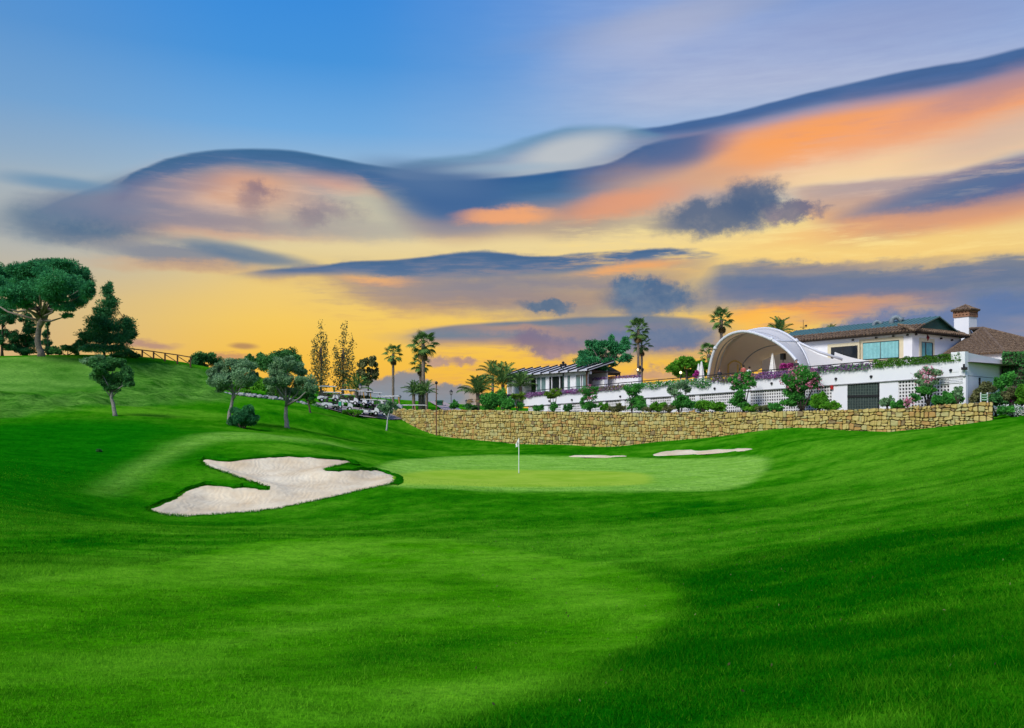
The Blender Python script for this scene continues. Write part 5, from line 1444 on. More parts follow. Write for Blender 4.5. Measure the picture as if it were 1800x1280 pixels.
# --- olives on the slope
tree('olive_tree', 'round-headed olive tree standing alone on the left slope', 'tree', 66, [(203, 728), (199, 712), (196, 700), (198, 684)],
     [(172, 645, 20, 15), (198, 640, 24, 14), (222, 655, 15, 16), (180, 665, 20, 16), (205, 668, 22, 16), (228, 670, 10, 14), (192, 680, 18, 8)], L_OLIVE if False else L_DARK, B_OLIVE, 11, (.17, .06), .16, deep=.9)
tree('olive_tree', 'silvery olive tree behind the dark round shrub', 'tree', 68.5, [(402, 742), (404, 725), (408, 705), (412, 690)],
     [(384, 650, 20, 16), (408, 642, 20, 14), (432, 645, 20, 15), (378, 668, 16, 14), (400, 668, 24, 15), (430, 665, 22, 14), (392, 682, 18, 9), (445, 660, 9, 12)], L_OLIVE, B_OLIVE, 11, (.17, .06), .17, deep=.9)
tree('olive_tree', 'largest silvery olive tree with forked trunk in the middle of the slope', 'tree', 72, [(505, 750), (503, 735), (503, 718), (506, 704)],
     [(484, 645, 18, 15), (506, 640, 20, 14), (528, 652, 17, 15), (475, 665, 15, 15), (500, 665, 25, 18), (530, 672, 20, 16), (545, 682, 10, 12), (485, 684, 20, 12), (515, 688, 22, 11)], L_OLIVE, B_OLIVE, 11, (.17, .06), .2, deep=.9, br=.5)
shrub('round_shrub', 'dense dark round shrub at the foot of the silvery olive', 67.5, [(427, 728, 20, 14), (414, 736, 14, 12), (440, 736, 13, 12), (427, 742, 20, 9)], L_PINE2, 26, (.13, .05), stem=True)
tree('small_tree', 'small dark tree with crooked trunk at the edge of the car park', 'tree', 86, [(546, 727), (544, 716), (541, 705)], [(541, 690, 14, 10), (552, 684, 8, 8), (532, 694, 9, 7), (545, 698, 12, 6)], L_DARK, B_DARK, 10, (.2, .08), .11)
tree('sapling', 'thin young tree with pale stake-like trunk by the wall end', 'tree', 89, [(679, 757), (681, 740), (683, 728)], [(672, 715, 10, 8), (686, 712, 10, 9), (680, 722, 12, 7), (694, 716, 6, 6)], L_OLIVE, mat('pale_bark', (0.42, 0.42, 0.40), .9, .1, var=.2), 11, (.2, .07), .085)
# --- background trees beyond the hill
tree('background_tree', 'low rounded tree on the skyline at the end of the wooden fence', 'tree', 125, [(358, 662), (358, 645)], [(345, 634, 16, 12), (362, 628, 20, 11), (378, 636, 12, 11), (350, 644, 20, 8)], L_DARK, B_DARK, 9, (.3, .12), .2)
tree('background_tree', 'wide dark tree rising behind the largest olive', 'tree', 128, [(492, 690), (492, 660)], [(470, 632, 20, 18), (490, 622, 22, 14), (515, 628, 18, 15), (455, 640, 16, 12), (500, 645, 28, 14), (525, 640, 10, 14)], L_DARK, B_DARK, 9, (.3, .12), .25)
tree('background_tree', 'low dark tree between the two silvery olives on the skyline', 'tree', 127, [(428, 672), (428, 652)], [(425, 638, 14, 10), (440, 632, 14, 9), (412, 646, 10, 8), (436, 646, 16, 8)], L_DARK, B_DARK, 9, (.3, .12), .16)
shrub('bank_shrub', 'bright green shrubs on the bank above the white rocks, left part', 100, [(425, 676, 18, 13), (445, 672, 16, 14), (432, 688, 22, 8)], L_BRIGHT, 9, (.28, .12))
shrub('bank_shrub', 'bright green shrubs on the bank above the white rocks, right part', 100, [(466, 680, 16, 14), (485, 690, 14, 10), (520, 698, 18, 9), (545, 702, 12, 8)], L_BRIGHT, 9, (.28, .12))
shrub('bank_shrub', 'dark hedge on the rise behind the golf carts', 120, [(572, 696, 16, 7), (590, 698, 14, 6), (612, 702, 14, 5), (636, 701, 18, 5)], L_DULL, 8, (.28, .12))
def poplar(px, label, tops, base_y, d=130):
    x0 = px; cl = []
    for (dx, y0, w) in tops:
        n = 9
        for i in range(n):
            f = i / (n - 1); y = y0 + (base_y - 12 - y0) * f
            cl.append((x0 + dx * 1.3 * (1 - f * .4) + random.uniform(-2, 2), y, 1.35 * w * (.35 + .65 * min(1, f * 1.6)) * (1 if f < .85 else .8), 9))
    return tree('poplar', label, 'tree', d, [(px, base_y + 4), (px, base_y - 40), (px, base_y - 80)], cl, L_POPLAR, B_DARK, 0.8, (.24, .17), .16, sub=14, tight=1.0, group='poplars on the skyline', br=.25)
poplar(564, 'left of the two tall sparse poplars', [(-1, 574, 12), (7, 596, 9), (-9, 600, 8)], 690)
poplar(603, 'right of the two tall sparse poplars', [(0, 576, 13), (11, 600, 10), (-10, 612, 9)], 692)
tree('background_tree', 'heart-shaped dark tree with bare trunk left of the first palm', 'tree', 126, [(647, 708), (647, 690), (647, 672)], [(638, 640, 9, 10), (656, 636, 9, 10), (634, 655, 8, 10), (656, 655, 10, 12), (646, 660, 12, 12), (645, 672, 11, 6)], L_DULL, B_DARK, 9, (.3, .18), .16)

# --- palms: each frond is a part
def frond_fan():
    V, Fq, var = [], [], []
    def add(a, b, c, d_, v): V.extend([a, b, c, d_]); Fq.append((len(V) - 4, len(V) - 3, len(V) - 2, len(V) - 1)); var.append(v)
    add((-.03, 0, 0), (.03, 0, 0), (.02, .72, .05), (-.02, .72, .05), .3)
    for i in range(13):
        a = R(-105 + 210 * i / 12); L_ = .50 * (1 - .25 * abs(a) / 2); w = .05
        dx, dy = math.sin(a), math.cos(a); px_, py_ = dy, -dx
        m = (dx * L_ * .55, .70 + dy * L_ * .55, .05 - .02); t_ = (dx * L_, .70 + dy * L_, .05 - .2)
        add((0, .68, .05), (m[0] + px_ * w, m[1] + py_ * w, m[2]), t_, (m[0] - px_ * w, m[1] - py_ * w, m[2] - .03), .3 + .6 * random.random())
    return V, Fq, var
def frond_feather():
    V, Fq, var = [], [], []
    def add(a, b, c, d_, v): V.extend([a, b, c, d_]); Fq.append((len(V) - 4, len(V) - 3, len(V) - 2, len(V) - 1)); var.append(v)
    sp = [(0, 1.3 * f, .35 * math.sin(f * 2.0) - .45 * f * f) for f in [i / 9 for i in range(10)]]
    for i in range(9):
        a, b_ = sp[i], sp[i + 1]; add((-.02, a[1], a[2]), (.02, a[1], a[2]), (.015, b_[1], b_[2]), (-.015, b_[1], b_[2]), .3)
        if i:
            for sg in (-1, 1):
                for k in (0, .5):
                    q = (0, a[1] + (b_[1] - a[1]) * k, a[2] + (b_[2] - a[2]) * k); L_ = .42 * (1 - abs(i / 9 - .45) * 1.1)
                    t_ = (sg * L_ * .85, q[1] + L_ * .5, q[2] - .10); m = (t_[0] * .5, q[1] + L_ * .25, q[2] + .03)
                    add(q, (m[0], m[1] - .035, m[2]), t_, (m[0], m[1] + .035, m[2]), random.random())
    return V, Fq, var
FR = {}
for nm, gen_, lm in (('fan', frond_fan, L_PALM), ('dead', frond_fan, L_DEAD), ('feather', frond_feather, L_PALM)):
    v_, f_, w_ = gen_(); me = fast_mesh('frond_' + nm, v_, f_, var=w_); me.materials.append(lm); FR[nm] = me
def palm(label, px, py_base, py_crown, d, rad, kind='fan', n=34, tr=.17, zb=None, group='palm trees', lean=0.0, skirt=8):
    x, _, zc = P(px, py_crown, d); z = (g1(x, d) if zb is None else zb)
    r = thing('palm_tree', label, 'palm', (x, d, z), group)
    h = zc - z; pts = [Vector((x + lean * (f - 1) * h, d, z - .15 + (h + .1) * f)) for f in [i / 10 for i in range(11)]]
    MB().tube(pts, [tr * 1.5] + [tr * (1.12 if i % 2 else .95) for i in range(1, 10)] + [tr * 1.2], 9).build('trunk', B_PALM, r, True)
    s = rad / 1.15
    for i in range(int(n * .72) + skirt):
        dead = i >= int(n * .72)
        f = i / (n * .72); az_ = i * 2.39996 + random.uniform(-.2, .2)
        el = R(72 - 125 * f + random.uniform(-8, 8)) if not dead else R(random.uniform(-62, -80))
        if kind == 'feather': el = R(78 - 85 * f + random.uniform(-8, 8))
        o = bpy.data.objects.new('frond', FR['dead' if dead else kind]); COL.objects.link(o); o.parent = r
        o.location = Vector((0, 0, h - (.35 * s if dead else .1 * s * f)))
        o.rotation_euler = (Matrix.Rotation(az_, 4, 'Z') @ Matrix.Rotation(el, 4, 'X') @ Matrix.Rotation(random.uniform(-.4, .4), 4, 'Y')).to_euler()
        k = s * random.uniform(.85, 1.12) * (.7 if dead else 1); o.scale = (k, k, k)
    return r
palm('slender fan palm left of the paired palms', 691, 703, 622, 125, 1.62)
palm('taller fan palm of the pair above the stone wall', 744, 712, 605, 125, 2.25, n=44, tr=.24, skirt=14)
palm('shorter fan palm of the pair, crown under the taller one', 739, 711, 640, 127, 1.75, n=34, skirt=10)
palm('short bushy palm at the left foot of the paired palms', 727, 711, 692, 123, 1.6, 'feather', 26, .22, skirt=0)
palm('short bushy palm hidden by the trunk of the taller paired palm', 738, 711, 694, 124, 1.5, 'feather', 22, .22, skirt=0)
palm('short bushy palm at the right foot of the paired palms', 750, 712, 690, 122, 1.5, 'feather', 24, .2, skirt=0)
palm('short feathery palm behind the golf carts', 627, 706, 684, 118, 1.9, 'feather', 26, .24, skirt=0)
palm('yellowish bushy palm at the left end of the restaurant garden', 840, 716, 692, 113, 2.2, 'feather', 34, .24, zb=1.3, skirt=4)
palm('dark palm with upright fronds left of the restaurant', 866, 716, 660, 121, 1.9, 'feather', 22, .18, zb=1.6, skirt=0)
palm('feathery palm in front of the restaurant end wall', 884, 712, 676, 114, 2.5, 'feather', 30, .2, zb=1.6, skirt=2)
palm('spreading yellow-green palm by the restaurant windows', 915, 700, 679, 113, 1.9, 'feather', 28, .18, zb=1.8, skirt=0)
palm('taller of the two fan palms behind the terrace', 1122, 668, 579, 113, 1.75, n=40, tr=.16, zb=3.0, skirt=10)
palm('lower of the two fan palms behind the terrace', 1128, 668, 606, 115, 1.5, n=32, tr=.15, zb=3.0, skirt=8)
palm('fan palm standing above the bandshell', 1268, 640, 562, 108, 1.7, n=40, tr=.18, zb=3.2, skirt=10)
palm('small fan palm peeping out left of the bandshell arch', 1246, 650, 622, 104, 1.5, n=28, tr=.18, zb=3.2, skirt=4)
palm('palm fronds rising behind the bandshell roof', 1370, 620, 588, 106, 1.9, 'feather', 24, .2, zb=3.4, skirt=0)
palm('tiny palm fronds above the clubhouse roof', 1462, 600, 582, 120, 0.9, 'feather', 16, .15, zb=4.0, skirt=0)

# --- terrace trees
tree('terrace_pine', 'spreading dark pine on the terrace beside the open pavilion', 'tree', 108, [(1061, 676), (1063, 664), (1057, 654), (1066, 640)],
     [(1030, 632, 18, 10), (1045, 615, 20, 14), (1068, 607, 22, 12), (1088, 618, 20, 14), (1098, 600, 12, 9), (1076, 595, 8, 7), (1060, 630, 26, 12), (1036, 602, 9, 7), (1040, 648, 16, 7), (1060, 648, 14, 7), (1100, 628, 12, 8), (1022, 622, 9, 7), (1078, 636, 18, 8), (1018, 640, 8, 5)],
     L_PINE, B_PINE, 10, (.3, .08), .28, needle=True, zb=2.9, br=.4, dj=.6)
tree('terrace_tree', 'bright leafy tree at the left of the bandshell', 'tree', 101, [(1207, 668), (1207, 650)], [(1190, 645, 20, 14), (1210, 638, 22, 11), (1232, 646, 18, 13), (1200, 655, 26, 9), (1228, 657, 20, 8)], L_BRIGHT, B_DARK, 9, (.3, .16), .2, zb=3.0)

# --- shrubs in the bed below the terrace
_wd = np.array(WALL_PLAN)
def bed_d(px, f=.5):
    a = float(np.interp(px, _wd[:, 0], _wd[:, 1])); b_ = T(tt(px), 0, 0).y
    return a + .5 + (b_ - a - .8) * f
def bed_z(px, f=.5): return wall_top(wall_s(px)) - .05
def standard(px, label, head, low, lm, flowers=None, lm2=None, f=.62, dens=9):
    d = bed_d(px, f); z = bed_z(px)
    r = shrub('oleander', label, d, head, lm, dens, (.20, .07), 'shrub', 'oleanders below the terrace', z, flowers, part='crown', deep=.7, dj=.3)
    crown(r, low, d, lm2 or L_MID, dens, (.22, .09), 'lower_foliage', deep=.5, dj=.3)
    return r
standard(911, 'leftmost standard shrub under the terrace, yellowish round head', [(904, 697, 10, 6), (916, 697, 9, 7)], [(914, 713, 8, 8)], L_YELLOW)
standard(974, 'umbrella-shaped standard shrub with bare stem under the restaurant end of the terrace', [(966, 692, 9, 6), (978, 690, 10, 7), (972, 697, 12, 5)], [(974, 715, 9, 8)], L_YELLOW)
standard(1037, 'pink-flecked oleander below the restaurant planter', [(1030, 688, 10, 8), (1043, 686, 11, 9), (1036, 697, 13, 8)], [(1036, 712, 14, 9), (1024, 708, 6, 8)], L_MID, (L_PINK, .10, .13))
standard(1115, 'flat-headed oleander over a dark green bush below the palms', [(1104, 684, 9, 8), (1118, 681, 12, 8), (1112, 690, 14, 6)], [(1122, 706, 15, 12), (1128, 714, 12, 8), (1112, 714, 10, 8)], L_MID)
standard(1195, 'loose-headed oleander left of the bandshell', [(1182, 684, 10, 9), (1197, 677, 13, 9), (1208, 684, 9, 9), (1190, 692, 12, 6)], [(1202, 704, 17, 12), (1190, 712, 12, 8), (1216, 713, 10, 8)], L_OLIVE)
standard(1303, 'round oleander with pink buds below the bandshell opening', [(1294, 670, 12, 11), (1310, 665, 13, 11), (1320, 672, 10, 9), (1303, 680, 18, 7)], [(1299, 694, 13, 12), (1296, 708, 15, 9), (1308, 712, 10, 7)], L_MID, (L_PINK, .06, .14))
standard(1405, 'largest oleander covered in pink blossom at the right of the bandshell', [(1386, 668, 12, 13), (1402, 656, 17, 12), (1420, 662, 16, 12), (1432, 672, 10, 12), (1406, 676, 24, 12)], [(1400, 692, 22, 14), (1392, 708, 20, 10), (1414, 708, 16, 10)], L_MID, (L_PINK, .17, .15))
standard(1630, 'loose pink-tipped oleander in front of the right-hand lattice', [(1616, 662, 10, 9), (1632, 654, 12, 10), (1646, 656, 9, 8), (1628, 672, 17, 9)], [(1622, 688, 15, 10), (1636, 684, 12, 9), (1612, 698, 12, 7)], L_OLIVE, (L_PINK, .09, .14), dens=6)
low_specs = [(868, 702, 22, 16, L_MID, 'large dark shrub at the left end of the planting bed'), (893, 708, 12, 9, L_MID, 'green shrub next to the large dark one in the bed'), (946, 716, 8, 5, L_MID, 'tiny shrub below the first lattice panels'),
    (998, 716, 8, 5, L_DARK, 'low dark clump between the umbrella shrub and the pink-flecked oleander'), (1062, 714, 9, 7, L_BRIGHT, 'light green clump right of the pink-flecked oleander'), (1084, 716, 12, 6, L_DULL, 'brownish low clump left of the flat-headed oleander'),
    (1158, 714, 12, 7, L_BRIGHT, 'fresh green clump between two lattice panels'), (1142, 718, 10, 4, L_DULL, 'thin dull clump right of the dark green bush'), (1176, 717, 9, 5, L_DULL, 'dull low clump left of the loose-headed oleander'),
    (1236, 712, 14, 8, L_BRIGHT, 'yellow-green clump left of the round oleander'), (1260, 713, 13, 8, L_BRIGHT, 'bright clump touching the round oleander'), (1322, 716, 12, 6, L_BRIGHT, 'bright clump right of the round oleander'),
    (1345, 717, 14, 5, L_DULL, 'dull strip of low growth below the large lattice'), (1364, 714, 10, 7, L_MID, 'green clump left of the big pink oleander'), (1440, 704, 14, 12, L_BRIGHT, 'bright leafy shrub right of the big pink oleander'),
    (1460, 712, 13, 8, L_BRIGHT, 'bright low clump beside the white pillar'), (1560, 705, 10, 8, L_OLIVE, 'wispy grey-green shrub right of the dark gate'), (1578, 711, 12, 6, L_MID, 'low green clump left of the right-hand lattice'),
    (1655, 702, 14, 8, L_MID, 'green clump under the right-hand lattice'), (1674, 697, 14, 10, L_MID, 'leafy shrub at the foot of the white corner'), (1684, 688, 6, 9, L_OLIVE, 'upright wispy shrub against the white corner')]
for px, py, rx, ry, lm, lab in low_specs:
    rx, ry = rx * 1.22, ry * 1.25
    shrub('bed_shrub', lab, bed_d(px, .35), [(px - rx * .4, py + 1, rx * .62, ry * .8), (px + rx * .4, py, rx * .62, ry * .85), (px, py + ry * .4, rx, ry * .7)], lm, 9, (.22, .09), group='low shrubs in the planting bed', zb=bed_z(px), deep=.6, dj=.3)
shrub('flower_clump', 'pink flowering clump on the wall top below the right-hand oleander', bed_d(1595, .2), [(1594, 707, 7, 5)], L_MID, 10, (.18, .08), 'flowers', None, bed_z(1595), (L_PINK, .5, .15))

# --- trailing plants along the terrace edge
def trail(name, label, pa, pb, lm, up, drop, out, dens, leaf=(.17, .09), fl=None, hang=()):
    ta, tb = tt(pb), tt(pa); n = int((tb - ta) * dens); t = RNG.uniform(ta, tb, n)
    bump_ = vnoise(t * .9, t * 0 + 3, 9)
    hz = RNG.uniform(0, 1, n)
    dr = drop * (.5 + bump_)
    for (pc, w, dd) in hang: dr = dr + dd * np.exp(-((t - tt(pc)) / w) ** 2)
    z = 4.45 - .0225 * t + .12 - dr + hz * (dr + up * (.7 + .5 * vnoise(t * 2.3, t * 0, 4)))
    s = -out * RNG.uniform(.0, 1.0, n) * np.where(z < 4.45 - .0225 * t + .12, 1, .6) + np.where(z > 4.45 - .0225 * t + .16, RNG.uniform(0, .45, n), -.02)
    p = np.stack([K0.x + TA.x * t + TN.x * s, K0.y + TA.y * t + TN.y * s, z], -1)
    r = thing(name, label, 'hedge', T((ta + tb) / 2, 0.2, deck((ta + tb) / 2)), 'trailing plants on the terrace edge')
    k = RNG.uniform(0, 1, n) < (fl[1] if fl else 0)
    link('foliage', leaf_mesh('foliage', p[~k], *leaf, lm, r.location, (bump_ * .4 + RNG.uniform(0, .6, n))[~k]), r)
    if fl: link('blossoms', leaf_mesh('blossoms', p[k] - np.array(TN) * .04, .12, .1, fl[0], r.location), r)
    return r
trail('trailing_plant', 'purple trailing plants along the far left of the terrace edge', 880, 1015, L_PURPLE, .28, .25, .25, 240, fl=(L_MAGENTA, .05))
trail('trailing_plant', 'green and purple trailing plants by the restaurant planter', 1015, 1100, L_DULL, .28, .2, .25, 240, fl=(L_PURPLE, .4))
trail('trailing_plant', 'white-flecked green creeper hanging from the middle of the terrace edge', 1100, 1252, L_MID, .3, .22, .3, 260, fl=(L_WHITEF, .22), hang=[(1150, .6, .3), (1190, .8, .25), (1232, .9, .6), (1246, .6, .4)])
trail('trailing_plant', 'greyish creeper under the bandshell opening', 1252, 1330, L_DULL, .32, .25, .25, 260, fl=(L_PURPLE, .35))
trail('trailing_plant', 'purple groundcover in front of the bandshell arch', 1330, 1440, L_PURPLE, .32, .22, .25, 280, fl=(L_MAGENTA, .06))
trail('trailing_plant', 'dusky purple groundcover right of the big pink oleander', 1436, 1535, L_PURPLE, .4, .12, .25, 300, fl=(L_MID, .3))
trail('clipped_hedge', 'clipped green hedge on the right end of the terrace parapet', 1535, 1690, L_GRASSY, .55, .06, .2, 520, (.16, .07))
for (o, ta, tb, zt), lab in zip(PLANT, ('dark purple plants in the planter before the restaurant doors', 'dark plants on the planter wall left of the terrace pine', 'dark creeping plants on the long low planter wall')):
    n = int((tb - ta) * 160); t = RNG.uniform(ta, tb, n); s = (o.location - K0).dot(TN) + RNG.uniform(-.1, .5, n)
    p = np.stack([K0.x + TA.x * t + TN.x * s, K0.y + TA.y * t + TN.y * s, zt + RNG.uniform(-.05, .3, n)], -1)
    r = thing('planter_plants', lab, 'plants', (float(p[:, 0].mean()), float(p[:, 1].mean()), zt)); link('foliage', leaf_mesh('foliage', p, .16, .08, L_PURPLE, r.location), r)
shrub('bougainvillea', 'round magenta bush beside the folded parasol in the bandshell', T(tt(1381, 3), 3, 0).y, [(1381, 643, 11, 6), (1376, 646, 6, 4), (1388, 646, 6, 4)], L_MAGENTA, 22, (.14, .08), zb=deck(17))
shrub('bougainvillea', 'magenta bush left of the bandshell arch', T(tt(1224, 4), 4, 0).y, [(1224, 656, 6, 6), (1222, 662, 6, 4)], L_MAGENTA, 22, (.14, .08), zb=deck(27))
# --- right edge planting
def box_hedge(label, p0, p1, depth, z0, z1, lm, dens):
    """clipped hedge: leaves over the faces of a block"""
    u = (p1 - p0); L_ = u.length; u.normalize(); v = Vector((-u.y, u.x, 0)); n = int(dens * (L_ * (z1 - z0) * 2 + L_ * depth))
    a = RNG.uniform(0, L_, n); f = RNG.integers(0, 3, n)
    s = np.where(f == 0, 0, np.where(f == 1, RNG.uniform(0, depth, n), RNG.uniform(0, depth, n))) + RNG.normal(0, .07, n); z = np.where(f == 1, z1, RNG.uniform(z0, z1, n)) + RNG.normal(0, .07, n)
    a = np.where(f == 2, np.where(RNG.uniform(0, 1, n) < .5, 0, L_), a)
    p = np.stack([p0.x + u.x * a + v.x * s, p0.y + u.y * a + v.y * s, z], -1)
    r = thing('clipped_hedge', label, 'hedge', ((p0 + p1) / 2 + Vector((0, 0, z0))))
    link('foliage', leaf_mesh('foliage', p, .2, .1, lm, r.location), r)
    MB().hexa([p0 + u * .1 + v * .12 + Vector((0, 0, z0)), p1 - u * .1 + v * .12 + Vector((0, 0, z0)), p1 - u * .1 + v * (depth - .1) + Vector((0, 0, z0)), p0 + u * .1 + v * (depth - .1) + Vector((0, 0, z0))],
              [p0 + u * .1 + v * .12 + Vector((0, 0, z1 - .1)), p1 - u * .1 + v * .12 + Vector((0, 0, z1 - .1)), p1 - u * .1 + v * (depth - .1) + Vector((0, 0, z1 - .1)), p0 + u * .1 + v * (depth - .1) + Vector((0, 0, z1 - .1))]).build('twig_core', B_DARK, r)
    return r
h0, h1 = P(1764, 740, 70.5), P(1850, 740, 69); h0.z = h1.z = 0
box_hedge('tall dark clipped hedge at the right edge behind the white side wall', h0, h1, 2.0, 0.3, 5.35, L_DARK, 190)
shrub('side_shrub', 'reddish-green bushy shrub at the foot of the white side wall', 66.5, [(1722, 690, 13, 12), (1738, 682, 13, 12), (1730, 700, 18, 10), (1712, 700, 8, 8)], L_DULL, 12, (.2, .08), zb=.6)
shrub('side_shrub', 'tall green shrub between the side wall and the clipped hedge', 67, [(1758, 672, 13, 15), (1770, 664, 12, 14), (1764, 690, 16, 14)], L_MID, 11, (.2, .08), zb=.6)
shrub('side_shrub', 'dusky purple bush near the right edge', 65, [(1776, 690, 12, 11), (1768, 698, 10, 9), (1784, 700, 10, 9)], L_DULL, 12, (.2, .08), zb=.5, flowers=(L_MAGENTA, .12, .10))
shrub('side_shrub', 'bright green bush cut by the right edge of the photo', 64, [(1797, 690, 12, 13), (1806, 698, 14, 14), (1794, 704, 10, 7)], L_BRIGHT, 11, (.2, .08), zb=.5)
shrub('side_shrub', 'dark low bush right of the wall end behind the white flowers', 64.5, [(1742, 706, 13, 8), (1760, 708, 13, 7), (1750, 700, 12, 8)], L_DARK, 12, (.2, .08), zb=.4)
shrub('flower_hedge', 'low hedge dotted with white flowers right of the stone wall', 62.5, [(1760, 720, 9, 7), (1774, 720, 10, 8), (1790, 721, 10, 8), (1806, 722, 10, 8)], L_MID, 14, (.17, .07), 'hedge', None, None, (L_WHITEF, .35, .10), deep=1.0)
shrub('garden_shrub', 'round green shrub beside the tall lantern behind the wall', 112, [(801, 710, 8, 7), (796, 714, 7, 5)], L_MID, 14, (.24, .1), zb=1.2)
shrub('garden_shrub', 'dark low shrub between the lantern and the yellowish palm', 112, [(822, 714, 10, 5), (832, 716, 8, 4)], L_DARK, 12, (.24, .1), zb=1.2)
shrub('garden_shrub', 'low green hedge in front of the golf carts', 100, [(610, 724, 10, 5), (622, 725, 12, 5), (634, 725, 9, 5)], L_BRIGHT, 14, (.22, .1), 'hedge')
shrub('garden_shrub', 'scrubby bush at the left end of the golf cart row', 97, [(556, 717, 12, 7), (568, 720, 10, 6)], L_OLIVE, 12, (.22, .1))
shrub('garden_shrub', 'small dark weed tuft on the left slope', g1(0, 0) * 0 + hit(174, 794, 30, 60)[1], [(174, 792, 5, 2.5)], L_DARK, 30, (.14, .05), 'weed', stem=False)

# ================================================================== flag on the green
x, y = hit(912, 832, 40, 62); z = g1(x, y)
fg = thing('flagstick', 'white flagstick with small white numbered flag on the green', 'flag', (x, y, z))
M_WPAINT = mat('white_paint', (0.8, 0.8, 0.8), .4, .4, var=.03)
MB().tube([(x, y, z - .1), (x, y, z + 2.1)], .022, 8).build('pole', M_WPAINT, fg)
fl_ = MB(); rows_ = [(0, 2.08, 0), (-.06, 2.0, .02), (-.13, 1.86, -.02), (-.2, 1.72, .02), (-.17, 1.64, 0)]
lo_ = [(0, 1.62), (-.05, 1.60), (-.10, 1.58), (-.16, 1.56), (-.2, 1.56)]
for k in range(4):
    a, b_ = rows_[k], rows_[k + 1]; c_, d_ = lo_[k], lo_[k + 1]
    fl_.quad((x + a[0], y + a[2], z + a[1]), (x + b_[0], y + b_[2], z + b_[1]), (x + d_[0], y + b_[2] + .02, z + d_[1]), (x + c_[0], y + a[2] + .02, z + c_[1]))
fo_ = fl_.build('flag_cloth', M_WPAINT, fg); sol = fo_.modifiers.new('thick', 'SOLIDIFY'); sol.thickness = .006
nb = MB(); nb.bar((x - .09, y - .03, z + 1.68), (x - .045, y - .03, z + 1.84), .025); nb.bar((x - .045, y - .03, z + 1.84), (x - .11, y - .03, z + 1.80), .025)
nb.build('emblem', mat('grey_print', (.25, .25, .25), .6, .2, var=.05), fo_)
MB().tube([(x, y, z - .02), (x, y, z + .012)], .055, 12).build('cup', M_DARK, fg)

# ================================================================== car park, path
M_ASPH = mat('pale_asphalt', (0.30, 0.25, 0.24), .9, .15, col2=(0.38, 0.32, 0.30), scale=2)
def strip(name, pts, w, material, label, lift=.04):
    mb = MB(); prev = None
    for i, (x, y) in enumerate(pts):
        a = Vector(pts[max(i - 1, 0)]); b_ = Vector(pts[min(i + 1, len(pts) - 1)]); t = (b_ - a).normalized(); n = Vector((-t.y, t.x))
        ww = w[i] if hasattr(w, '__len__') else w
        row = []
        for f in (-.5, -.25, 0, .25, .5):
            q = Vector((x, y)) + n * ww * f; row.append(Vector((q.x, q.y, g1(q.x, q.y) + lift + .08)))
        if prev:
            for k in range(4): mb.quad(prev[k], row[k], row[k + 1], prev[k + 1])
        prev = row
    return tag(mb.build(name, material, None, True), label, None, None, 'structure')
strip('cart_park_road', [(P(560 + 13 * i, 0, 1).x * d_, d_) for i, d_ in [(0, 101), (1, 101.5), (2, 102), (3, 102.5), (4, 103), (5, 103.4), (6, 104), (7, 104.6), (8, 105), (9, 106), (10, 107)]], 5.0, M_ASPH, 'paved parking strip for the golf carts')
strip('path', [((808 - 900) / F * 112, 112), ((800 - 900) / F * 122, 122), ((788 - 900) / F * 133, 133), ((776 - 900) / F * 143, 143), ((768 - 900) / F * 152, 152)], 3.0, mat('pinkish_path', (0.42, 0.33, 0.30), .9, .1, var=.1), 'pinkish path climbing behind the stone wall', .1)

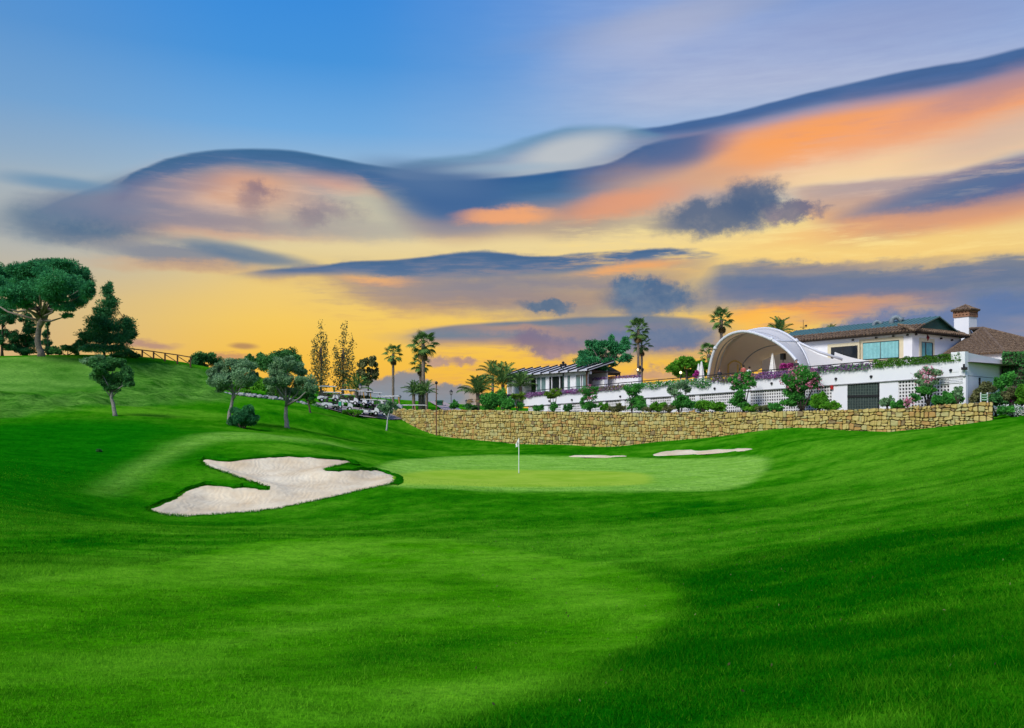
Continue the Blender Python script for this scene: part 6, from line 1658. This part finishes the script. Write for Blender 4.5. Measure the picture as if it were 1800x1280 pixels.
# ================================================================== golf carts
M_CART = mat('white_cart_body', (0.74, 0.74, 0.73), .35, .5, var=.04)
M_SEAT = mat('dark_cart_seat', (0.035, 0.033, 0.032), .7, .3, var=.2)
M_RUB = mat('tyre_rubber', (0.015, 0.015, 0.016), .8, .2, var=.2)
M_ROOFC = mat('cart_canopy', (0.62, 0.61, 0.58), .5, .4, var=.05)
M_SHIELD = mat('clear_shield', (0.25, 0.28, 0.30), .05, .5, var=.05)
def make_cart():
    r = thing('golf_cart', 'golf cart', 'golf cart', (0, 0, 0), 'golf carts parked beside the wall')
    b = MB()   # shaped side profile: low front cowl, floor, raised rear body
    prof = [(-1.15, .35), (-1.2, .55), (-1.05, .82), (-.72, .92), (-.62, .45), (.0, .38), (.12, .62), (.95, .72), (1.15, .6), (1.15, .35)]
    for sg in (-.58, .58): b.quad(*[(px_, sg, pz) for px_, pz in prof])
    n = len(prof)
    for i in range(n): 
        a, c = prof[i], prof[(i + 1) % n]; b.quad((a[0], -.58, a[1]), (c[0], -.58, c[1]), (c[0], .58, c[1]), (a[0], .58, a[1]))
    b.build('body', M_CART, r)
    s = MB(); s.abox(.02, -.52, .66, .52, .52, .80); s.box((.56, 0, 1.02), (.06, 0, .03), (0, .5, 0), (-.05, 0, .24)); s.build('seat', M_SEAT, r)
    rf = MB(); rf.box((-.02, 0, 1.83), (.95, 0, .02), (0, .62, 0), (0, 0, .035)); rf.box((-.02, 0, 1.875), (.78, 0, .015), (0, .48, 0), (0, 0, .02)); rf.build('canopy', M_ROOFC, r)
    for px_, sy in ((-.72, -.54), (-.72, .54), (.75, -.54), (.75, .54)):
        MB().bar((px_ - (.12 if px_ < 0 else -.08), sy, .8), (px_, sy, 1.82), .045).build('canopy_post', M_SEAT, r)
    MB().box((-.78, 0, 1.32), (.008, 0, 0), (0, .52, 0), (.05, 0, .42)).build('windshield', M_SHIELD, r)
    st = MB(); st.tube([(-.62, .26, .85), (-.4, .26, 1.06)], .025, 6); ring = [(-.4 + .11 * math.cos(a) * .7, .26 + .17 * math.sin(a), 1.06 + .11 * math.cos(a)) for a in [2 * math.pi * k / 10 for k in range(11)]]; st.tube(ring, .02, 6); st.build('steering_wheel', M_SEAT, r)
    for px_ in (-.82, .78):
        for sy in (-.55, .55):
            w = MB().tube([(px_, sy - .1, .24), (px_, sy - .08, .24), (px_, sy + .08, .24), (px_, sy + .1, .24)], [.18, .24, .24, .18], 14).build('wheel', M_RUB, r)
            MB().tube([(px_, sy - .115, .24), (px_, sy + .115, .24)], .11, 10).build('rim', M_CART, w)
    for sy in (-.36, .36): MB().tube([(-1.15, sy, .68), (-1.2, sy, .68)], .07, 8).build('headlight', M_SHIELD, r)
    bg_ = MB(); bg_.abox(.75, -.4, .72, 1.1, .4, .8); bg_.bar((.98, -.35, .8), (.98, -.35, 1.25), .04); bg_.bar((.98, .35, .8), (.98, .35, 1.25), .04); bg_.bar((.98, -.35, 1.25), (.98, .35, 1.25), .04); bg_.build('bag_rack', M_SEAT, r)
    return r
proto = make_cart()
front = [(584, 100.2, 200), (601, 101, 195), (648, 102.4, 188), (666, 103.4, 172), (676, 106.5, 186)]
back_ = [(576, 106, 200), (612, 106.5, 190), (628, 107, 185), (640, 108, 185), (657, 108.6, 190), (690, 108.5, 180)]
third = [(703, 113, 185), (719, 113.5, 178), (737, 114, 184)]
ordn = ['leftmost', 'second', 'third', 'fourth', 'fifth', 'sixth']
i_c = 0
for rowname, row in (('front row of golf carts', front), ('rear row of golf carts', back_), ('carts behind the stone wall', third)):
    for k, (px_, d_, rz) in enumerate(row):
        o = proto if i_c == 0 else copy_tree(proto); i_c += 1
        x = (px_ - 900) / F * d_; zc = g1(x, d_) + .15
        if rowname.startswith('carts'): zc = min(max(zc, .2), (HOR - 712) / F * d_ - 1.86)
        o.location = (x, d_, zc); o.rotation_euler = (0, 0, R(rz))
        o['label'] = ('white golf cart, %s from the left in the %s' % (ordn[k], rowname)) if k else 'white golf cart, leftmost in the %s' % rowname

# ================================================================== street lanterns
M_LGLASS = mat('lantern_glass', (0.30, 0.30, 0.28), .15, .5, var=.1)
def make_lantern():
    r = thing('street_lamp', 'lamp', 'lamp', (0, 0, 0), 'black lantern posts')
    MB().tube([(0, 0, -.1), (0, 0, .25), (0, 0, .3), (0, 0, 2.6)], [.11, .10, .055, .04], 10).build('post', M_IRON, r)
    g_ = MB(); g_.hexa([(-.12, -.12, 2.68), (.12, -.12, 2.68), (.12, .12, 2.68), (-.12, .12, 2.68)], [(-.2, -.2, 3.1), (.2, -.2, 3.1), (.2, .2, 3.1), (-.2, .2, 3.1)]); l_ = g_.build('lantern', M_LGLASS, r)
    f_ = MB()
    for sx, sy in ((-1, -1), (1, -1), (1, 1), (-1, 1)): f_.bar((sx * .12, sy * .12, 2.66), (sx * .205, sy * .205, 3.12), .035)
    f_.build('lantern_frame', M_IRON, l_)
    MB().tube([(0, 0, 2.58), (0, 0, 2.62), (0, 0, 2.68)], [.05, .12, .17], 8).build('collar', M_IRON, r)
    MB().tube([(0, 0, 3.1), (0, 0, 3.16), (0, 0, 3.32), (0, 0, 3.38), (0, 0, 3.5)], [.27, .25, .08, .04, .02], 8).build('cap', M_IRON, l_)
    return r
lp = make_lantern(); n_l = 0
for px_, ytop, d_, zb, lab in [(793, 684, 112, 1.1, 'black lantern on a post behind the stone wall near the path'), (703, 694, 118, None, 'small black lantern behind the cart roofs near the palms'),
                               (820, 702, 124, None, 'far black lantern barely showing left of the yellowish palm'), (633, 673, 108, None, 'grey-blue lantern post among the golf carts')]:
    o = lp if n_l == 0 else copy_tree(lp); n_l += 1
    x = (px_ - 900) / F * d_; z0 = (g1(x, d_) if zb is None else zb); zt = (HOR - ytop) / F * d_
    k = (zt - z0) / 3.5; o.location = (x, d_, z0); o.scale = (max(k, .85), max(k, .85), k); o['label'] = lab
# tall mast with ball head standing before the wall
x, d_ = (767 - 900) / F * 99.0, 99.0; z = g1(x, d_)
ms = thing('mast', 'tall thin rusty mast with ball head in front of the stone wall', 'mast', (x, d_, z))
zt = (HOR - 675) / F * d_
MB().tube([(x, d_, z - .2), (x, d_, 1.2), (x, d_, zt)], [.07, .065, .055], 8).build('pole', mat('rusty_pole', (0.12, 0.055, 0.035), .8, .2, col2=(0.20, 0.10, 0.06), scale=3), ms)
MB().tube([(x, d_, zt - .05), (x, d_, zt + .06), (x, d_, zt + .2), (x, d_, zt + .3)], [.08, .17, .17, .05], 10).build('lamp_head', M_IRON, ms, True)
# terrace lamp with two lanterns, palm lamp, small globe
def twin_lamp(px_, yt, s_, label, h):
    p = tz(px_, yt, s_); zb = p.z - h
    r = thing('terrace_lamp', label, 'lamp', (p.x, p.y, zb)); MB().tube([(p.x, p.y, zb), (p.x, p.y, p.z)], .07, 8).build('post', mat('green_post', (.02, .06, .045), .5, .4, var=.1), r)
    for sg in (-1, 0, 1):
        q = p + TA * sg * .42 + Vector((0, 0, .28 if sg == 0 else 0)); MB().bar(p - Vector((0, 0, .1)), q, .05).build('arm', M_IRON, r)
        MB().tube([q, q + Vector((0, 0, .1)), q + Vector((0, 0, .34)), q + Vector((0, 0, .48))], [.07, .12, .19, .03], 8).build('lantern', M_IRON, r)
    return r
twin_lamp(990, 646, 1.2, 'green lamp post with three dark lanterns before the restaurant', 2.7)
twin_lamp(1125, 654, 6.0, 'lamp with glowing lanterns at the foot of the fan palms', 1.6)
M_GLOW = bpy.data.materials.new('warm_glow'); M_GLOW.use_nodes = True
_e = M_GLOW.node_tree.nodes['Principled BSDF']; _e.inputs['Emission Color'].default_value = (1, .75, .35, 1); _e.inputs['Emission Strength'].default_value = 3.0; _e.inputs['Base Color'].default_value = (.8, .6, .3, 1)
p = tz(1121, 650, 5.9); gl = bpy.data.objects['terrace_lamp.001']
MB().tube([p - Vector((0, 0, .14)), p, p + Vector((0, 0, .14))], [.05, .13, .05], 8).build('lit_bulb', M_GLOW, gl)
p = tz(1196.5, 655, 1.5); sm2 = thing('globe_lamp', 'small lit globe lamp on the terrace near the leafy tree', 'lamp', (p.x, p.y, p.z - .9))
MB().tube([p - Vector((0, 0, .9)), p - Vector((0, 0, .1))], .05, 8).build('post', M_IRON, sm2); MB().tube([p - Vector((0, 0, .14)), p - Vector((0, 0, .08)), p, p + Vector((0, 0, .08)), p + Vector((0, 0, .14))], [.06, .12, .14, .11, .03], 10).build('globe', M_GLOW, sm2, True)
x, d_ = (773 - 900) / F * 138, 138.0; z = g1(x, d_)
gc = thing('green_container', 'green container at the top of the path', 'container', (x, d_, z)); k = 138 / F
MB().hexa([(x - 5.5 * k, d_ - .8, z), (x + 4.5 * k, d_ - .8, z), (x + 4.5 * k, d_ + 1, z), (x - 5.5 * k, d_ + 1, z)], [(x - 6.5 * k, d_ - 1, z + .75), (x + 5.2 * k, d_ - 1, z + .75), (x + 5.2 * k, d_ + 1.2, z + .75), (x - 6.5 * k, d_ + 1.2, z + .75)]).build('body', mat('green_plastic', (.02, .14, .07), .5, .4, var=.1), gc)
MB().box((x - .6 * k, d_, z + .84), (6.2 * k, 0, 0), (0, 1.2, 0), (0, 0, .09)).build('lid', bpy.data.materials['green_plastic'], gc)
# green course signs
def sign(px_, py0, py1, d_, w, label, n_panel, post=True, zb=None):
    x = (px_ - 900) / F * d_; z1, z0 = (HOR - py0) / F * d_, (HOR - py1) / F * d_; zb = g1(x, d_) if zb is None else zb
    r = thing('course_sign', label, 'sign', (x, d_, zb)); wm_ = w * d_ / F / 2
    for k in range(n_panel):
        a, b_ = z0 + (z1 - z0) * k / n_panel + .03, z0 + (z1 - z0) * (k + 1) / n_panel - .03
        MB().abox(x - wm_, d_ - .03, a, x + wm_, d_ + .03, b_).build('panel', mat('green_sign', (.02, .30, .14) if n_panel == 1 else (.03, .26, .07), .5, .3, var=.1), r)
        if n_panel > 1: MB().abox(x - wm_ * .9, d_ - .036, (a + b_) / 2 - .015, x + wm_ * .9, d_ - .031, (a + b_) / 2 + .015).build('white_line', M_WPAINT, r)
    for sx in (-1, 1): MB().bar((x + sx * wm_ * 1.05, d_ + .02, zb - .1), (x + sx * wm_ * 1.05, d_ + .02, z1 + .08), .06).build('post', M_WPAINT if n_panel > 1 else M_IRON, r)
    return r
sign(597.5, 706, 714, 99, 5, 'small green notice on dark posts in front of the golf carts', 1)
sign(1730, 692, 705, 63.2, 11, 'small green panelled sign at the right end of the stone wall', 3, zb=1.2)

# ================================================================== wooden fence on the skyline
fe = thing('wooden_fence', 'brown post-and-rail fence with cross braces on the skyline', 'fence', P(285, 632, 110))
tops = [(228, 613), (250, 615.5), (270, 618), (290, 621), (312, 624), (335, 628)]
def fp(px_, py_): return P(px_, py_, 110)
for a, b_ in zip(tops[:-1], tops[1:]):
    MB().bar(fp(*a), fp(*b_), .13).build('rail', M_WOOD, fe)
    MB().bar(fp(a[0], a[1] + 2), fp(b_[0], b_[1] + 13), .09).build('brace', M_WOOD, fe)
for a in tops:
    q = fp(*a); MB().bar(Vector((q.x, q.y, min(g1(q.x, q.y), q.z - .6) - .1)), q + Vector((0, 0, .06)), .15).build('post', M_WOOD, fe)

# ================================================================== white boulders along the bank
M_ROCK = mat('pale_boulder', (0.16, 0.16, 0.16), .9, .1, col2=(0.42, 0.42, 0.42), scale=2.5, bump=.5)
for i in range(24):
    px_ = 397 + i * 6.3 + random.uniform(-2, 2); d_ = 95 + random.uniform(-.4, .4); x = (px_ - 900) / F * d_; s = random.uniform(.16, .34)
    bm = bmesh.new(); bmesh.ops.create_icosphere(bm, subdivisions=2, radius=1)
    for v in bm.verts:
        k = 1 + .5 * (mnoise.noise(v.co * 1.3 + Vector((i * 7.1, 0, 0)))); v.co = Vector((v.co.x * s * 1.3 * k, v.co.y * s * k, v.co.z * s * .8 * k))
    me = bpy.data.meshes.new('boulder'); bm.to_mesh(me); bm.free(); me.materials.append(M_ROCK)
    o = link('boulder', me); o.location = (x, d_, g1(x, d_) + s * .35); o.rotation_euler = (0, 0, random.uniform(0, 6))
    tag(o, 'pale boulder in the row edging the bank behind the olive trees', 'boulder', 'white boulders along the bank')

# ================================================================== things on the terrace
M_CANVAS = mat('white_canvas', (0.74, 0.73, 0.70), .8, .1, var=.06)
def parasol(px_, yt, yb, s_, label):
    a = tz(px_, yt, s_); zb = deck(tt(px_, s_)) - .05
    r = thing('folded_parasol', label, 'parasol', (a.x, a.y, zb))
    MB().tube([(a.x, a.y, zb), (a.x, a.y, a.z + .05)], .035, 8).build('pole', M_STEEL, r)
    mb = MB(); n = 12; h = a.z - zb - .5
    for lv in range(6):
        f = lv / 5; rr = .07 + .32 * f ** .9
        for k in range(n): 
            q = rr * (1 if k % 2 else .72); mb.v.append(Vector((a.x + q * math.cos(2 * math.pi * k / n), a.y + q * math.sin(2 * math.pi * k / n), a.z - h * f)))
    for lv in range(5):
        for k in range(n): mb.f.append((lv * n + k, lv * n + (k + 1) % n, (lv + 1) * n + (k + 1) % n, (lv + 1) * n + k))
    mb.f.append(tuple(range(n))); mb.build('canopy', M_CANVAS, r)
    MB().tube([(a.x, a.y, zb), (a.x, a.y, zb + .1)], .3, 12).build('base', M_IRON, r)
parasol(1358, 622, 650, 3.2, 'folded white parasol inside the bandshell opening')
parasol(1233, 636, 660, 4.5, 'folded white parasol left of the bandshell')
parasol(1228, 640, 660, 6.0, 'second folded parasol partly hidden left of the bandshell')
# gilt door arch inside the shell
M_GILT = mat('yellow_timber', (0.55, 0.38, 0.10), .6, .3, var=.15)
da = thing('door_arch', 'yellow arched doorway standing inside the bandshell', 'doorway', T(tt(1291, 6), 6, deck(22)))
L0, R0 = tt(1280, 6), tt(1303, 6); zb = deck(22) - .05; zt = tz(1291, 636, 6).z
for t in (L0, R0, tt(1297, 6)): MB().bar(T(t, 6, zb), T(t, 6, zt - .3), .14).build('post', M_GILT, da)
MB().tube([T(L0 + (R0 - L0) * f, 6, zt - .3 + .4 * math.sin(math.pi * f)) for f in [i / 8 for i in range(9)]], .09, 6).build('arch', M_GILT, da)
sp_ = tz(1376.5, 627, 3.8); zb = deck(17) - .05
spk = thing('loudspeaker', 'black loudspeaker on a stand inside the bandshell', 'loudspeaker', (sp_.x, sp_.y, zb))
MB().box(sp_, TA * .2, TN * .18, (0, 0, .3)).build('cabinet', M_IRON, spk); MB().bar((sp_.x, sp_.y, zb), sp_ - Vector((0, 0, .3)), .06).build('stand', M_IRON, spk)
MB().tube([sp_ - TN * .18 - Vector((0, 0, .08)), sp_ - TN * .20 - Vector((0, 0, .08))], .14, 12).build('cone', M_SEAT, spk)
# people behind the railing
M_SKIN = mat('skin', (0.45, 0.26, 0.18), .6, .3, var=.05)
M_HAIR = mat('dark_hair', (0.02, 0.014, 0.01), .6, .3, var=.2)
def person(label, px_, s_, shirt, trousers, yaw, sit=0.0):
    t = tt(px_, s_); b = T(t, s_, deck(t) - .05 - sit)
    r = thing('person', label, 'person', b)
    J = {'pel': (0, 0, .95), 'spi': (0, .01, 1.2), 'che': (0, 0, 1.4), 'nek': (0, .01, 1.52), 'hed': (0, -.02, 1.62), 'top': (0, -.01, 1.74),
         'ls': (-.18, 0, 1.42), 'le': (-.24, .02, 1.15), 'lw': (-.2, -.14, .96), 'lh': (-.19, -.19, .9), 'rs': (.18, 0, 1.42), 're': (.24, .02, 1.15), 'rw': (.2, -.14, .96), 'rh': (.19, -.19, .9),
         'lp': (-.1, 0, .9), 'lk': (-.11, -.03, .5), 'la': (-.11, .02, .09), 'lt': (-.12, -.14, .04), 'rp': (.1, 0, .9), 'rk': (.11, -.02, .5), 'ra': (.11, .03, .09), 'rt': (.12, -.13, .04)}
    rad = {'pel': .15, 'spi': .13, 'che': .15, 'nek': .058, 'hed': .10, 'top': .075, 'ls': .065, 'le': .047, 'lw': .034, 'lh': .038, 'rs': .065, 're': .047, 'rw': .034, 'rh': .038, 'lp': .095, 'lk': .065, 'la': .045, 'lt': .04, 'rp': .095, 'rk': .065, 'ra': .045, 'rt': .04}
    E = [('pel', 'spi'), ('spi', 'che'), ('che', 'nek'), ('nek', 'hed'), ('hed', 'top'), ('che', 'ls'), ('ls', 'le'), ('le', 'lw'), ('lw', 'lh'), ('che', 'rs'), ('rs', 're'), ('re', 'rw'), ('rw', 'rh'), ('pel', 'lp'), ('lp', 'lk'), ('lk', 'la'), ('la', 'lt'), ('pel', 'rp'), ('rp', 'rk'), ('rk', 'ra'), ('ra', 'rt')]
    ks = list(J); me = bpy.data.meshes.new('body'); me.from_pydata([J[k] for k in ks], [(ks.index(a), ks.index(c)) for a, c in E], []); me.update()
    for m_ in (M_SKIN, shirt, trousers): me.materials.append(m_)
    o = link('body', me, r); sk = o.modifiers.new('skin', 'SKIN'); o.modifiers.new('sub', 'SUBSURF').render_levels = 1
    for i, k in enumerate(ks): me.skin_vertices[0].data[i].radius = (rad[k], rad[k]); me.skin_vertices[0].data[i].use_root = (k == 'pel')
    dg = bpy.context.evaluated_depsgraph_get(); ev_ = bpy.data.meshes.new_from_object(o.evaluated_get(dg)); o.modifiers.clear(); o.data = ev_
    ev_.materials.clear(); [ev_.materials.append(m_) for m_ in (M_SKIN, shirt, trousers)]
    for p_ in ev_.polygons:
        z_ = p_.center.z; xx = abs(p_.center.x); p_.use_smooth = True
        p_.material_index = 0 if z_ > 1.5 or (xx > .17 and z_ < 1.15 and z_ > .85) else (1 if z_ > .95 else 2)
    bm = bmesh.new(); bmesh.ops.create_uvsphere(bm, u_segments=12, v_segments=8, radius=.118)
    for v in bm.verts: v.co = Vector((v.co.x * .95, v.co.y * 1.05 + .02, v.co.z)) + Vector((0, 0, 1.70))
    bmesh.ops.delete(bm, geom=[v for v in bm.verts if v.co.y < -.05 and v.co.z < 1.72], context='VERTS')
    hm = bpy.data.meshes.new('hair'); bm.to_mesh(hm); bm.free(); hm.materials.append(M_HAIR); link('hair', hm, r)
    r.rotation_euler = (0, 0, yaw); return r
M_SH = [mat('shirt', c, .8, .1, var=.1) for c in ((.06, .06, .08), (.45, .12, .10), (.7, .7, .7), (.05, .05, .05))]
M_TR = mat('trousers', (.04, .045, .06), .8, .1, var=.1)
person('dark-clothed person at the left foot of the bandshell arch', 1265, 1.6, M_SH[0], M_TR, R(20), .45)
person('person in a reddish top right of the yellow doorway', 1307, 2.6, M_SH[1], M_TR, R(150), .2)
person('person in a white top seated right of the yellow doorway', 1317, 2.2, M_SH[2], M_TR, R(200), .45)
person('dark-clothed person by the right foot of the bandshell arch', 1400, 1.2, M_SH[3], M_TR, R(-30), .3)

# ================================================================== near grass blades
def blades(n, d0, d1, hmin, hmax, w, seed):
    rg = np.random.default_rng(seed)
    d = np.sqrt(rg.uniform(d0 ** 2, d1 ** 2, n)); x = rg.uniform(-.66, .66, n) * d
    z = gsample(GZ, x, d); zl_ = gsample(zl, x, d)
    keep_ = rg.uniform(0, 1, n) < np.where(zl_ > .5, .8, 1.0) * np.clip((46 - d) / 22, 0, 1)
    x, d, z, zl_ = x[keep_], d[keep_], z[keep_], zl_[keep_]; n = len(x)
    h = rg.uniform(hmin, hmax, n) * np.where(zl_ > .5, .55, 1.0) * (.6 + .8 * vnoise(x * 1.7, d * 1.7, 8))
    a = rg.uniform(0, 2 * math.pi, n); ww = w * (.7 + .6 * rg.uniform(0, 1, n)); lx, ly = rg.normal(0, .6, n) * h, rg.normal(0, .6, n) * h
    V = np.empty((n, 3, 3)); ca, sa_ = np.cos(a) * ww, np.sin(a) * ww
    V[:, 0] = np.stack([x - ca, d - sa_, z - .01], -1); V[:, 1] = np.stack([x + ca, d + sa_, z - .01], -1); V[:, 2] = np.stack([x + lx, d + ly, z + h], -1)
    pt = gsample(PAT, x, d)
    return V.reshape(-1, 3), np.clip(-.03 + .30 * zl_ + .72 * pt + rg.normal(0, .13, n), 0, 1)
VV, ww_ = zip(blades(150000, 3.8, 9, .018, .05, .004, 1), blades(170000, 9, 18, .02, .055, .007, 2), blades(190000, 18, 46, .022, .05, .012, 3))
# longer blades hanging over the bunker edge
_rb = np.random.default_rng(9); _bp = np.array(resample(BUNK_W, .03)); _bp = np.repeat(_bp, 5, 0) + _rb.normal(0, .07, (len(_bp) * 5, 2))
_bz = gz(_bp[:, 0], _bp[:, 1]) + relief(_bp[:, 0], _bp[:, 1]); _nb = len(_bp); _h = _rb.uniform(.03, .11, _nb); _a = _rb.uniform(0, 6.28, _nb)
_E = np.empty((_nb, 3, 3)); _E[:, 0] = np.c_[_bp[:, 0] - np.cos(_a) * .014, _bp[:, 1] - np.sin(_a) * .014, _bz - .03]; _E[:, 1] = np.c_[_bp[:, 0] + np.cos(_a) * .014, _bp[:, 1] + np.sin(_a) * .014, _bz - .03]
_E[:, 2] = np.c_[_bp[:, 0] + _rb.normal(0, .06, _nb), _bp[:, 1] + _rb.normal(-.02, .06, _nb), _bz + _h]
VV = np.concatenate(list(VV) + [_E.reshape(-1, 3)]); ww_ = np.concatenate(list(ww_) + [_rb.uniform(0, .35, _nb)])
gm = fast_mesh('grass', VV, np.arange(len(VV)).reshape(-1, 3), 3, var=ww_)
gm.materials.append(leafmat('grass_blades', (0.004, 0.15, 0.001), (0.17, 0.50, 0.016), .4))
tag(link('grass', gm), 'short mown grass blades of the foreground', 'grass', None, 'stuff')

# leaf litter blown over the rough on the right
def litter(n, seed):
    rg = np.random.default_rng(seed)
    d = np.sqrt(rg.uniform(6 ** 2, 34 ** 2, n)); x = rg.uniform(-.05, .62, n) * d; k = rg.uniform(0, 1, n) < .25 + .75 * vnoise(x * .35, d * .35, 21) ** 2
    x, d = x[k], d[k]; n = len(x); z = gsample(GZ, x, d) + .035
    return np.stack([x, d, z], -1)
lt = litter(1500, 5)
lm_ = leaf_mesh('fallen_leaves', lt, .030, .014, leafmat('dry_leaf', (0.03, 0.035, 0.012), (0.17, 0.19, 0.07), .1), (0, 0, 0))
tag(link('fallen_leaves', lm_), 'scattered dry leaf bits lying on the foreground grass', 'leaves', None, 'stuff')
